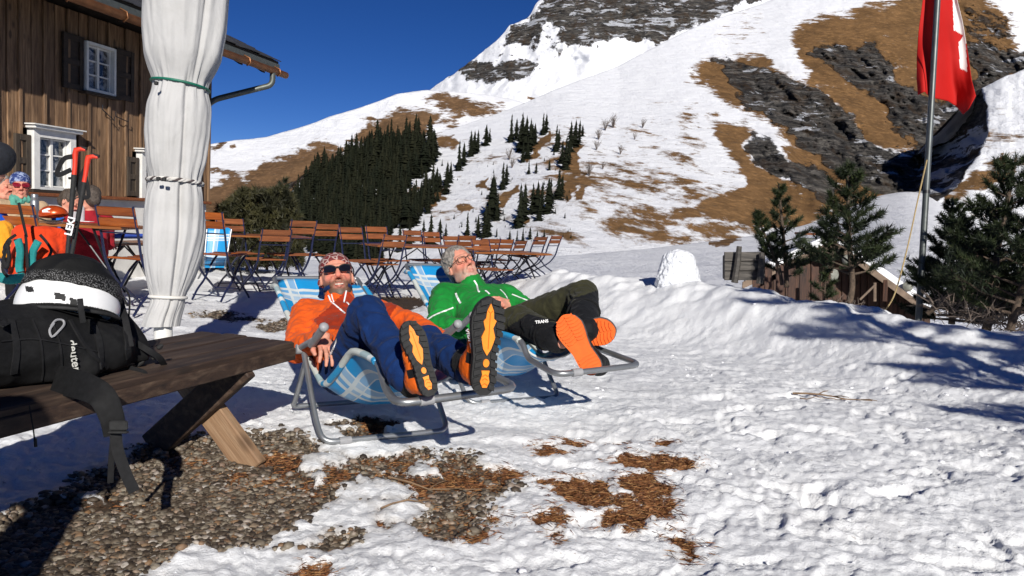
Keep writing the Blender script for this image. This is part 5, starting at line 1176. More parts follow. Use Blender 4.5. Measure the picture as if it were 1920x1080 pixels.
core2 = [rc(shR, elR, .05, .04), rc(elR, wrR, .04, .03), rc(shL, elL, .05, .04), rc(elL, wrL, .04, .028), rc(neck+hz*.06, neck+hz*.01, .054, .054), rc((shR+shL)/2-nr2*.03, pel, .06, .07), rc(hipR, knR, .07, .05), rc(hipL, knL, .07, .05), rc(knR, anR, .05, .04), rc(knL, anL, .05, .04)]
body2 = f2(body_mesh(man2, {'pr': head_prims(1., 0, .006), 'xf': hxf2, 'tint': head_tint(((.36, .29, .25), .35), (.45, .17, .14))}, [{'pr': hand_prims(1, .4, .4), 'xf': frame_mat(wrL+hyy*.02, hxx, hyy, hzz, 1.0)}, {'pr': hand_prims(-1, .6), 'xf': frame_mat(wrR, *axes_from(wrR-elR, UPV))}], core2, .004))
pr = [el((0, -.022, .045), (.090, .100, .094)), rc((-.07, -.02, .0), (.07, -.02, .0), .026, k=.02), rc((0, -.09, -.03), (0, -.07, .02), .05, k=.03), el((0, .09, -.02), (.066, .10, .105), k=.012, neg=True), pl((0, 0, -.075), (0, 0, -1)), rc((-.09, .0, -.02), (-.07, .03, -.02), .016, k=.01, neg=True), rc((.09, .0, -.02), (.07, .03, -.02), .016, k=.01, neg=True)]
f2(smesh('hair', pr, .0045, MAT['hair'], amp=.006, sc=42, xf=hxf2))
m = MB()
for s in (-1, 1):
    o_ = [H3(s*(.034+math.copysign(abs(math.cos(t))**.5, math.cos(t))*.026), .112-.10*abs(.034+math.cos(t)*.026)**1.3*3, .008+math.copysign(abs(math.sin(t))**.6, math.sin(t))*.016) for t in np.linspace(0, 6.283, 25)]
    m.tube(o_, .0021, 6, False); m.tube([H3(s*.060, .095, .014), H3(s*.078, .055, .010), H3(s*.082, -.01, .002)], .0022, 6)
m.tube([H3(-.008, .110, .012), H3(0, .114, .014), H3(.008, .110, .012)], .002, 6); f2(m.build('spectacles', MAT['dark_wood'], smooth=True))
for pts, w_ in (([(889, 526), (894, 535), (897, 546), (900, 547)], .010), ([(910, 545), (914, 548), (918, 552)], .010), ([(801, 600), (815, 591), (832, 584), (850, 577)], .009), ([(855, 550), (857, 556), (861, 564), (864, 569)], .012), ([(938, 543), (946, 551), (952, 561)], .006), ([(960, 552), (975, 558), (990, 564)], .008)):
    o = stripe(bj2, pts, w_, MAT['white_trim'], 'zip_trim', man2)
    if o: o.matrix_parent_inverse = inv2
b2R, P2R, a2R = boot(P(1118, 700, 3.62), P(1056, 592, 3.70), -ray(1088, 645).normalized()*.95-RIGHT*.20+UPV*.05, 'snow', man2, 1)
b2L, P2L, a2L = boot(P(1036, 640, 3.88), P(1154, 618, 3.80), -ray(1120, 622).normalized()*.95-UPV*.12, 'snow', man2, 1)
# gaiters with straps
for (a, b, r, par) in ((anR.lerp(knR, .08), anR.lerp(knR, .36), .073, 0), (anL.lerp(knL, -.1), anL.lerp(knL, .55), .075, 1)):
    o = smesh('boot_shaft', [rc(a, b, r*.92, r*1.05)], .009, MAT['boot_black'], amp=.003, sc=30); f2(o)
    m = MB(); c = a.lerp(b, .8); ax = basis(b-a); m.tube([c+ax[0]*math.cos(t)*r*1.06+ax[1]*math.sin(t)*r*1.06 for t in np.linspace(0, 6.283, 24)], .012, 6, sq=.4); f2(m.build('boot_strap', MAT['black_web'], smooth=True))
# ------------------------------------------------------------------ bench / low table in the foreground
C0 = P(553, 640, 3.24); bz = C0.z; BU = Vector((.316, .949, 0)).normalized(); BVv = Vector((-.949, .316, 0)).normalized()
def Bp(u, v, z=0.): return Vector((C0.x, C0.y, bz))-BU*u+BVv*v+UZ*z     # u back from the far end, v across, z above the top
bench = empty('wooden_bench', Bp(.2, .24, -bz+gz(-1.1, 3)), label='long weathered plank bench on crossed legs, black backpack lying on it', cat='bench')
fxb = Matrix.Translation(-bench.location)
def fb(o): o.parent = bench; o.matrix_parent_inverse = fxb; return o
BAX = (BVv, BU, UZ)
for i in range(4):
    m = MB(); c = Bp(1.6, .055+.122*i, -.022); Lp = 3.2; m.box((0, 0, 0), (.116, Lp, .044), None, .006)
    bm_ = m; o = m.build('plank', MAT['bench']); o.matrix_world = Matrix.Translation(c+BU*(.008*(i % 3)-.004)-UZ*.0015*(i % 2)) @ Matrix(BAX).transposed().to_4x4(); fb(o)
m = MB(); m.box(Bp(1.6, .006, -.05), (.035, 3.19, .052), BAX, .004); fb(m.build('apron', MAT['bench']))
gy = lambda p: Hg(p.x, p.y)
for uu in (.30, 2.6):
    for k, (va, vb) in enumerate(((.44, .02), (.02, .44))):
        top = Bp(uu+(0 if k else -.05), va, -.05); bot = Bp(uu+(0 if k else -.05), vb+(.02 if k else -.02), 0); bot.z = gy(bot)-.02; d = (top-bot); L_ = d.length; dz = d.normalized(); sx = BU.cross(dz).normalized()
        m = MB(); m.box((0, 0, 0), (.118, .046, L_), None, .005); o = m.build('leg', MAT['bench_lit_tan'] if k == 0 else MAT['bench']); o.matrix_world = Matrix.Translation((top+bot)/2) @ Matrix((sx, BU, dz)).transposed().to_4x4(); fb(o)  # legs in two tones: sunlight put into pale one, bench shade into dark
    m = MB(); m.box((0, 0, 0), (.40, .045, .05), None, .005); o = m.build('cross_batten', MAT['bench_lit_tan']); o.matrix_world = Matrix.Translation(Bp(uu-.05, .24, -.07)) @ Matrix(BAX).transposed().to_4x4(); fb(o)
# ------------------------------------------------------------------ black backpack on the bench
pk = empty('backpack', Bp(1.0, .25), label='big black backpack lying on the bench with a helmet netted on top', cat='backpack'); fxp = Matrix.Translation(-pk.location)
def fp(o): o.parent = pk; o.matrix_parent_inverse = fxp; return o
pr = [rc(P(-70, 655, 2.15), P(60, 650, 2.33), .12, .118, k=.05), rc(P(60, 650, 2.33), P(190, 655, 2.50), .115, .098, k=.05), rc(P(20, 612, 2.5), P(170, 625, 2.62), .09, .085, k=.05), rc(P(195, 600, 2.60), P(250, 668, 2.62), .072, .062, k=.04), rc(P(60, 682, 2.30), P(150, 692, 2.38), .055, .055, k=.04), rc(P(210, 690, 2.55), P(285, 690, 2.70), .045, .028, k=.03)]
zf = bz+.006
pr.append(pl((0, 0, zf), (0, 0, -1), .02))
pb = fp(smesh('pack_body', pr, .0075, MAT['black_cloth'], amp=.009, sc=11, seed=23)); bp = dec(pb)
for pts, w_ in (([(60, 600), (75, 640), (80, 690), (78, 712)], .004), ([(0, 640), (60, 636), (120, 645), (180, 660)], .004), ([(100, 610), (112, 650), (116, 700)], .004), ([(170, 600), (185, 640), (190, 690)], .02), ([(215, 575), (235, 620), (240, 670)], .022), ([(130, 600), (160, 650), (200, 690)], .012), ([(20, 600), (30, 650), (25, 700)], .018)):
    stripe(bp, pts, w_, MAT['black_web'], 'webbing_strap', pk, .005)
    if pk.children[-1].matrix_parent_inverse == Matrix(): pass
for c_ in pk.children: c_.matrix_parent_inverse = fxp
lg = [on(bp, x, y, .004) for x, y in ((100, 608), (92, 620), (96, 632), (108, 622), (118, 610), (116, 602), (104, 602), (95, 612))]; lg = [q[0] for q in lg if q]
m = MB(); m.tube(catmull(lg, 4), .0035, 6); fp(m.build('cord_loop', MAT['plastic_grey'], smooth=True))
h_ = on(bp, 137, 666, .006)
if h_:
    yd = (UPV*.15+RIGHT*.98); o = text3d('deuter', h_[0]-ray(137, 666).normalized()*.004, -UPV*.98+RIGHT*.17, yd, .036, plain('print_grey', (.45, .45, .42), .6), 'printed_lettering', None, .001, .0004); fp(o)
# hip belt wing and its webbing hanging over the bench edge
nv = -ray(200, 760).normalized()
m = ribbon([P(105, 712, 2.24), P(150, 722, 2.16), P(190, 742, 2.12), P(209, 780, 2.12), P(215, 815, 2.13)], [.085, .055], .012, nv); fp(m.build('hip_belt_wing', MAT['black_cloth'], smooth=True))
m = ribbon([P(216, 800, 2.12), P(220, 840, 2.12), P(235, 885, 2.13), P(252, 922, 2.14)], .030, .003, nv); fp(m.build('webbing_strap', MAT['black_web'], smooth=True))
m = ribbon([P(214, 805, 2.15), P(209, 860, 2.17), P(207, 905, 2.19)], .016, .003, nv); fp(m.build('webbing_strap', MAT['black_web'], smooth=True))
m = MB()
for dx, dy in ((0, 0),):
    c = P(222, 798, 2.10); m.box(c, (.05, .012, .028), (RIGHT, FWD, UPV), .004); m.box(c-UPV*.018, (.052, .016, .006), (RIGHT, FWD, UPV), .002)
fp(m.build('buckle', MAT['black']))
m = MB()
for i, (a, b, s_) in enumerate(((268, 655, .03), (290, 668, .026), (300, 650, .022), (262, 680, .03))): m.box(P(a, b, 2.6), (s_, .014, s_*.7), (RIGHT*.8+UPV*.6, FWD, UPV*.8-RIGHT*.6), .004)
fp(m.build('buckle', MAT['black']))
for pts in ([(250, 640, 2.58), (275, 655, 2.56), (300, 672, 2.6), (310, 690, 2.66)], [(240, 690, 2.55), (270, 700, 2.5), (262, 715, 2.45)], [(225, 560, 2.6), (235, 600, 2.5), (245, 650, 2.48)], [(0, 610, 2.1), (30, 596, 2.25), (50, 600, 2.3)]):
    m = ribbon([P(*q) for q in pts], .020, .003, nv); fp(m.build('webbing_strap', MAT['black_web'], smooth=True))
m = MB(); m.tube(catmull([P(235, 540, 2.6), P(243, 560, 2.6), P(241, 600, 2.55), P(238, 640, 2.5)], 4), .003, 6); m.tube([P(62, 800, 2.0), P(66, 835, 2.0)], .002, 6); m.tube([P(66, 822, 2.0), P(67, 838, 2.0)], .004, 6); m.tube([P(62, 802, 2.0), P(55, 760, 2.0)], .002, 6); fp(m.build('draw_cord', MAT['black_web'], smooth=True))
# helmet in a net
hm = empty('climbing_helmet', P(130, 560, 2.42), label='white climbing helmet held under black netting on the backpack', cat='helmet'); bpy.context.view_layer.update(); ih = hm.matrix_world.inverted()
def fh(o): o.parent = hm; o.matrix_parent_inverse = ih; return o
hax = axes_from(-ray(130, 560).normalized()*.9+UPV*.25, UPV+RIGHT*.12)
hcen = P(128, 577, 2.44); hf = frame_mat(hcen, *hax)
pr = [el((0, 0, 0), (.148, .125, .135)), pl((0, 0, -.026), (0, 0, -1), .01), el((0, .0, -.05), (.128, .108, .11), k=.01, neg=True)]
vents = [[(47, 536), (62, 538), (64, 548), (49, 547)], [(101, 547), (122, 552), (124, 565), (103, 561)], [(130, 557), (144, 562), (146, 574), (132, 570)]]
def mih(L, W_):
    x, y, z = projN(W_); a = np.zeros(len(W_), int)
    for q in vents: a[(polysd(x, y, q) > 0) & (L[:, 1] > 0)] = 1
    a[(L[:, 2] < -.020) & (L[:, 2] > -.026)] = 1
    return a
fh(smesh('shell', pr, .0032, [plain('white_helmet_shell', (.72, .72, .72), .3, 0, .03, 10, 0), MAT['black']], mi=mih, xf=hf))
def netm():
    n = N('black_mesh_net'); v = n.co(); m1 = n.mapped((1, 1, 1), (.3, .2, .78)); ck = n.n('TexVoronoi'); n.l(m1, ck.inputs['Vector']); ck.inputs['Scale'].default_value = 260
    z_ = n.attr('tint', 'Color'); sp = n.n('SeparateXYZ'); n.l(z_, sp.inputs[0]); hole = n.rng(ck.outputs['Distance'], .25, .42, 1, 0); f = n.math('MULTIPLY', hole, sp.outputs[0])
    return n.set(n.mix(f, (.006, .006, .006), (.20, .20, .20)), .7, 0, n.bump(n.noise(v, 40, 2), .4, .006), .25)
MAT['net'] = netm()
def tnet(L): z = L[:, 2]; return np.stack([sstep(.0, .03, z)*(1-sstep(.075, .095, z))]*3, 1)
pr = [el((.0, -.002, .018), (.152, .130, .140)), el((.02, .0, .10), (.10, .09, .06), k=.05), pl((0, 0, .034), (.10, .15, -1), .006)]
fp(smesh('net_cover', pr, .0055, MAT['net'], amp=.008, sc=14, xf=hf, tint=tnet))
m = ribbon([P(150, 560, 2.29), P(152, 580, 2.285), P(156, 605, 2.29)], .016, .004, nv); fp(m.build('webbing_strap', MAT['black_web'], smooth=True))
m = MB(); m.tube(catmull([Vector(hf(np.array([[x, y, z]]))[0]) for x, y, z in ((-.146, .03, -.03), (-.10, .095, -.034), (0, .13, -.036), (.10, .095, -.034), (.146, .03, -.03))], 5), .006, 8); fh(m.build('rim_trim', MAT['black'], smooth=True))
# ------------------------------------------------------------------ trekking poles
def pole(px0, py0, px1, py1, Z, lab, seed):
    top = P(px0, py0, Z); bot = P(px1, py1, Z+.02); d = (bot-top).normalized(); gnd = top+d*1.30; rt = empty('trekking_pole', gnd, label=lab, cat='trekking pole', group='pair of trekking poles'); fxx = Matrix.Translation(-gnd); fz = lambda o: (setattr(o, 'parent', rt), setattr(o, 'matrix_parent_inverse', fxx), o)[2]
    s_ = 1.0
    m = MB(); m.tube([top+RIGHT*.055+UPV*.004, top+RIGHT*.03+UPV*.012, top+UPV*.006, top-RIGHT*.006-UPV*.02, top+d*.05+RIGHT*-.002, top+d*.10, top+d*.15], [.008, .013, .017, .016, .014, .013, .014], 12); fz(m.build('grip', MAT['grip'] if 'grip' in MAT else MAT.setdefault('grip', plain('red_grip', (.62, .035, .012), .5, 0, .15)), smooth=True))
    m = MB(); m.tube([top+d*.14, top+d*.62], [.015, .011], 12); m.tube([top+RIGHT*.02+UPV*.022, top+RIGHT*.062+UPV*.012], .009, 8); m.tube([top+d*.16-RIGHT*.01+FWD*.0, top+d*.16-RIGHT*.03], .008, 6); fz(m.build('foam_grip', MAT['black'], smooth=True))
    m = MB(); m.tube([top+d*.60, gnd], [.0105, .008], 10); fz(m.build('shaft', MAT['wpaint'], smooth=True))
    m = MB(); m.tube([top+d*.74, top+d*.88], [.017, .020], 10); fz(m.build('lower_sleeve', MAT['grip'], smooth=True))
    return rt, top, d, fz
r1, t1, d1, fz1 = pole(143, 283, 126, 480, 4.5, 'trekking pole with red cork-shaped grip, the higher and left of the pair behind the backpack', 1)
r2, t2, d2, fz2 = pole(166, 297, 134, 480, 4.46, 'trekking pole with red grip, the lower and right of the pair behind the backpack', 2)
m = ribbon([t1+d1*.03, t1+RIGHT*-.06+UPV*-.05+FWD*-.02, t1+RIGHT*-.11-UPV*.12, t1+RIGHT*-.10-UPV*.14, t1-RIGHT*.03-UPV*.11], .028, .005, -FWD); fz1(m.build('wrist_strap', MAT['black_web'], smooth=True))
m = ribbon([t2+d2*.03, t2-RIGHT*.04-UPV*.10, t2-RIGHT*.05-UPV*.2, t2-UPV*.22, t2+d2*.1], .022, .005, -FWD); fz2(m.build('wrist_strap', MAT['black_web'], smooth=True))
q_ = t2+d2*.56-FWD*.022; fz2(text3d('LEKI', P(132, 424, 4.42), UPV*.98+RIGHT*.22, -RIGHT+UPV*.2, .058, MAT['white_trim'], 'shaft_lettering', None, .002, .0015))

def place_text(bo, body, px, py, xd, yd, size, par_name='boot_lettering'):
    u_ = [c for c in bo.children if c.name.startswith('upper')][0]; h = on(dec(u_), px, py, .003)
    if h:
        n_ = h[1]; x_ = xd-n_*xd.dot(n_); o = text3d(body, h[0], x_, yd-n_*yd.dot(n_), size, MAT['white_trim'], par_name, None, .0006, .0004); o.parent = bo; o.matrix_parent_inverse = bo.matrix_world.inverted()
bpy.context.view_layer.update()
place_text(bR, 'vibram', 741, 652, UPV*-.98+RIGHT*.12, RIGHT, .034)
place_text(bL, 'vibram', 884, 640, UPV*-.98, RIGHT, .034)
for (t_, px, py, o_) in (('TRANS', 1016, 604, .8),):
    for c_ in [c for c in man2.children if c.name.startswith('boot_shaft')]:
        h = on(dec(c_), px, py, .004)
        if h: f2(text3d(t_, h[0]-FWD*.02, RIGHT*.98+UPV*.12, UPV, .021, MAT['white_trim'], 'strap_lettering', None, .0006, .0006)); break
# ------------------------------------------------------------------ beer garden chairs and tables
def make_chair(mat):
    rt = empty('folding_chair'); o = lambda m, n, mt, s=True: m.build(n, mt, rt, smooth=s)
    for q in (-.20, .20):
        m = MB(); m.tube(catmull([(q, -.34, .90), (q, -.27, .66), (q, -.22, .46), (q, -.10, .28), (q, .10, .14), (q, .22, .05), (q, .27, 0)], 4), .0125, 6); o(m, 'back_leg_tube', MAT['blue_steel'])
        q2 = q*.9; m = MB(); m.tube(catmull([(q2, .20, .445), (q2, .06, .34), (q2, -.06, .20), (q2, -.20, .10), (q2, -.30, 0)], 4), .0125, 6); o(m, 'front_leg_tube', MAT['blue_steel'])
    for (y, z) in ((.20, .09), (-.26, .05), (-.275, .68)):
        m = MB(); m.tube([(-.2, y, z), (.2, y, z)], .007, 5); o(m, 'crossbar', MAT['blue_steel'])
    for z, y in ((.855, -.338), (.765, -.312)):
        m = MB(); m.box((0, y+.012, z), (.43, .016, .075), (Vector((1, 0, 0)), Vector((0, .96, .27)), Vector((0, -.27, .96))), .006); o(m, 'back_slat', mat, False)
    for k in range(5):
        m = MB(); m.box((0, -.16+k*.083, .455+.004*(k-2)**2*.6), (.41, .068, .016), None, .004); o(m, 'seat_slat', mat, False)
    return rt
cp = {'n': make_chair(MAT['slat']), 'f': make_chair(MAT['slat_far'])}
usedc = {'n': False, 'f': False}
ROW = math.atan2(.533, .846)
def chair(px, py, Z, rz, label, k='f', grp='folding chairs of the terrace', s=1., tilt=0):
    """px,py: centre of the back slats' top edge"""
    c = cp[k] if not usedc[k] else copy_tree(cp[k]); usedc[k] = True
    p = P(px, py, Z); off = Vector((math.sin(rz)*.34, -math.cos(rz)*.34, 0))*s; x, y = p.x-off.x, p.y-off.y
    zg = gz(x, y)+.012; s = max(.8, min(1.15, (p.z-zg)/.90)); c.location = (x, y, zg); c.rotation_euler = (tilt, 0, rz); c.scale = (1, 1, s); tag(c, label, 'chair', grp); return c
FN = ROW+.15       # near side: back towards us; its forward axis points up-left
near_rz = ROW
far_rz = ROW+math.pi
chair(430, 409, 10.5, far_rz+.34, 'folding chair at the left end of the left far table, beside the dark bush')
chair(571, 413, 10.2, near_rz+.35, 'folding chair at the right end of the left far table')
chair(614, 419, 10.9, near_rz+.3, 'empty folding chair just right of the left far table, second from its end')
chair(657, 425, 10.9, far_rz+.34, 'folding chair facing us between the two far tables, above the orange man')
chair(705, 424, 11.4, far_rz+.34, 'folding chair facing us at the left end of the long far table')
chair(772, 431, 12.6, far_rz+.34, 'folding chair behind the long far table, left of the grey haired man')
chair(808, 434, 13.2, far_rz+.34, 'folding chair behind the long far table, just left of the grey haired head')
chair(845, 442, 13.8, far_rz+.34, 'low set folding chair back peeping over the grey haired head')
chair(877, 441, 12.3, near_rz+.3, 'folding chair tilted beside the grey haired head, in front of the long table')
chair(921, 447, 12.5, near_rz+.15, 'folding chair touching the grey haired head on its right')
chair(948, 448, 12.9, near_rz+.25, 'folding chair fourth from the row end at right')
chair(979, 451, 13.2, near_rz+.55, 'narrow-looking folding chair third from the right end of the row')
chair(1015, 455, 12.9, near_rz+.45, 'folding chair second from the right end of the row')
chair(1044, 457, 13.2, near_rz+.5, 'folding chair at the far right end of the row')
chair(520, 430, 9.9, near_rz+.2, 'folding chair pushed under the near side of the left far table')
chair(742, 440, 10.6, near_rz+.3, 'folding chair pushed under the near side of the long table, above the two men')
chair(900, 449, 12.0, far_rz+.3, 'folding chair squeezed behind the grey haired head in the dense part of the row')
chair(386, 396, 8.6, near_rz-.75+.0, 'folding chair half hidden by the parasol, beside the blue lounger', 'n')
chair(214, 386, 6.9, -.25, 'glossy orange slatted chair with its back to us at the left table', 'n')
chair(20, 382, 6.4, -.12, 'orange slatted chair cut by the left edge of the picture', 'n')
def table(A, B, wd, label, mat, grp='terrace tables', H=.75, leg=.28):
    A = Vector(A); B = Vector(B); zt = (A.z+B.z)/2; d = (B-A); d.z = 0; L = d.length; d.normalize(); n_ = Vector((-d.y, d.x, 0)); mid = (A+B)/2; mid.z = zt
    rt = empty('folding_table', (mid.x, mid.y, gz(mid.x, mid.y)), label=label, cat='table', group=grp); fxx = Matrix.Translation(-rt.location); fx = lambda o: (setattr(o, 'parent', rt), setattr(o, 'matrix_parent_inverse', fxx), o)[2]
    nb = 5
    for i in range(nb):
        m = MB(); m.box((0, 0, 0), (L, wd/nb-.006, .026), None, .004); o = m.build('tabletop_board', mat); o.matrix_world = Matrix.Translation(mid+n_*((i+.5)/nb-.5)*wd-UZ*.013) @ Matrix((d, n_, UZ)).transposed().to_4x4(); fx(o)
    for s in (-1, 1):
        c = mid+d*(s*(L/2-leg)); g_ = gz(c.x, c.y)
        for k in (-1, 1):
            m = MB(); m.tube([c+n_*(k*wd*.42)+UZ*-.03, Vector((c.x, c.y, g_+.35)), Vector((c.x, c.y, g_))-n_*(k*wd*.48)], .013, 6); fx(m.build('leg', MAT['dark_steel'], smooth=True))
        m = MB(); m.tube([c+n_*(wd*.42)-UZ*.04, c-n_*(wd*.42)-UZ*.04], .011, 6); fx(m.build('crossbar', MAT['dark_steel'], smooth=True))
    for s in (-1, 1):
        m = MB(); c = mid+d*(s*(L/2-leg)); m.tube([Vector((c.x, c.y, gz(c.x, c.y)+.35)), mid-UZ*.05], .009, 6); fx(m.build('brace', MAT['dark_steel'], smooth=True))
    return rt
table(P(408, 437, 10.6), P(572, 444, 11.3), .7, 'long folding table in front of the dark bush, left of the orange man', MAT['table_top'])
table(P(690, 455, 11.2), P(868, 464, 12.1), .7, 'long folding table behind the two men, left half of the long row', MAT['table_top'])
table(P(872, 467, 12.1), P(1012, 476, 12.9), .7, 'long folding table at the right end of the row, beyond the grey haired man', MAT['table_top'])
table(P(30, 414, 7.3), P(262, 424, 7.3), .7, 'table at the left by the chalet with flask, helmet and bottle on it', MAT['table_top'])
table(P(170, 455, 8.6), P(290, 452, 9.6), .45, 'low bench-height table with a blue cushion behind the left table', MAT['table_top'], H=.5)
# things on the left table
def topz(px, py, Z): return P(px, py, Z)
m = MB(); b = P(65, 413, 7.1); m.lathe(b, [(.036, 0), (.037, .01), (.037, .17), (.030, .19), (.031, .192), (.031, .235), (.024, .243)], 20); tag(m.build('thermos_flask', MAT['steel'], smooth=True), 'tall silver thermos flask standing on the left table', 'flask')
rt = empty('ski_helmet', P(100, 411, 7.0), label='orange metallic helmet lying on the left table', cat='helmet'); bpy.context.view_layer.update(); ih2 = rt.matrix_world.inverted()
hf2 = frame_mat(P(100, 402, 7.0), RIGHT, -FWD, UPV)
o = smesh('shell', [el((0, 0, 0), (.125, .10, .082)), pl((0, 0, -.03), (.25, 0, -1), .01), el((-.0, 0, -.04), (.105, .085, .07), neg=True)], .006, [plain('orange_metallic', (.55, .07, .012), .28, .4, .2), MAT['white_trim']], mi=lambda L, W_: ((polysd(L[:, 0], L[:, 2], [(-.05, .03), (.0, .05), (.03, .045), (.0, .02), (.04, .01), (-.04, .008)]) > 0) & (L[:, 1] > 0)).astype(int), xf=hf2); o.parent = rt; o.matrix_parent_inverse = ih2
m = MB(); m.tube(catmull([P(75, 410, 6.93), P(90, 414, 6.9), P(110, 414, 6.92), P(122, 410, 6.98)], 4), .008, 6); o = m.build('rim', MAT['black'], smooth=True); o.parent = rt; o.matrix_parent_inverse = ih2
bt_m = N('bottle_plastic'); MAT['bottle'] = bt_m.set((.55, .6, .62), .1, 0, None, .6, Alpha=.55)
m = MB(); m.lathe(P(152, 415, 7.0), [(.028, 0), (.030, .01), (.030, .10), (.026, .13), (.013, .155), (.013, .175)], 16); o = tag(m.build('water_bottle', MAT['bottle'], smooth=True), 'small clear water bottle right of the trekking poles on the left table', 'bottle')
m = MB(); m.lathe(P(139, 415, 7.05), [(.026, 0), (.030, .09)], 16); tag(m.build('drinking_glass', MAT['bottle'], smooth=True), 'short drinking glass next to the water bottle', 'glass')
m = MB(); m.box(P(160, 415, 6.95), (.12, .08, .004), None); tag(m.build('paper_slip', MAT['white_trim']), 'white slip of paper on the left table edge', 'paper')
m = MB(); m.box(P(205, 443, 8.6), (.95, .34, .035), (BU*.5+RIGHT*.86, FWD, UPV), .012); tag(m.build('seat_cushion', plain('blue_cushion', (.012, .045, .28), .8), smooth=False), 'flat blue cushion on the seat behind the glossy chair', 'cushion')
# ------------------------------------------------------------------ guests at the left table
def guest(label, hp, Zh, fwd, up, jac, hat=None, hair=None, lap=True, beard=None, shade=False, sc=1.08, sl=None, r=.085, extras=None):
    hc = P(hp[0], hp[1], Zh); sl = sl or (-.20, .20); nk = hc-UZ*.15; f = Vector(fwd); f.z = 0; f.normalize(); lat = f.cross(UZ)
    rt = empty('person', (hc.x, hc.y, gz(hc.x, hc.y)), label=label, cat='person'); bpy.context.view_layer.update(); inv = rt.matrix_world.inverted()
    fx = lambda o: (setattr(o, 'parent', rt), setattr(o, 'matrix_parent_inverse', inv), o)[2]
    ax = axes_from(fwd, up); hx_ = frame_mat(hc, *ax, sc); H = lambda a, b, c: Vector(hx_(np.array([[a, b, c]]))[0])
    s1, s2 = nk-UZ*.06-lat*.19, nk-UZ*.06+lat*.19; pel = nk-UZ*.52-f*.05; el1, el2 = s1-UZ*.26+f*.05-lat*.04, s2-UZ*.26+f*.05+lat*.04; w1, w2 = el1+f*.22+lat*.08+UZ*.03, el2+f*.22-lat*.08+UZ*.03
    tp, _ = torso_prims(s2, s1, pel, nk, r)
    fx(smesh('jacket', tp+[rc(s1, el1, .062, .052, k=.03), rc(el1, w1, .052, .042), rc(s2, el2, .062, .052, k=.03), rc(el2, w2, .052, .042)], .014, jac, amp=.009, sc=12, seed=len(label)))
    k1, k2 = pel+f*.42-lat*.10, pel+f*.42+lat*.10
    fx(smesh('trousers', [rc(pel-lat*.08, k1, .085, .07), rc(k1, k1-UZ*.38, .068, .055), rc(pel+lat*.08, k2, .085, .07), rc(k2, k2-UZ*.38, .068, .055)], .016, MAT['boot_black'] if lap else jac))
    core = [rc(nk-UZ*.02, nk+UZ*.06, .05), rc(nk-UZ*.05, pel, .06), rc(s1, el1, .035), rc(el1, w1, .03), rc(s2, el2, .035), rc(el2, w2, .03), rc(w1, w1+f*.05, .03), rc(w2, w2+f*.05, .03)]
    hm_ = [{'pr': hand_prims(1, .5), 'xf': frame_mat(w, *axes_from(f, UZ))} for w in (w1, w2)]
    fx(body_mesh(rt, {'pr': head_prims(1, 1), 'xf': hx_, 'tint': head_tint(beard)}, hm_, core, .0055))
    if hair: fx(smesh('hair', [el((0, -.022, .045), (.088, .100, .092)), rc((0, -.08, -.02), (0, -.06, .02), .055, k=.03), el((0, .09, -.02), (.066, .10, .10), k=.012, neg=True)], .009, hair, amp=.006, sc=40, xf=hx_))
    if hat: fx(smesh('headband', [el((0, -.012, .048), (.086, .104, .088)), el((0, .09, -.055), (.2, .11, .095), k=.006, neg=True), pl((0, 0, -.02), (0, 0, -1))], .007, hat, xf=hx_))
    if shade:
        m = MB()
        for s in (-1, 1): m.prism([H(*p) for p in lens(s, .032, .019, .112, 0, .05)], ax[1]*.004)
        o = fx(m.build('sunglasses', MAT['lens_red'])); m = MB()
        for s in (-1, 1): m.tube([H(s*.06, .09, .02), H(s*.084, .02, .012)], .004, 6)
        fx(m.build('spectacle_frame', MAT['black']))
    return rt, fx, H, ax, nk
nl_ = N('red_mirror_lens'); MAT['lens_red'] = nl_.set((.25, .01, .02), .12, .3, None, .8)
nb_ = N('blue_patterned_band'); v_ = nb_.co(); MAT['bband'] = nb_.set(nb_.mix(nb_.rng(nb_.noise(v_, 30, 3, .6, 1), .5, .56), (.012, .03, .14), (.28, .34, .5)), .7)
MAT['beige'] = cloth('beige_jacket', (.38, .27, .17)); MAT['bluejk'] = cloth('bright_blue_jacket', (.015, .13, .55)); MAT['redjk'] = cloth('dark_red_jacket', (.26, .012, .02)); MAT['darkjk'] = cloth('dark_jacket', (.02, .02, .03)); MAT['tealscarf'] = cloth('teal_scarf', (.10, .33, .26))
g1, fx1, Hg1, ax1, nk1 = guest('smiling woman in beige jacket, teal scarf, blue headband and red sunglasses behind the flask', (38, 349), 7.75, -ray(38, 349)*.95+RIGHT*.1, UPV+RIGHT*-.03, MAT['beige'], hat=MAT['bband'], shade=True)
fx1(smesh('scarf', [rc(nk1+UZ*.035+Vector((math.cos(a)*.055, math.sin(a)*.055, 0)), nk1+UZ*.02+Vector((math.cos(a+1)*.062, math.sin(a+1)*.062, -.01)), .034) for a in np.arange(0, 6.3, .9)]+[rc(nk1-FWD*.08, nk1-FWD*.09-UZ*.10, .045, .03)], .009, MAT['tealscarf'], amp=.010, sc=30))
guest('man with short grey-brown hair cut by the left edge, seated beside the woman', (4, 352), 8.0, RIGHT*.9-FWD*.2, UPV, MAT['orange'], hair=MAT['hair'], sl=None)
guest('person in bright blue jacket leaning over the left table beyond the orange helmet', (132, 380), 8.3, RIGHT*.8-FWD*.15-UPV*.4, UPV+RIGHT*.5, MAT['bluejk'], hair=MAT['hair_dark'])
guest('person with brown hair and dark red jacket sitting right of the trekking poles', (168, 374), 7.9, -RIGHT*.75+FWD*.5, UPV, MAT['redjk'], hair=MAT['hair_dark'])
MAT['darkhat'] = plain('dark_wool', (.010, .012, .018), .9, 0, .4, 60, .8)
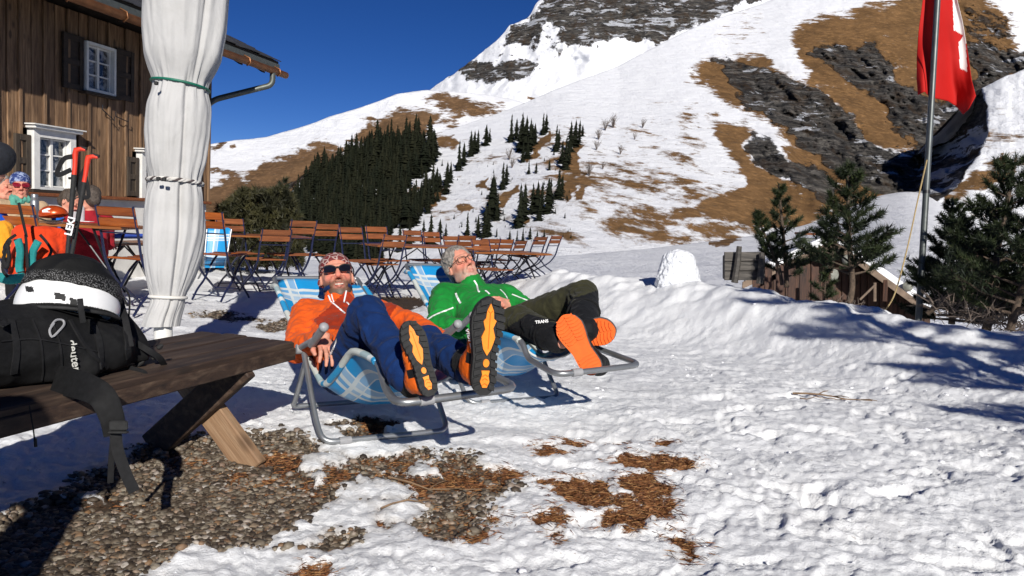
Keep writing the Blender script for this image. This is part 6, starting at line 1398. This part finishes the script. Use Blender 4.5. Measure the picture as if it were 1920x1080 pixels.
rt = empty('person', (P(-12, 300, 3.6).x, 3.6, gz(-2.6, 3.6)), label='dark capped head of someone standing at the left edge', cat='person'); bpy.context.view_layer.update(); iv = rt.matrix_world.inverted()
hcx = P(-16, 292, 4.6); o = smesh('cap', [el(hcx, (.125, .125, .095)), rc(hcx-UZ*.02, hcx-UZ*.02+RIGHT*.02, .10)], .01, MAT['darkhat'], amp=.003, sc=20); o.parent = rt; o.matrix_parent_inverse = iv
hxq = frame_mat(hcx-UZ*.04, *axes_from(FWD*.9-RIGHT*.6, UZ)); V, F = sculpt(head_prims(), .007, .01); me = np_mesh('body', hxq(V), F, attrs={'tint': head_tint()(V)}); o = link('body', me, MAT['skin'], rt); o.matrix_parent_inverse = iv
tp, _ = torso_prims(hcx-UZ*.26-RIGHT*.42, hcx-UZ*.26-RIGHT*.06, hcx-UZ*.8-RIGHT*.3, hcx-UZ*.17-RIGHT*.2, .09); o = smesh('jacket', tp, .016, MAT['darkjk'], amp=.006); o.parent = rt; o.matrix_parent_inverse = iv
q0 = hcx-UZ*.80-RIGHT*.28; zg_ = gz(q0.x, q0.y)
o = smesh('trousers', [rc(q0+RIGHT*.02, q0+Vector((-.10, 0, -.42)), .10, .075), rc(q0+Vector((-.10, 0, -.42)), Vector((q0.x-.11, q0.y, zg_+.08)), .075, .06), rc(q0+RIGHT*.02, q0+Vector((.10, 0, -.42)), .10, .075), rc(q0+Vector((.10, 0, -.42)), Vector((q0.x+.11, q0.y, zg_+.08)), .075, .06)], .016, MAT['boot_black'], rt); o.matrix_parent_inverse = iv
for s_ in (-.11, .11):
    o = smesh('boot', [rc((q0.x+s_, q0.y-.02, zg_+.07), (q0.x+s_*1.2, q0.y+.16, zg_+.05), .055, .045)], .014, MAT['boot_black'], rt); o.matrix_parent_inverse = iv
# teal and orange rucksack hung on the left chair
MAT['redpack'] = cloth('orange_red_ripstop', (.62, .05, .012)); MAT['teal'] = cloth('teal_padding', (.02, .20, .20)); MAT['yellow'] = cloth('yellow_jacket', (.62, .26, .02)); MAT['royal'] = cloth('royal_blue_cloth', (.012, .07, .42))
rt = empty('rucksack', P(60, 530, 6.0), label='orange-red rucksack with teal back padding leaning on the left chair', cat='rucksack'); bpy.context.view_layer.update(); iv = rt.matrix_world.inverted()
fr = lambda o: (setattr(o, 'parent', rt), setattr(o, 'matrix_parent_inverse', iv), o)[2]
fr(smesh('pack_body', [rc(P(50, 445, 6.1), P(48, 505, 6.05), .10, .12, k=.04), rc(P(82, 448, 6.15), P(86, 500, 6.1), .095, .11, k=.04), rc(P(40, 438, 6.1), P(95, 440, 6.15), .06, .06, k=.03), rc(P(110, 440, 6.2), P(112, 470, 6.2), .06, .05)], .010, MAT['redpack'], amp=.008, sc=14))
for (pts, w_) in (([(33, 448), (38, 470), (36, 500), (38, 510)], .055), ([(72, 452), (62, 472), (60, 495), (62, 502)], .055)):
    m = ribbon([P(a, b, 5.90) for a, b in pts], w_, .03, -FWD); fr(m.build('shoulder_pad', MAT['teal'], smooth=True))
m = ribbon([P(0, 520, 5.9), P(18, 524, 5.88), P(45, 520, 5.88)], .075, .03, -FWD); fr(m.build('hip_pad', MAT['teal'], smooth=True))
for pts in ([(48, 440), (50, 470), (52, 530)], [(20, 450), (8, 480), (5, 505), (14, 520)], [(30, 440), (14, 452), (8, 470)], [(75, 440), (88, 455), (96, 470), (90, 485)], [(35, 380), (42, 410), (50, 445)]):
    m = ribbon([P(a, b, 5.85) for a, b in pts], .022, .005, -FWD); fr(m.build('webbing_strap', MAT['black_web'], smooth=True))
fr(smesh('side_loop', [rc(P(4+5*math.cos(a)+8, 480+22*math.sin(a), 5.85), P(4+5*math.cos(a+.5)+8, 480+22*math.sin(a+.5), 5.85), .008) for a in np.arange(0, 6.2, .5)], .006, MAT['black_web']))
o = smesh('yellow_jacket', [rc(P(2, 445, 6.35), P(30, 450, 6.4), .08, .06), rc(P(8, 430, 6.35), P(6, 470, 6.35), .07, .06)], .012, MAT['yellow'], amp=.012, sc=14); tag(o, 'mustard yellow jacket slung over the left chair behind the rucksack', 'jacket')
o = smesh('blue_garment', [rc(P(-6, 412, 6.45), P(14, 416, 6.5), .05, .04), rc(P(2, 404, 6.5), P(10, 425, 6.5), .045)], .012, MAT['royal'], amp=.010, sc=14); tag(o, 'royal blue garment bunched on the chair at the left edge', 'garment')
guest('person in dark jacket seated near the viewer, just outside the left picture edge', proj(Vector((-.98, .30, 1.22)))[:2], proj(Vector((-.98, .30, 1.22)))[2], Vector((-1, -.1, 0)), UZ, MAT['darkjk'], hair=MAT['hair_dark'])  # unseen sitter added so its shadow darkens the lower left ground
# blue lounger standing by the parasol in the background
rt = empty('deck_lounger', P(400, 520, 9.8), label='empty blue plaid lounger standing upright beyond the parasol', cat='lounger'); bpy.context.view_layer.update(); iv = rt.matrix_world.inverted(); fr = lambda o: (setattr(o, 'parent', rt), setattr(o, 'matrix_parent_inverse', iv), o)[2]
V = []; uv = []
for i in range(15):
    t = i/14
    for j in range(9):
        u = j/8; xl = 388-6*t-14*max(0, t-.7)/.3*0; xr = 434-12*t; x = xl+(xr-xl)*u; y = 430+72*t-(3 if 0 < j < 8 else 0)*math.exp(-t*12); V.append(P(x, y, 9.9-.9*max(0, t-.75)/.25-.10*t+.04*math.sin(u*3.14))); uv.append((u*.5, t*.8))
me = np_mesh('fabric', [tuple(v) for v in V], gridF(15, 9), uv=uv); o = fr(link('fabric', me, MAT['plaid'])); md = o.modifiers.new('thickness', 'SOLIDIFY'); md.thickness = .004
for k in (0, 8):
    m = MB(); m.tube([Vector(V[i*9+k]) for i in range(15)], .013, 8); fr(m.build('side_rail', MAT['steel'], smooth=True))
for a, b in (((383, 502), (372, 522)), ((422, 502), (430, 520)), ((395, 500), (384, 520))):
    m = MB(); m.tube([P(*a, 9.0), P(*b, 9.2)], .011, 8); fr(m.build('leg', MAT['steel'], smooth=True))
# ------------------------------------------------------------------ conifers near at hand
def needle_mat(name, a, b):
    n = N(name); r = n.attr('rnd'); v = n.co(); return n.set(n.mix(n.rng(n.noise(v, 3, 3), .35, .65), n.mix(r, a, b), tuple(q*.55 for q in a)), .6, spec=.3)
MAT['pine'] = needle_mat('pine_needles', (.012, .022, .010), (.050, .065, .018)); MAT['juniper'] = needle_mat('juniper_scales', (.022, .024, .010), (.075, .068, .024))
def tufts(name, pts, dirs, L, n, mat, parent, seed=1, w_=.0045, spread=.8):
    r = np.random.RandomState(seed); P0 = np.repeat(np.array(pts), n, 0); D = np.repeat(np.array(dirs), n, 0); m = len(P0)
    q = r.randn(m, 3)*spread; d = D+q; d /= np.linalg.norm(d, axis=1)[:, None]; Ls = (L*(.6+.6*r.rand(m)))[:, None]; st = P0+D*(r.rand(m)-.6)[:, None]*L*.9
    s_ = np.cross(d, r.randn(m, 3)); s_ /= np.linalg.norm(s_, axis=1)[:, None]; V = np.stack([st-s_*w_, st+s_*w_, st+d*Ls], 1).reshape(-1, 3); F = np.arange(m*3).reshape(-1, 3)
    rn = np.repeat(np.repeat(r.rand(len(pts)), n)*.7+.3*r.rand(m), 3); me = np_mesh(name, V, F, attrs={'rnd': rn}); return link(name, me, mat, parent, smooth=False)
def pine(base, top, lab, seed, wid_=.5, bend=(0, 0), nb=26, start=.25, grp=None, nn=26, L=.06, mat=None, dens=1., cat='pine tree', droop=.1):
    base = Vector(base); top = Vector(top); q = random.Random(seed); H = (top-base).length; rt = empty('pine_tree', base, label=lab, cat=cat, group=grp); fxx = Matrix.Translation(-base); fx = lambda o: (setattr(o, 'parent', rt), setattr(o, 'matrix_parent_inverse', fxx), o)[2]
    tr_ = catmull([base-UZ*.1, base+(top-base)*.15+Vector((bend[0], 0, 0))*H*.6, base+(top-base)*.4+Vector((bend[1], 0, 0))*H*.5, base+(top-base)*.7+Vector((bend[1], 0, 0))*H*.2, top], 6)
    m = MB(); n_ = len(tr_); m.tube(tr_, [H*.022*(1-.8*i/n_)+.006 for i in range(n_)], 8); fx(m.build('trunk', MAT['bark'], smooth=True))
    m = MB(); pts = []; dirs = []
    for i in range(nb):
        t = start+(1-start)*(i+q.random()*.6)/nb; p = tr_[min(n_-1, int(t*(n_-1)))]; a = i*2.4+q.uniform(-.4, .4); BLn = wid_*(1-t)**.75*q.uniform(.6, 1.15)+.10*wid_
        d = Vector((math.cos(a), math.sin(a), .15+.35*t-droop*(1-t))); d.normalize(); e = p+d*BLn+UZ*BLn*.22; mid = p.lerp(e, .55)-UZ*BLn*.07; m.tube([p, mid, e], [.011*H*(1-t)+.005, .006, .003], 5, False)
        kk = max(3, int(BLn/.050*dens))
        for j in range(kk):
            u = .3+.7*(j+.5)/kk; b0 = (p.lerp(mid, u*2) if u < .5 else mid.lerp(e, u*2-1)); side = Vector((-d.y, d.x, 0))*(1 if j % 2 else -1); tw = b0+(d*.6+side*q.uniform(.4, 1.)+UZ*q.uniform(.1, .5))*BLn*.32*q.uniform(.5, 1.1); m.tube([b0, tw], [.003, .002], 3, False)
            dd = (tw-b0).normalized()*.6+UZ*.55+d*.2; dd.normalize()
            for w_ in (1., .55): pts.append(tuple(b0.lerp(tw, w_))); dirs.append(tuple(dd))
        pts.append(tuple(e)); dirs.append(tuple((d*.5+UZ*.6).normalized()))
    pts.append(tuple(top)); dirs.append((0, 0, 1)); fx(m.build('branches', MAT['bark'])); fx(tufts('crown', pts, dirs, L, nn, mat or MAT['pine'], None, seed, .0046)); return rt
pine(P(1468, 520, 10.0), P(1416, 398, 10.0), 'small leaning pine with thin crown behind the wooden trough', 1, .26, nb=24, start=.35, L=.07, nn=30)
pine(P(1476, 525, 10.2), P(1460, 348, 10.4), 'slim pine just right of the thin leaning one, beside the hut gable', 2, .36, nb=32, start=.15, L=.075, nn=30)
pine(P(1588, 576, 8.6), P(1588, 312, 8.8), 'open pine with curved trunk in front of the hut', 3, .62, (.06, .04), nb=38, start=.34, L=.085, nn=34, dens=1.0)
pine(P(1786, 592, 9.2), P(1786, 376, 9.6), 'dense pointed conifer right of the flagpole', 4, .52, nb=60, start=.05, L=.065, nn=34, dens=1.4, cat='conifer', droop=.35)
pine(P(1850, 606, 8.2), P(1905, 296, 8.6), 'large dark pine at the right edge, the taller one', 5, .80, (.02, -.02), nb=44, start=.15, L=.09, nn=36, dens=1.1)
pine(P(1896, 600, 7.4), P(1990, 330, 7.6), 'broad pine at the right edge, leaning out of the picture', 6, .75, nb=34, start=.12, L=.085, nn=34)
pine(P(1840, 592, 8.8), P(1850, 430, 9.0), 'low bushy pine between the pointed conifer and the large dark pine', 7, .55, nb=32, start=.08, L=.08, nn=34, dens=1.2)
pine(P(1545, 572, 8.7), P(1548, 508, 8.7), 'tiny pine seedling on the snow bank left of the curved pine', 8, .2, nb=9, start=.1, L=.075, nn=26)
pine(P(1560, 500, 12.0), P(1565, 430, 12.2), 'small pine tuft beside the hut chimney', 9, .35, nb=12, start=.1, L=.07, nn=26)
pine(Vector((4.2, 2.15, -.1)), Vector((4.2, 2.1, 4.2)), 'pine out beyond the right edge of the picture, shading the snow bank', 10, .95, nb=34, start=.30, L=.11, nn=34, dens=1.1)
pine(Vector((6.3, 2.8, -.1)), Vector((6.5, 2.8, 3.9)), 'second pine beyond the right edge of the picture, farther along the bank', 11, 1.2, nb=28, start=.3, L=.11, nn=26, dens=.7)
pine(Vector((4.8, 1.9, 0)), Vector((4.8, 1.8, 4.4)), 'third pine beyond the right edge of the picture, beside the viewer', 12, .8, nb=30, start=.30, L=.11, nn=30, dens=.8)
m = MB()
for (a, b, c_, r) in (((1738, 588, 8.3), (1790, 545, 8.2), (1832, 480, 8.4), .030), ((1850, 604, 7.9), (1885, 570, 7.9), (1935, 545, 8.0), .035)):
    m = MB(); p = catmull([P(*a), P(*b), P(*c_)], 5); m.tube(p, [r*(1-.05*i) for i in range(len(p))], 8); tag(m.build('leaning_trunk', MAT['bark'], smooth=True), 'bare leaning pine trunk rising right of the flagpole foot' if r < .032 else 'bare leaning pine trunk at the lower right edge of the trees', 'trunk')
m = MB(); q = random.Random(3)
for i in range(260):
    x = q.uniform(1748, 1960); y = ip([(1740, 586), (1800, 600), (1860, 612), (1960, 640)], x)-q.uniform(-4, 26); Z = q.uniform(7.4, 8.6); a = P(x, y, Z); d = Vector((q.uniform(-1, 1), q.uniform(-.5, .5), q.uniform(-.2, .9))).normalized()*q.uniform(.10, .34); m.tube([a, a+d*.5+UZ*.02, a+d], [.006, .004, .002], 3, False)
tag(m.build('brushwood', MAT['bare']), 'tangle of bare brown brushwood under the pines at the right edge', 'brushwood', kind='stuff')
m = MB()
for i in range(30):
    x = q.uniform(1560, 1625); a = P(x, 578+q.uniform(-4, 4), 8.6); d = Vector((q.uniform(-1, 1), q.uniform(-.5, .5), q.uniform(0, .6))).normalized()*q.uniform(.08, .25); m.tube([a, a+d], [.006, .003], 4, False)
tag(m.build('brushwood', MAT['bare']), 'dry twigs at the foot of the curved pine', 'brushwood', kind='stuff')
# dark juniper bush left of the forest
def bush(px0, px1, yt, yb, Z, lab, seed, n=1500):
    q = np.random.RandomState(seed); pts = []; dirs = []; c = P((px0+px1)/2, yb, Z); rt = empty('juniper_bush', c, label=lab, cat='bush'); fxx = Matrix.Translation(-c)
    st = []
    for i in range(n):
        x = q.rand(); lump = ip(yt, px0+(px1-px0)*x)+10*vn(np.array([x*9]), np.array([2.]), seed)[0]; y = lump+(yb-lump)*q.rand()**1.15; th = math.sin(math.pi*min(1, max(0, x)))**.5; dz = (q.rand()-.5)*1.5*th
        pts.append(tuple(P(px0+(px1-px0)*x, y, Z+dz))); d = q.randn(3)*.6+np.array([0, 0, .6]); dirs.append(tuple(d/np.linalg.norm(d)))
    o = tufts('foliage', pts, dirs, .12, 26, MAT['juniper'], rt, seed, .007, .6); o.matrix_parent_inverse = fxx
    m = MB()
    for i in range(9): a = P(px0+(px1-px0)*(i+.5)/9, yb+8, Z); b = P(px0+(px1-px0)*((i+.5)/9*.8+.1), (yb+min(v for _, v in yt))/2, Z); m.tube([a, a.lerp(b, .5)+Vector((.05, 0, 0)), b], [.03, .02, .01], 5)
    o = m.build('stems', MAT['bark'], rt); o.matrix_parent_inverse = fxx
bush(396, 566, [(396, 420), (410, 385), (430, 368), (455, 362), (480, 352), (505, 356), (530, 352), (545, 372), (560, 400), (566, 440)], 498, 13.5, 'wide dark green juniper bush behind the left far table', 31, 2300)
pine(P(530, 420, 14.2), P(531, 338, 14.2), 'thin pine top sticking out of the juniper bush', 13, .3, nb=14, start=.2, L=.10, nn=22)
# ------------------------------------------------------------------ hut below the bank
MAT['hutwood'] = wood('red_brown_hut_board', (.022, .009, .005), (.06, .023, .011), (.11, .045, .022), axis=2, sc=1.1)
hut = empty('alpine_hut', P(1570, 600, 15.5), label='small red-brown timber hut with snowy gable roof below the snow bank', cat='hut'); bpy.context.view_layer.update(); ivh = hut.matrix_world.inverted()
fh2 = lambda o: (setattr(o, 'parent', hut), setattr(o, 'matrix_parent_inverse', ivh), o)[2]
AP = P(1562, 452, 15.); EL = P(1392, 530, 15.); ER = P(1752, 588, 14.6); rdg = Vector((.35, 1, .0)).normalized()*4.5
wallpts = [P(1562, 468, 15.85), P(1425, 532, 15.85), P(1425, 720, 15.85), P(1742, 760, 15.5), P(1742, 590, 15.5)]
m = MB(); m.prism(wallpts, rdg*.9); fh2(m.build('wall_core', MAT['hutwood']))
ru = lambda a, b, t: a.lerp(b, t)
for k in range(27):
    t0_ = k/27; x0 = 1425+(1742-1425)*t0_; x1 = 1425+(1742-1425)*((k+.92)/27); Zk = 15.8-.3*t0_; top = lambda x: (466+(1562-x)*.467 if x < 1562 else 466+(x-1562)*.678)+6
    m = MB(); m.prism([P(x0, top(x0), Zk), P(x1, top(x1), Zk), P(x1, 740, Zk), P(x0, 740, Zk)], -FWD*.02*(1+(k % 3))); fh2(m.build('board', MAT['hutwood']))
MAT['roofedge'] = plain('weathered_roof_board', (.17, .12, .085), .8, 0, .3, 8)
for (a, b, nm) in ((AP, EL, 'roof'), (AP, ER, 'roof')):
    m = MB(); m.prism([a, b, b+rdg, a+rdg], Vector((0, 0, -.10))); o = fh2(m.build(nm, MAT['dark_wood']))
    m = MB(); d = (b-a).normalized(); m.prism([a+UZ*.015-rdg*.01, b+UZ*.015-rdg*.01, b-UZ*.12-rdg*.01, a-UZ*.12-rdg*.01], -FWD*.03); fh2(m.build('barge_board', MAT['roofedge']))
    m = MB(); st = .06 if b is ER else .05; m.prism([a.lerp(b, st)+rdg*.03+UZ*.01, a.lerp(b, .97)+rdg*.03+UZ*.01, a.lerp(b, .97)+rdg*.97+UZ*.01, a.lerp(b, st)+rdg*.97+UZ*.01], Vector((0, 0, .16))); fh2(m.build('snow_cover', MAT['roofsnow'], smooth=False))
m = MB(); c = P(1514, 468, 16.6); m.box(c, (.34, .34, .5), None, .02); fh2(m.build('chimney', MAT['zinc'])); m = MB(); m.box(c+UZ*.34, (.46, .46, .05), None, .01); o = m.build('chimney_cap', MAT['slat_far']); fh2(o)
for (a, b, r) in ((1586, 487, .095), (1700, 537, .10), (1556, 515, .15)):
    m = MB(); m.lathe(P(a, b, 14.75), [(.01, .0), (r*.9, .01), (r, .05), (r*.6, .10), (.02, .12)], 18, (RIGHT, UPV, -FWD)); fh2(m.build('round_basket', plain('pale_disc', (.20, .20, .17), .6), smooth=True))  # dish-like round baskets hung on the gable front
m = MB(); m.tube([P(1612, 562, 14.7), P(1640, 535, 14.7)], .022, 6); fh2(m.build('brace', MAT['roofedge'])); m = MB(); m.tube([P(1640, 565, 14.75), P(1640, 530, 14.75)], .03, 6); fh2(m.build('post', MAT['roofedge'])); m = MB(); m.tube([P(1658, 565, 14.75), P(1660, 525, 14.75)], .05, 6); fh2(m.build('post', MAT['hutwood']))
ff = empty('low_fence', P(1480, 545, 13.9), label='low fence of short brown boards left of the hut wall', cat='fence'); bpy.context.view_layer.update(); ivf = ff.matrix_world.inverted()
for k in range(7):
    m = MB(); x = 1418+k*22; m.box(P(x, 520+k*1.2+6, 13.9), (.14, .03, .62), (RIGHT, FWD, UPV), .006); o = m.build('board', MAT['hutwood'], ff); o.matrix_parent_inverse = ivf
# wooden trough / crate with posts on the bank
rt = empty('wooden_crate', P(1395, 528, 9.9), label='weathered grey plank crate held by two posts on top of the snow bank', cat='crate'); bpy.context.view_layer.update(); iv = rt.matrix_world.inverted(); fr = lambda o: (setattr(o, 'parent', rt), setattr(o, 'matrix_parent_inverse', iv), o)[2]
MAT['greywood'] = wood('grey_weathered_plank', (.03, .027, .024), (.075, .066, .058), (.14, .125, .11), axis=0, sc=1.3)
for k in range(3):
    m = MB(); m.box(P(1394, 481+k*18, 10.0), (.50, .03, .118), (RIGHT, FWD, UPV), .005); fr(m.build('plank', MAT['greywood']))
m = MB(); m.box(P(1394, 500, 10.2), (.46, .36, .32), (RIGHT, FWD, UPV), .01); fr(m.build('box_core', MAT['greywood']))
for (a, b, c_, d_) in ((1377, 530, 1386, 462), (1424, 532, 1428, 474)):
    m = MB(); m.tube([P(a, b, 9.92), P((a+c_)/2+1, (b+d_)/2, 9.92), P(c_, d_, 9.92)], [.045, .042, .034], 7); fr(m.build('post', MAT['greywood'], smooth=True))
MAT['lumpsnow'] = plain('shaded_crusty_snow', (.66, .68, .72), .8, 0, .08, 6, 1., 16, .06)  # rough crust, with blue shade put into the greyed base colour
# snow boulder on the bank
lb_ = smesh('snow_lump', [rc(P(1257, 530, 9.6), P(1265, 492, 9.6), .19, .16, k=.05), rc(P(1288, 532, 9.65), P(1282, 494, 9.6), .18, .15, k=.08)], .010, MAT['lumpsnow'], amp=.010, sc=11); tag(lb_, 'rounded lump of snow standing up from the bank', 'snow lump')
# ------------------------------------------------------------------ flagpole, flag and halyard
fp0 = P(1723, 588, 8.8); fp1 = P(1762, -70, 8.9); rt = empty('flagpole', fp0, label='grey steel flagpole with red and white flag by the right hand pines', cat='flagpole'); bpy.context.view_layer.update(); iv = rt.matrix_world.inverted(); fr = lambda o: (setattr(o, 'parent', rt), setattr(o, 'matrix_parent_inverse', iv), o)[2]
m = MB(); m.tube([fp0-(fp1-fp0)*.05, fp0.lerp(fp1, .5), fp1], [.036, .034, .032], 16); fr(m.build('pole', plain('pole_steel', (.09, .10, .10), .45, .4, .25, 6, .2), smooth=True))
for t in (.09, .34):
    m = MB(); c = fp0.lerp(fp1, t); m.tube([c, c+(fp1-fp0).normalized()*.035], .039, 16); fr(m.build('pole_band', MAT['slat_far'] if t < .2 else MAT['dark_steel'], smooth=True))
m = MB(); m.tube(catmull([P(1738, 300, 8.75), P(1722, 370, 8.7), P(1700, 470, 8.6), P(1678, 550, 8.5), P(1660, 582, 8.5)], 6), .008, 6); fr(m.build('halyard', plain('yellowed_rope', (.34, .25, .12), .8), smooth=True)); m = MB(); m.tube([P(1738, 300, 8.75), P(1746, 180, 8.8), P(1752, 60, 8.8)], .004, 5); fr(m.build('halyard', MAT['dark_steel'], smooth=True))
m = MB(); m.tube(catmull([P(1697, 490, 12), P(1712, 500, 12.3), P(1740, 512, 12.6)], 4), .006, 5); fr(m.build('halyard', plain('pale_line', (.4, .4, .36), .8), smooth=True))
lf = [(-90, 1741), (0, 1730), (60, 1722), (110, 1719), (150, 1719), (185, 1722)]; rg = [(-90, 1780), (0, 1795), (40, 1805), (100, 1815), (150, 1822), (180, 1830)]
bot_ = [(0, 178), (.12, 172), (.2, 183), (.35, 186), (.52, 190), (.66, 200), (.78, 215), (.88, 204), (1, 180)]
nu, nv_ = 70, 90; V = []
for i in range(nv_):
    t = i/(nv_-1)
    for j in range(nu):
        u = j/(nu-1); yb_ = ip(bot_, u); y = -95+(yb_+95)*t; xl = ip(lf, min(y, 185)); xr = ip(rg, min(y, 180)); x = xl+(xr-xl)*u; fold = .07*math.sin(u*8+2.5*t+.3)+.018*math.sin(u*17-3.2*t)+.07*float(vn(u*2+t, t*3, 6)); V.append(P(x, y, 8.95+.06+fold*(.4+.8*t)))
V = np.array([tuple(v) for v in V]); F = gridF(nv_, nu); cx_, cy_, cz_ = projN(V[F].mean(1)); wh = [(1776, -95), (1795, -95), (1800, 0), (1810, 60), (1814, 134), (1800, 128), (1797, 80), (1806, 66), (1788, 56), (1786, 0)]
me = np_mesh('flag', V, F, mat_idx=(polysd(cx_, cy_, wh) > 0).astype(int)); fl = N('red_flag_cloth'); fl.set((.42, .010, .008), .75, 0, fl.bump(fl.noise(fl.co(), 8, 3), .3, .01), .2, Transmission_Weight=0.)
fw = N('white_flag_cloth'); fw.set((.72, .69, .66), .75, 0); o = link('flag', me, [fl.m, fw.m]); fr(o); md = o.modifiers.new('thickness', 'SOLIDIFY'); md.thickness = .003
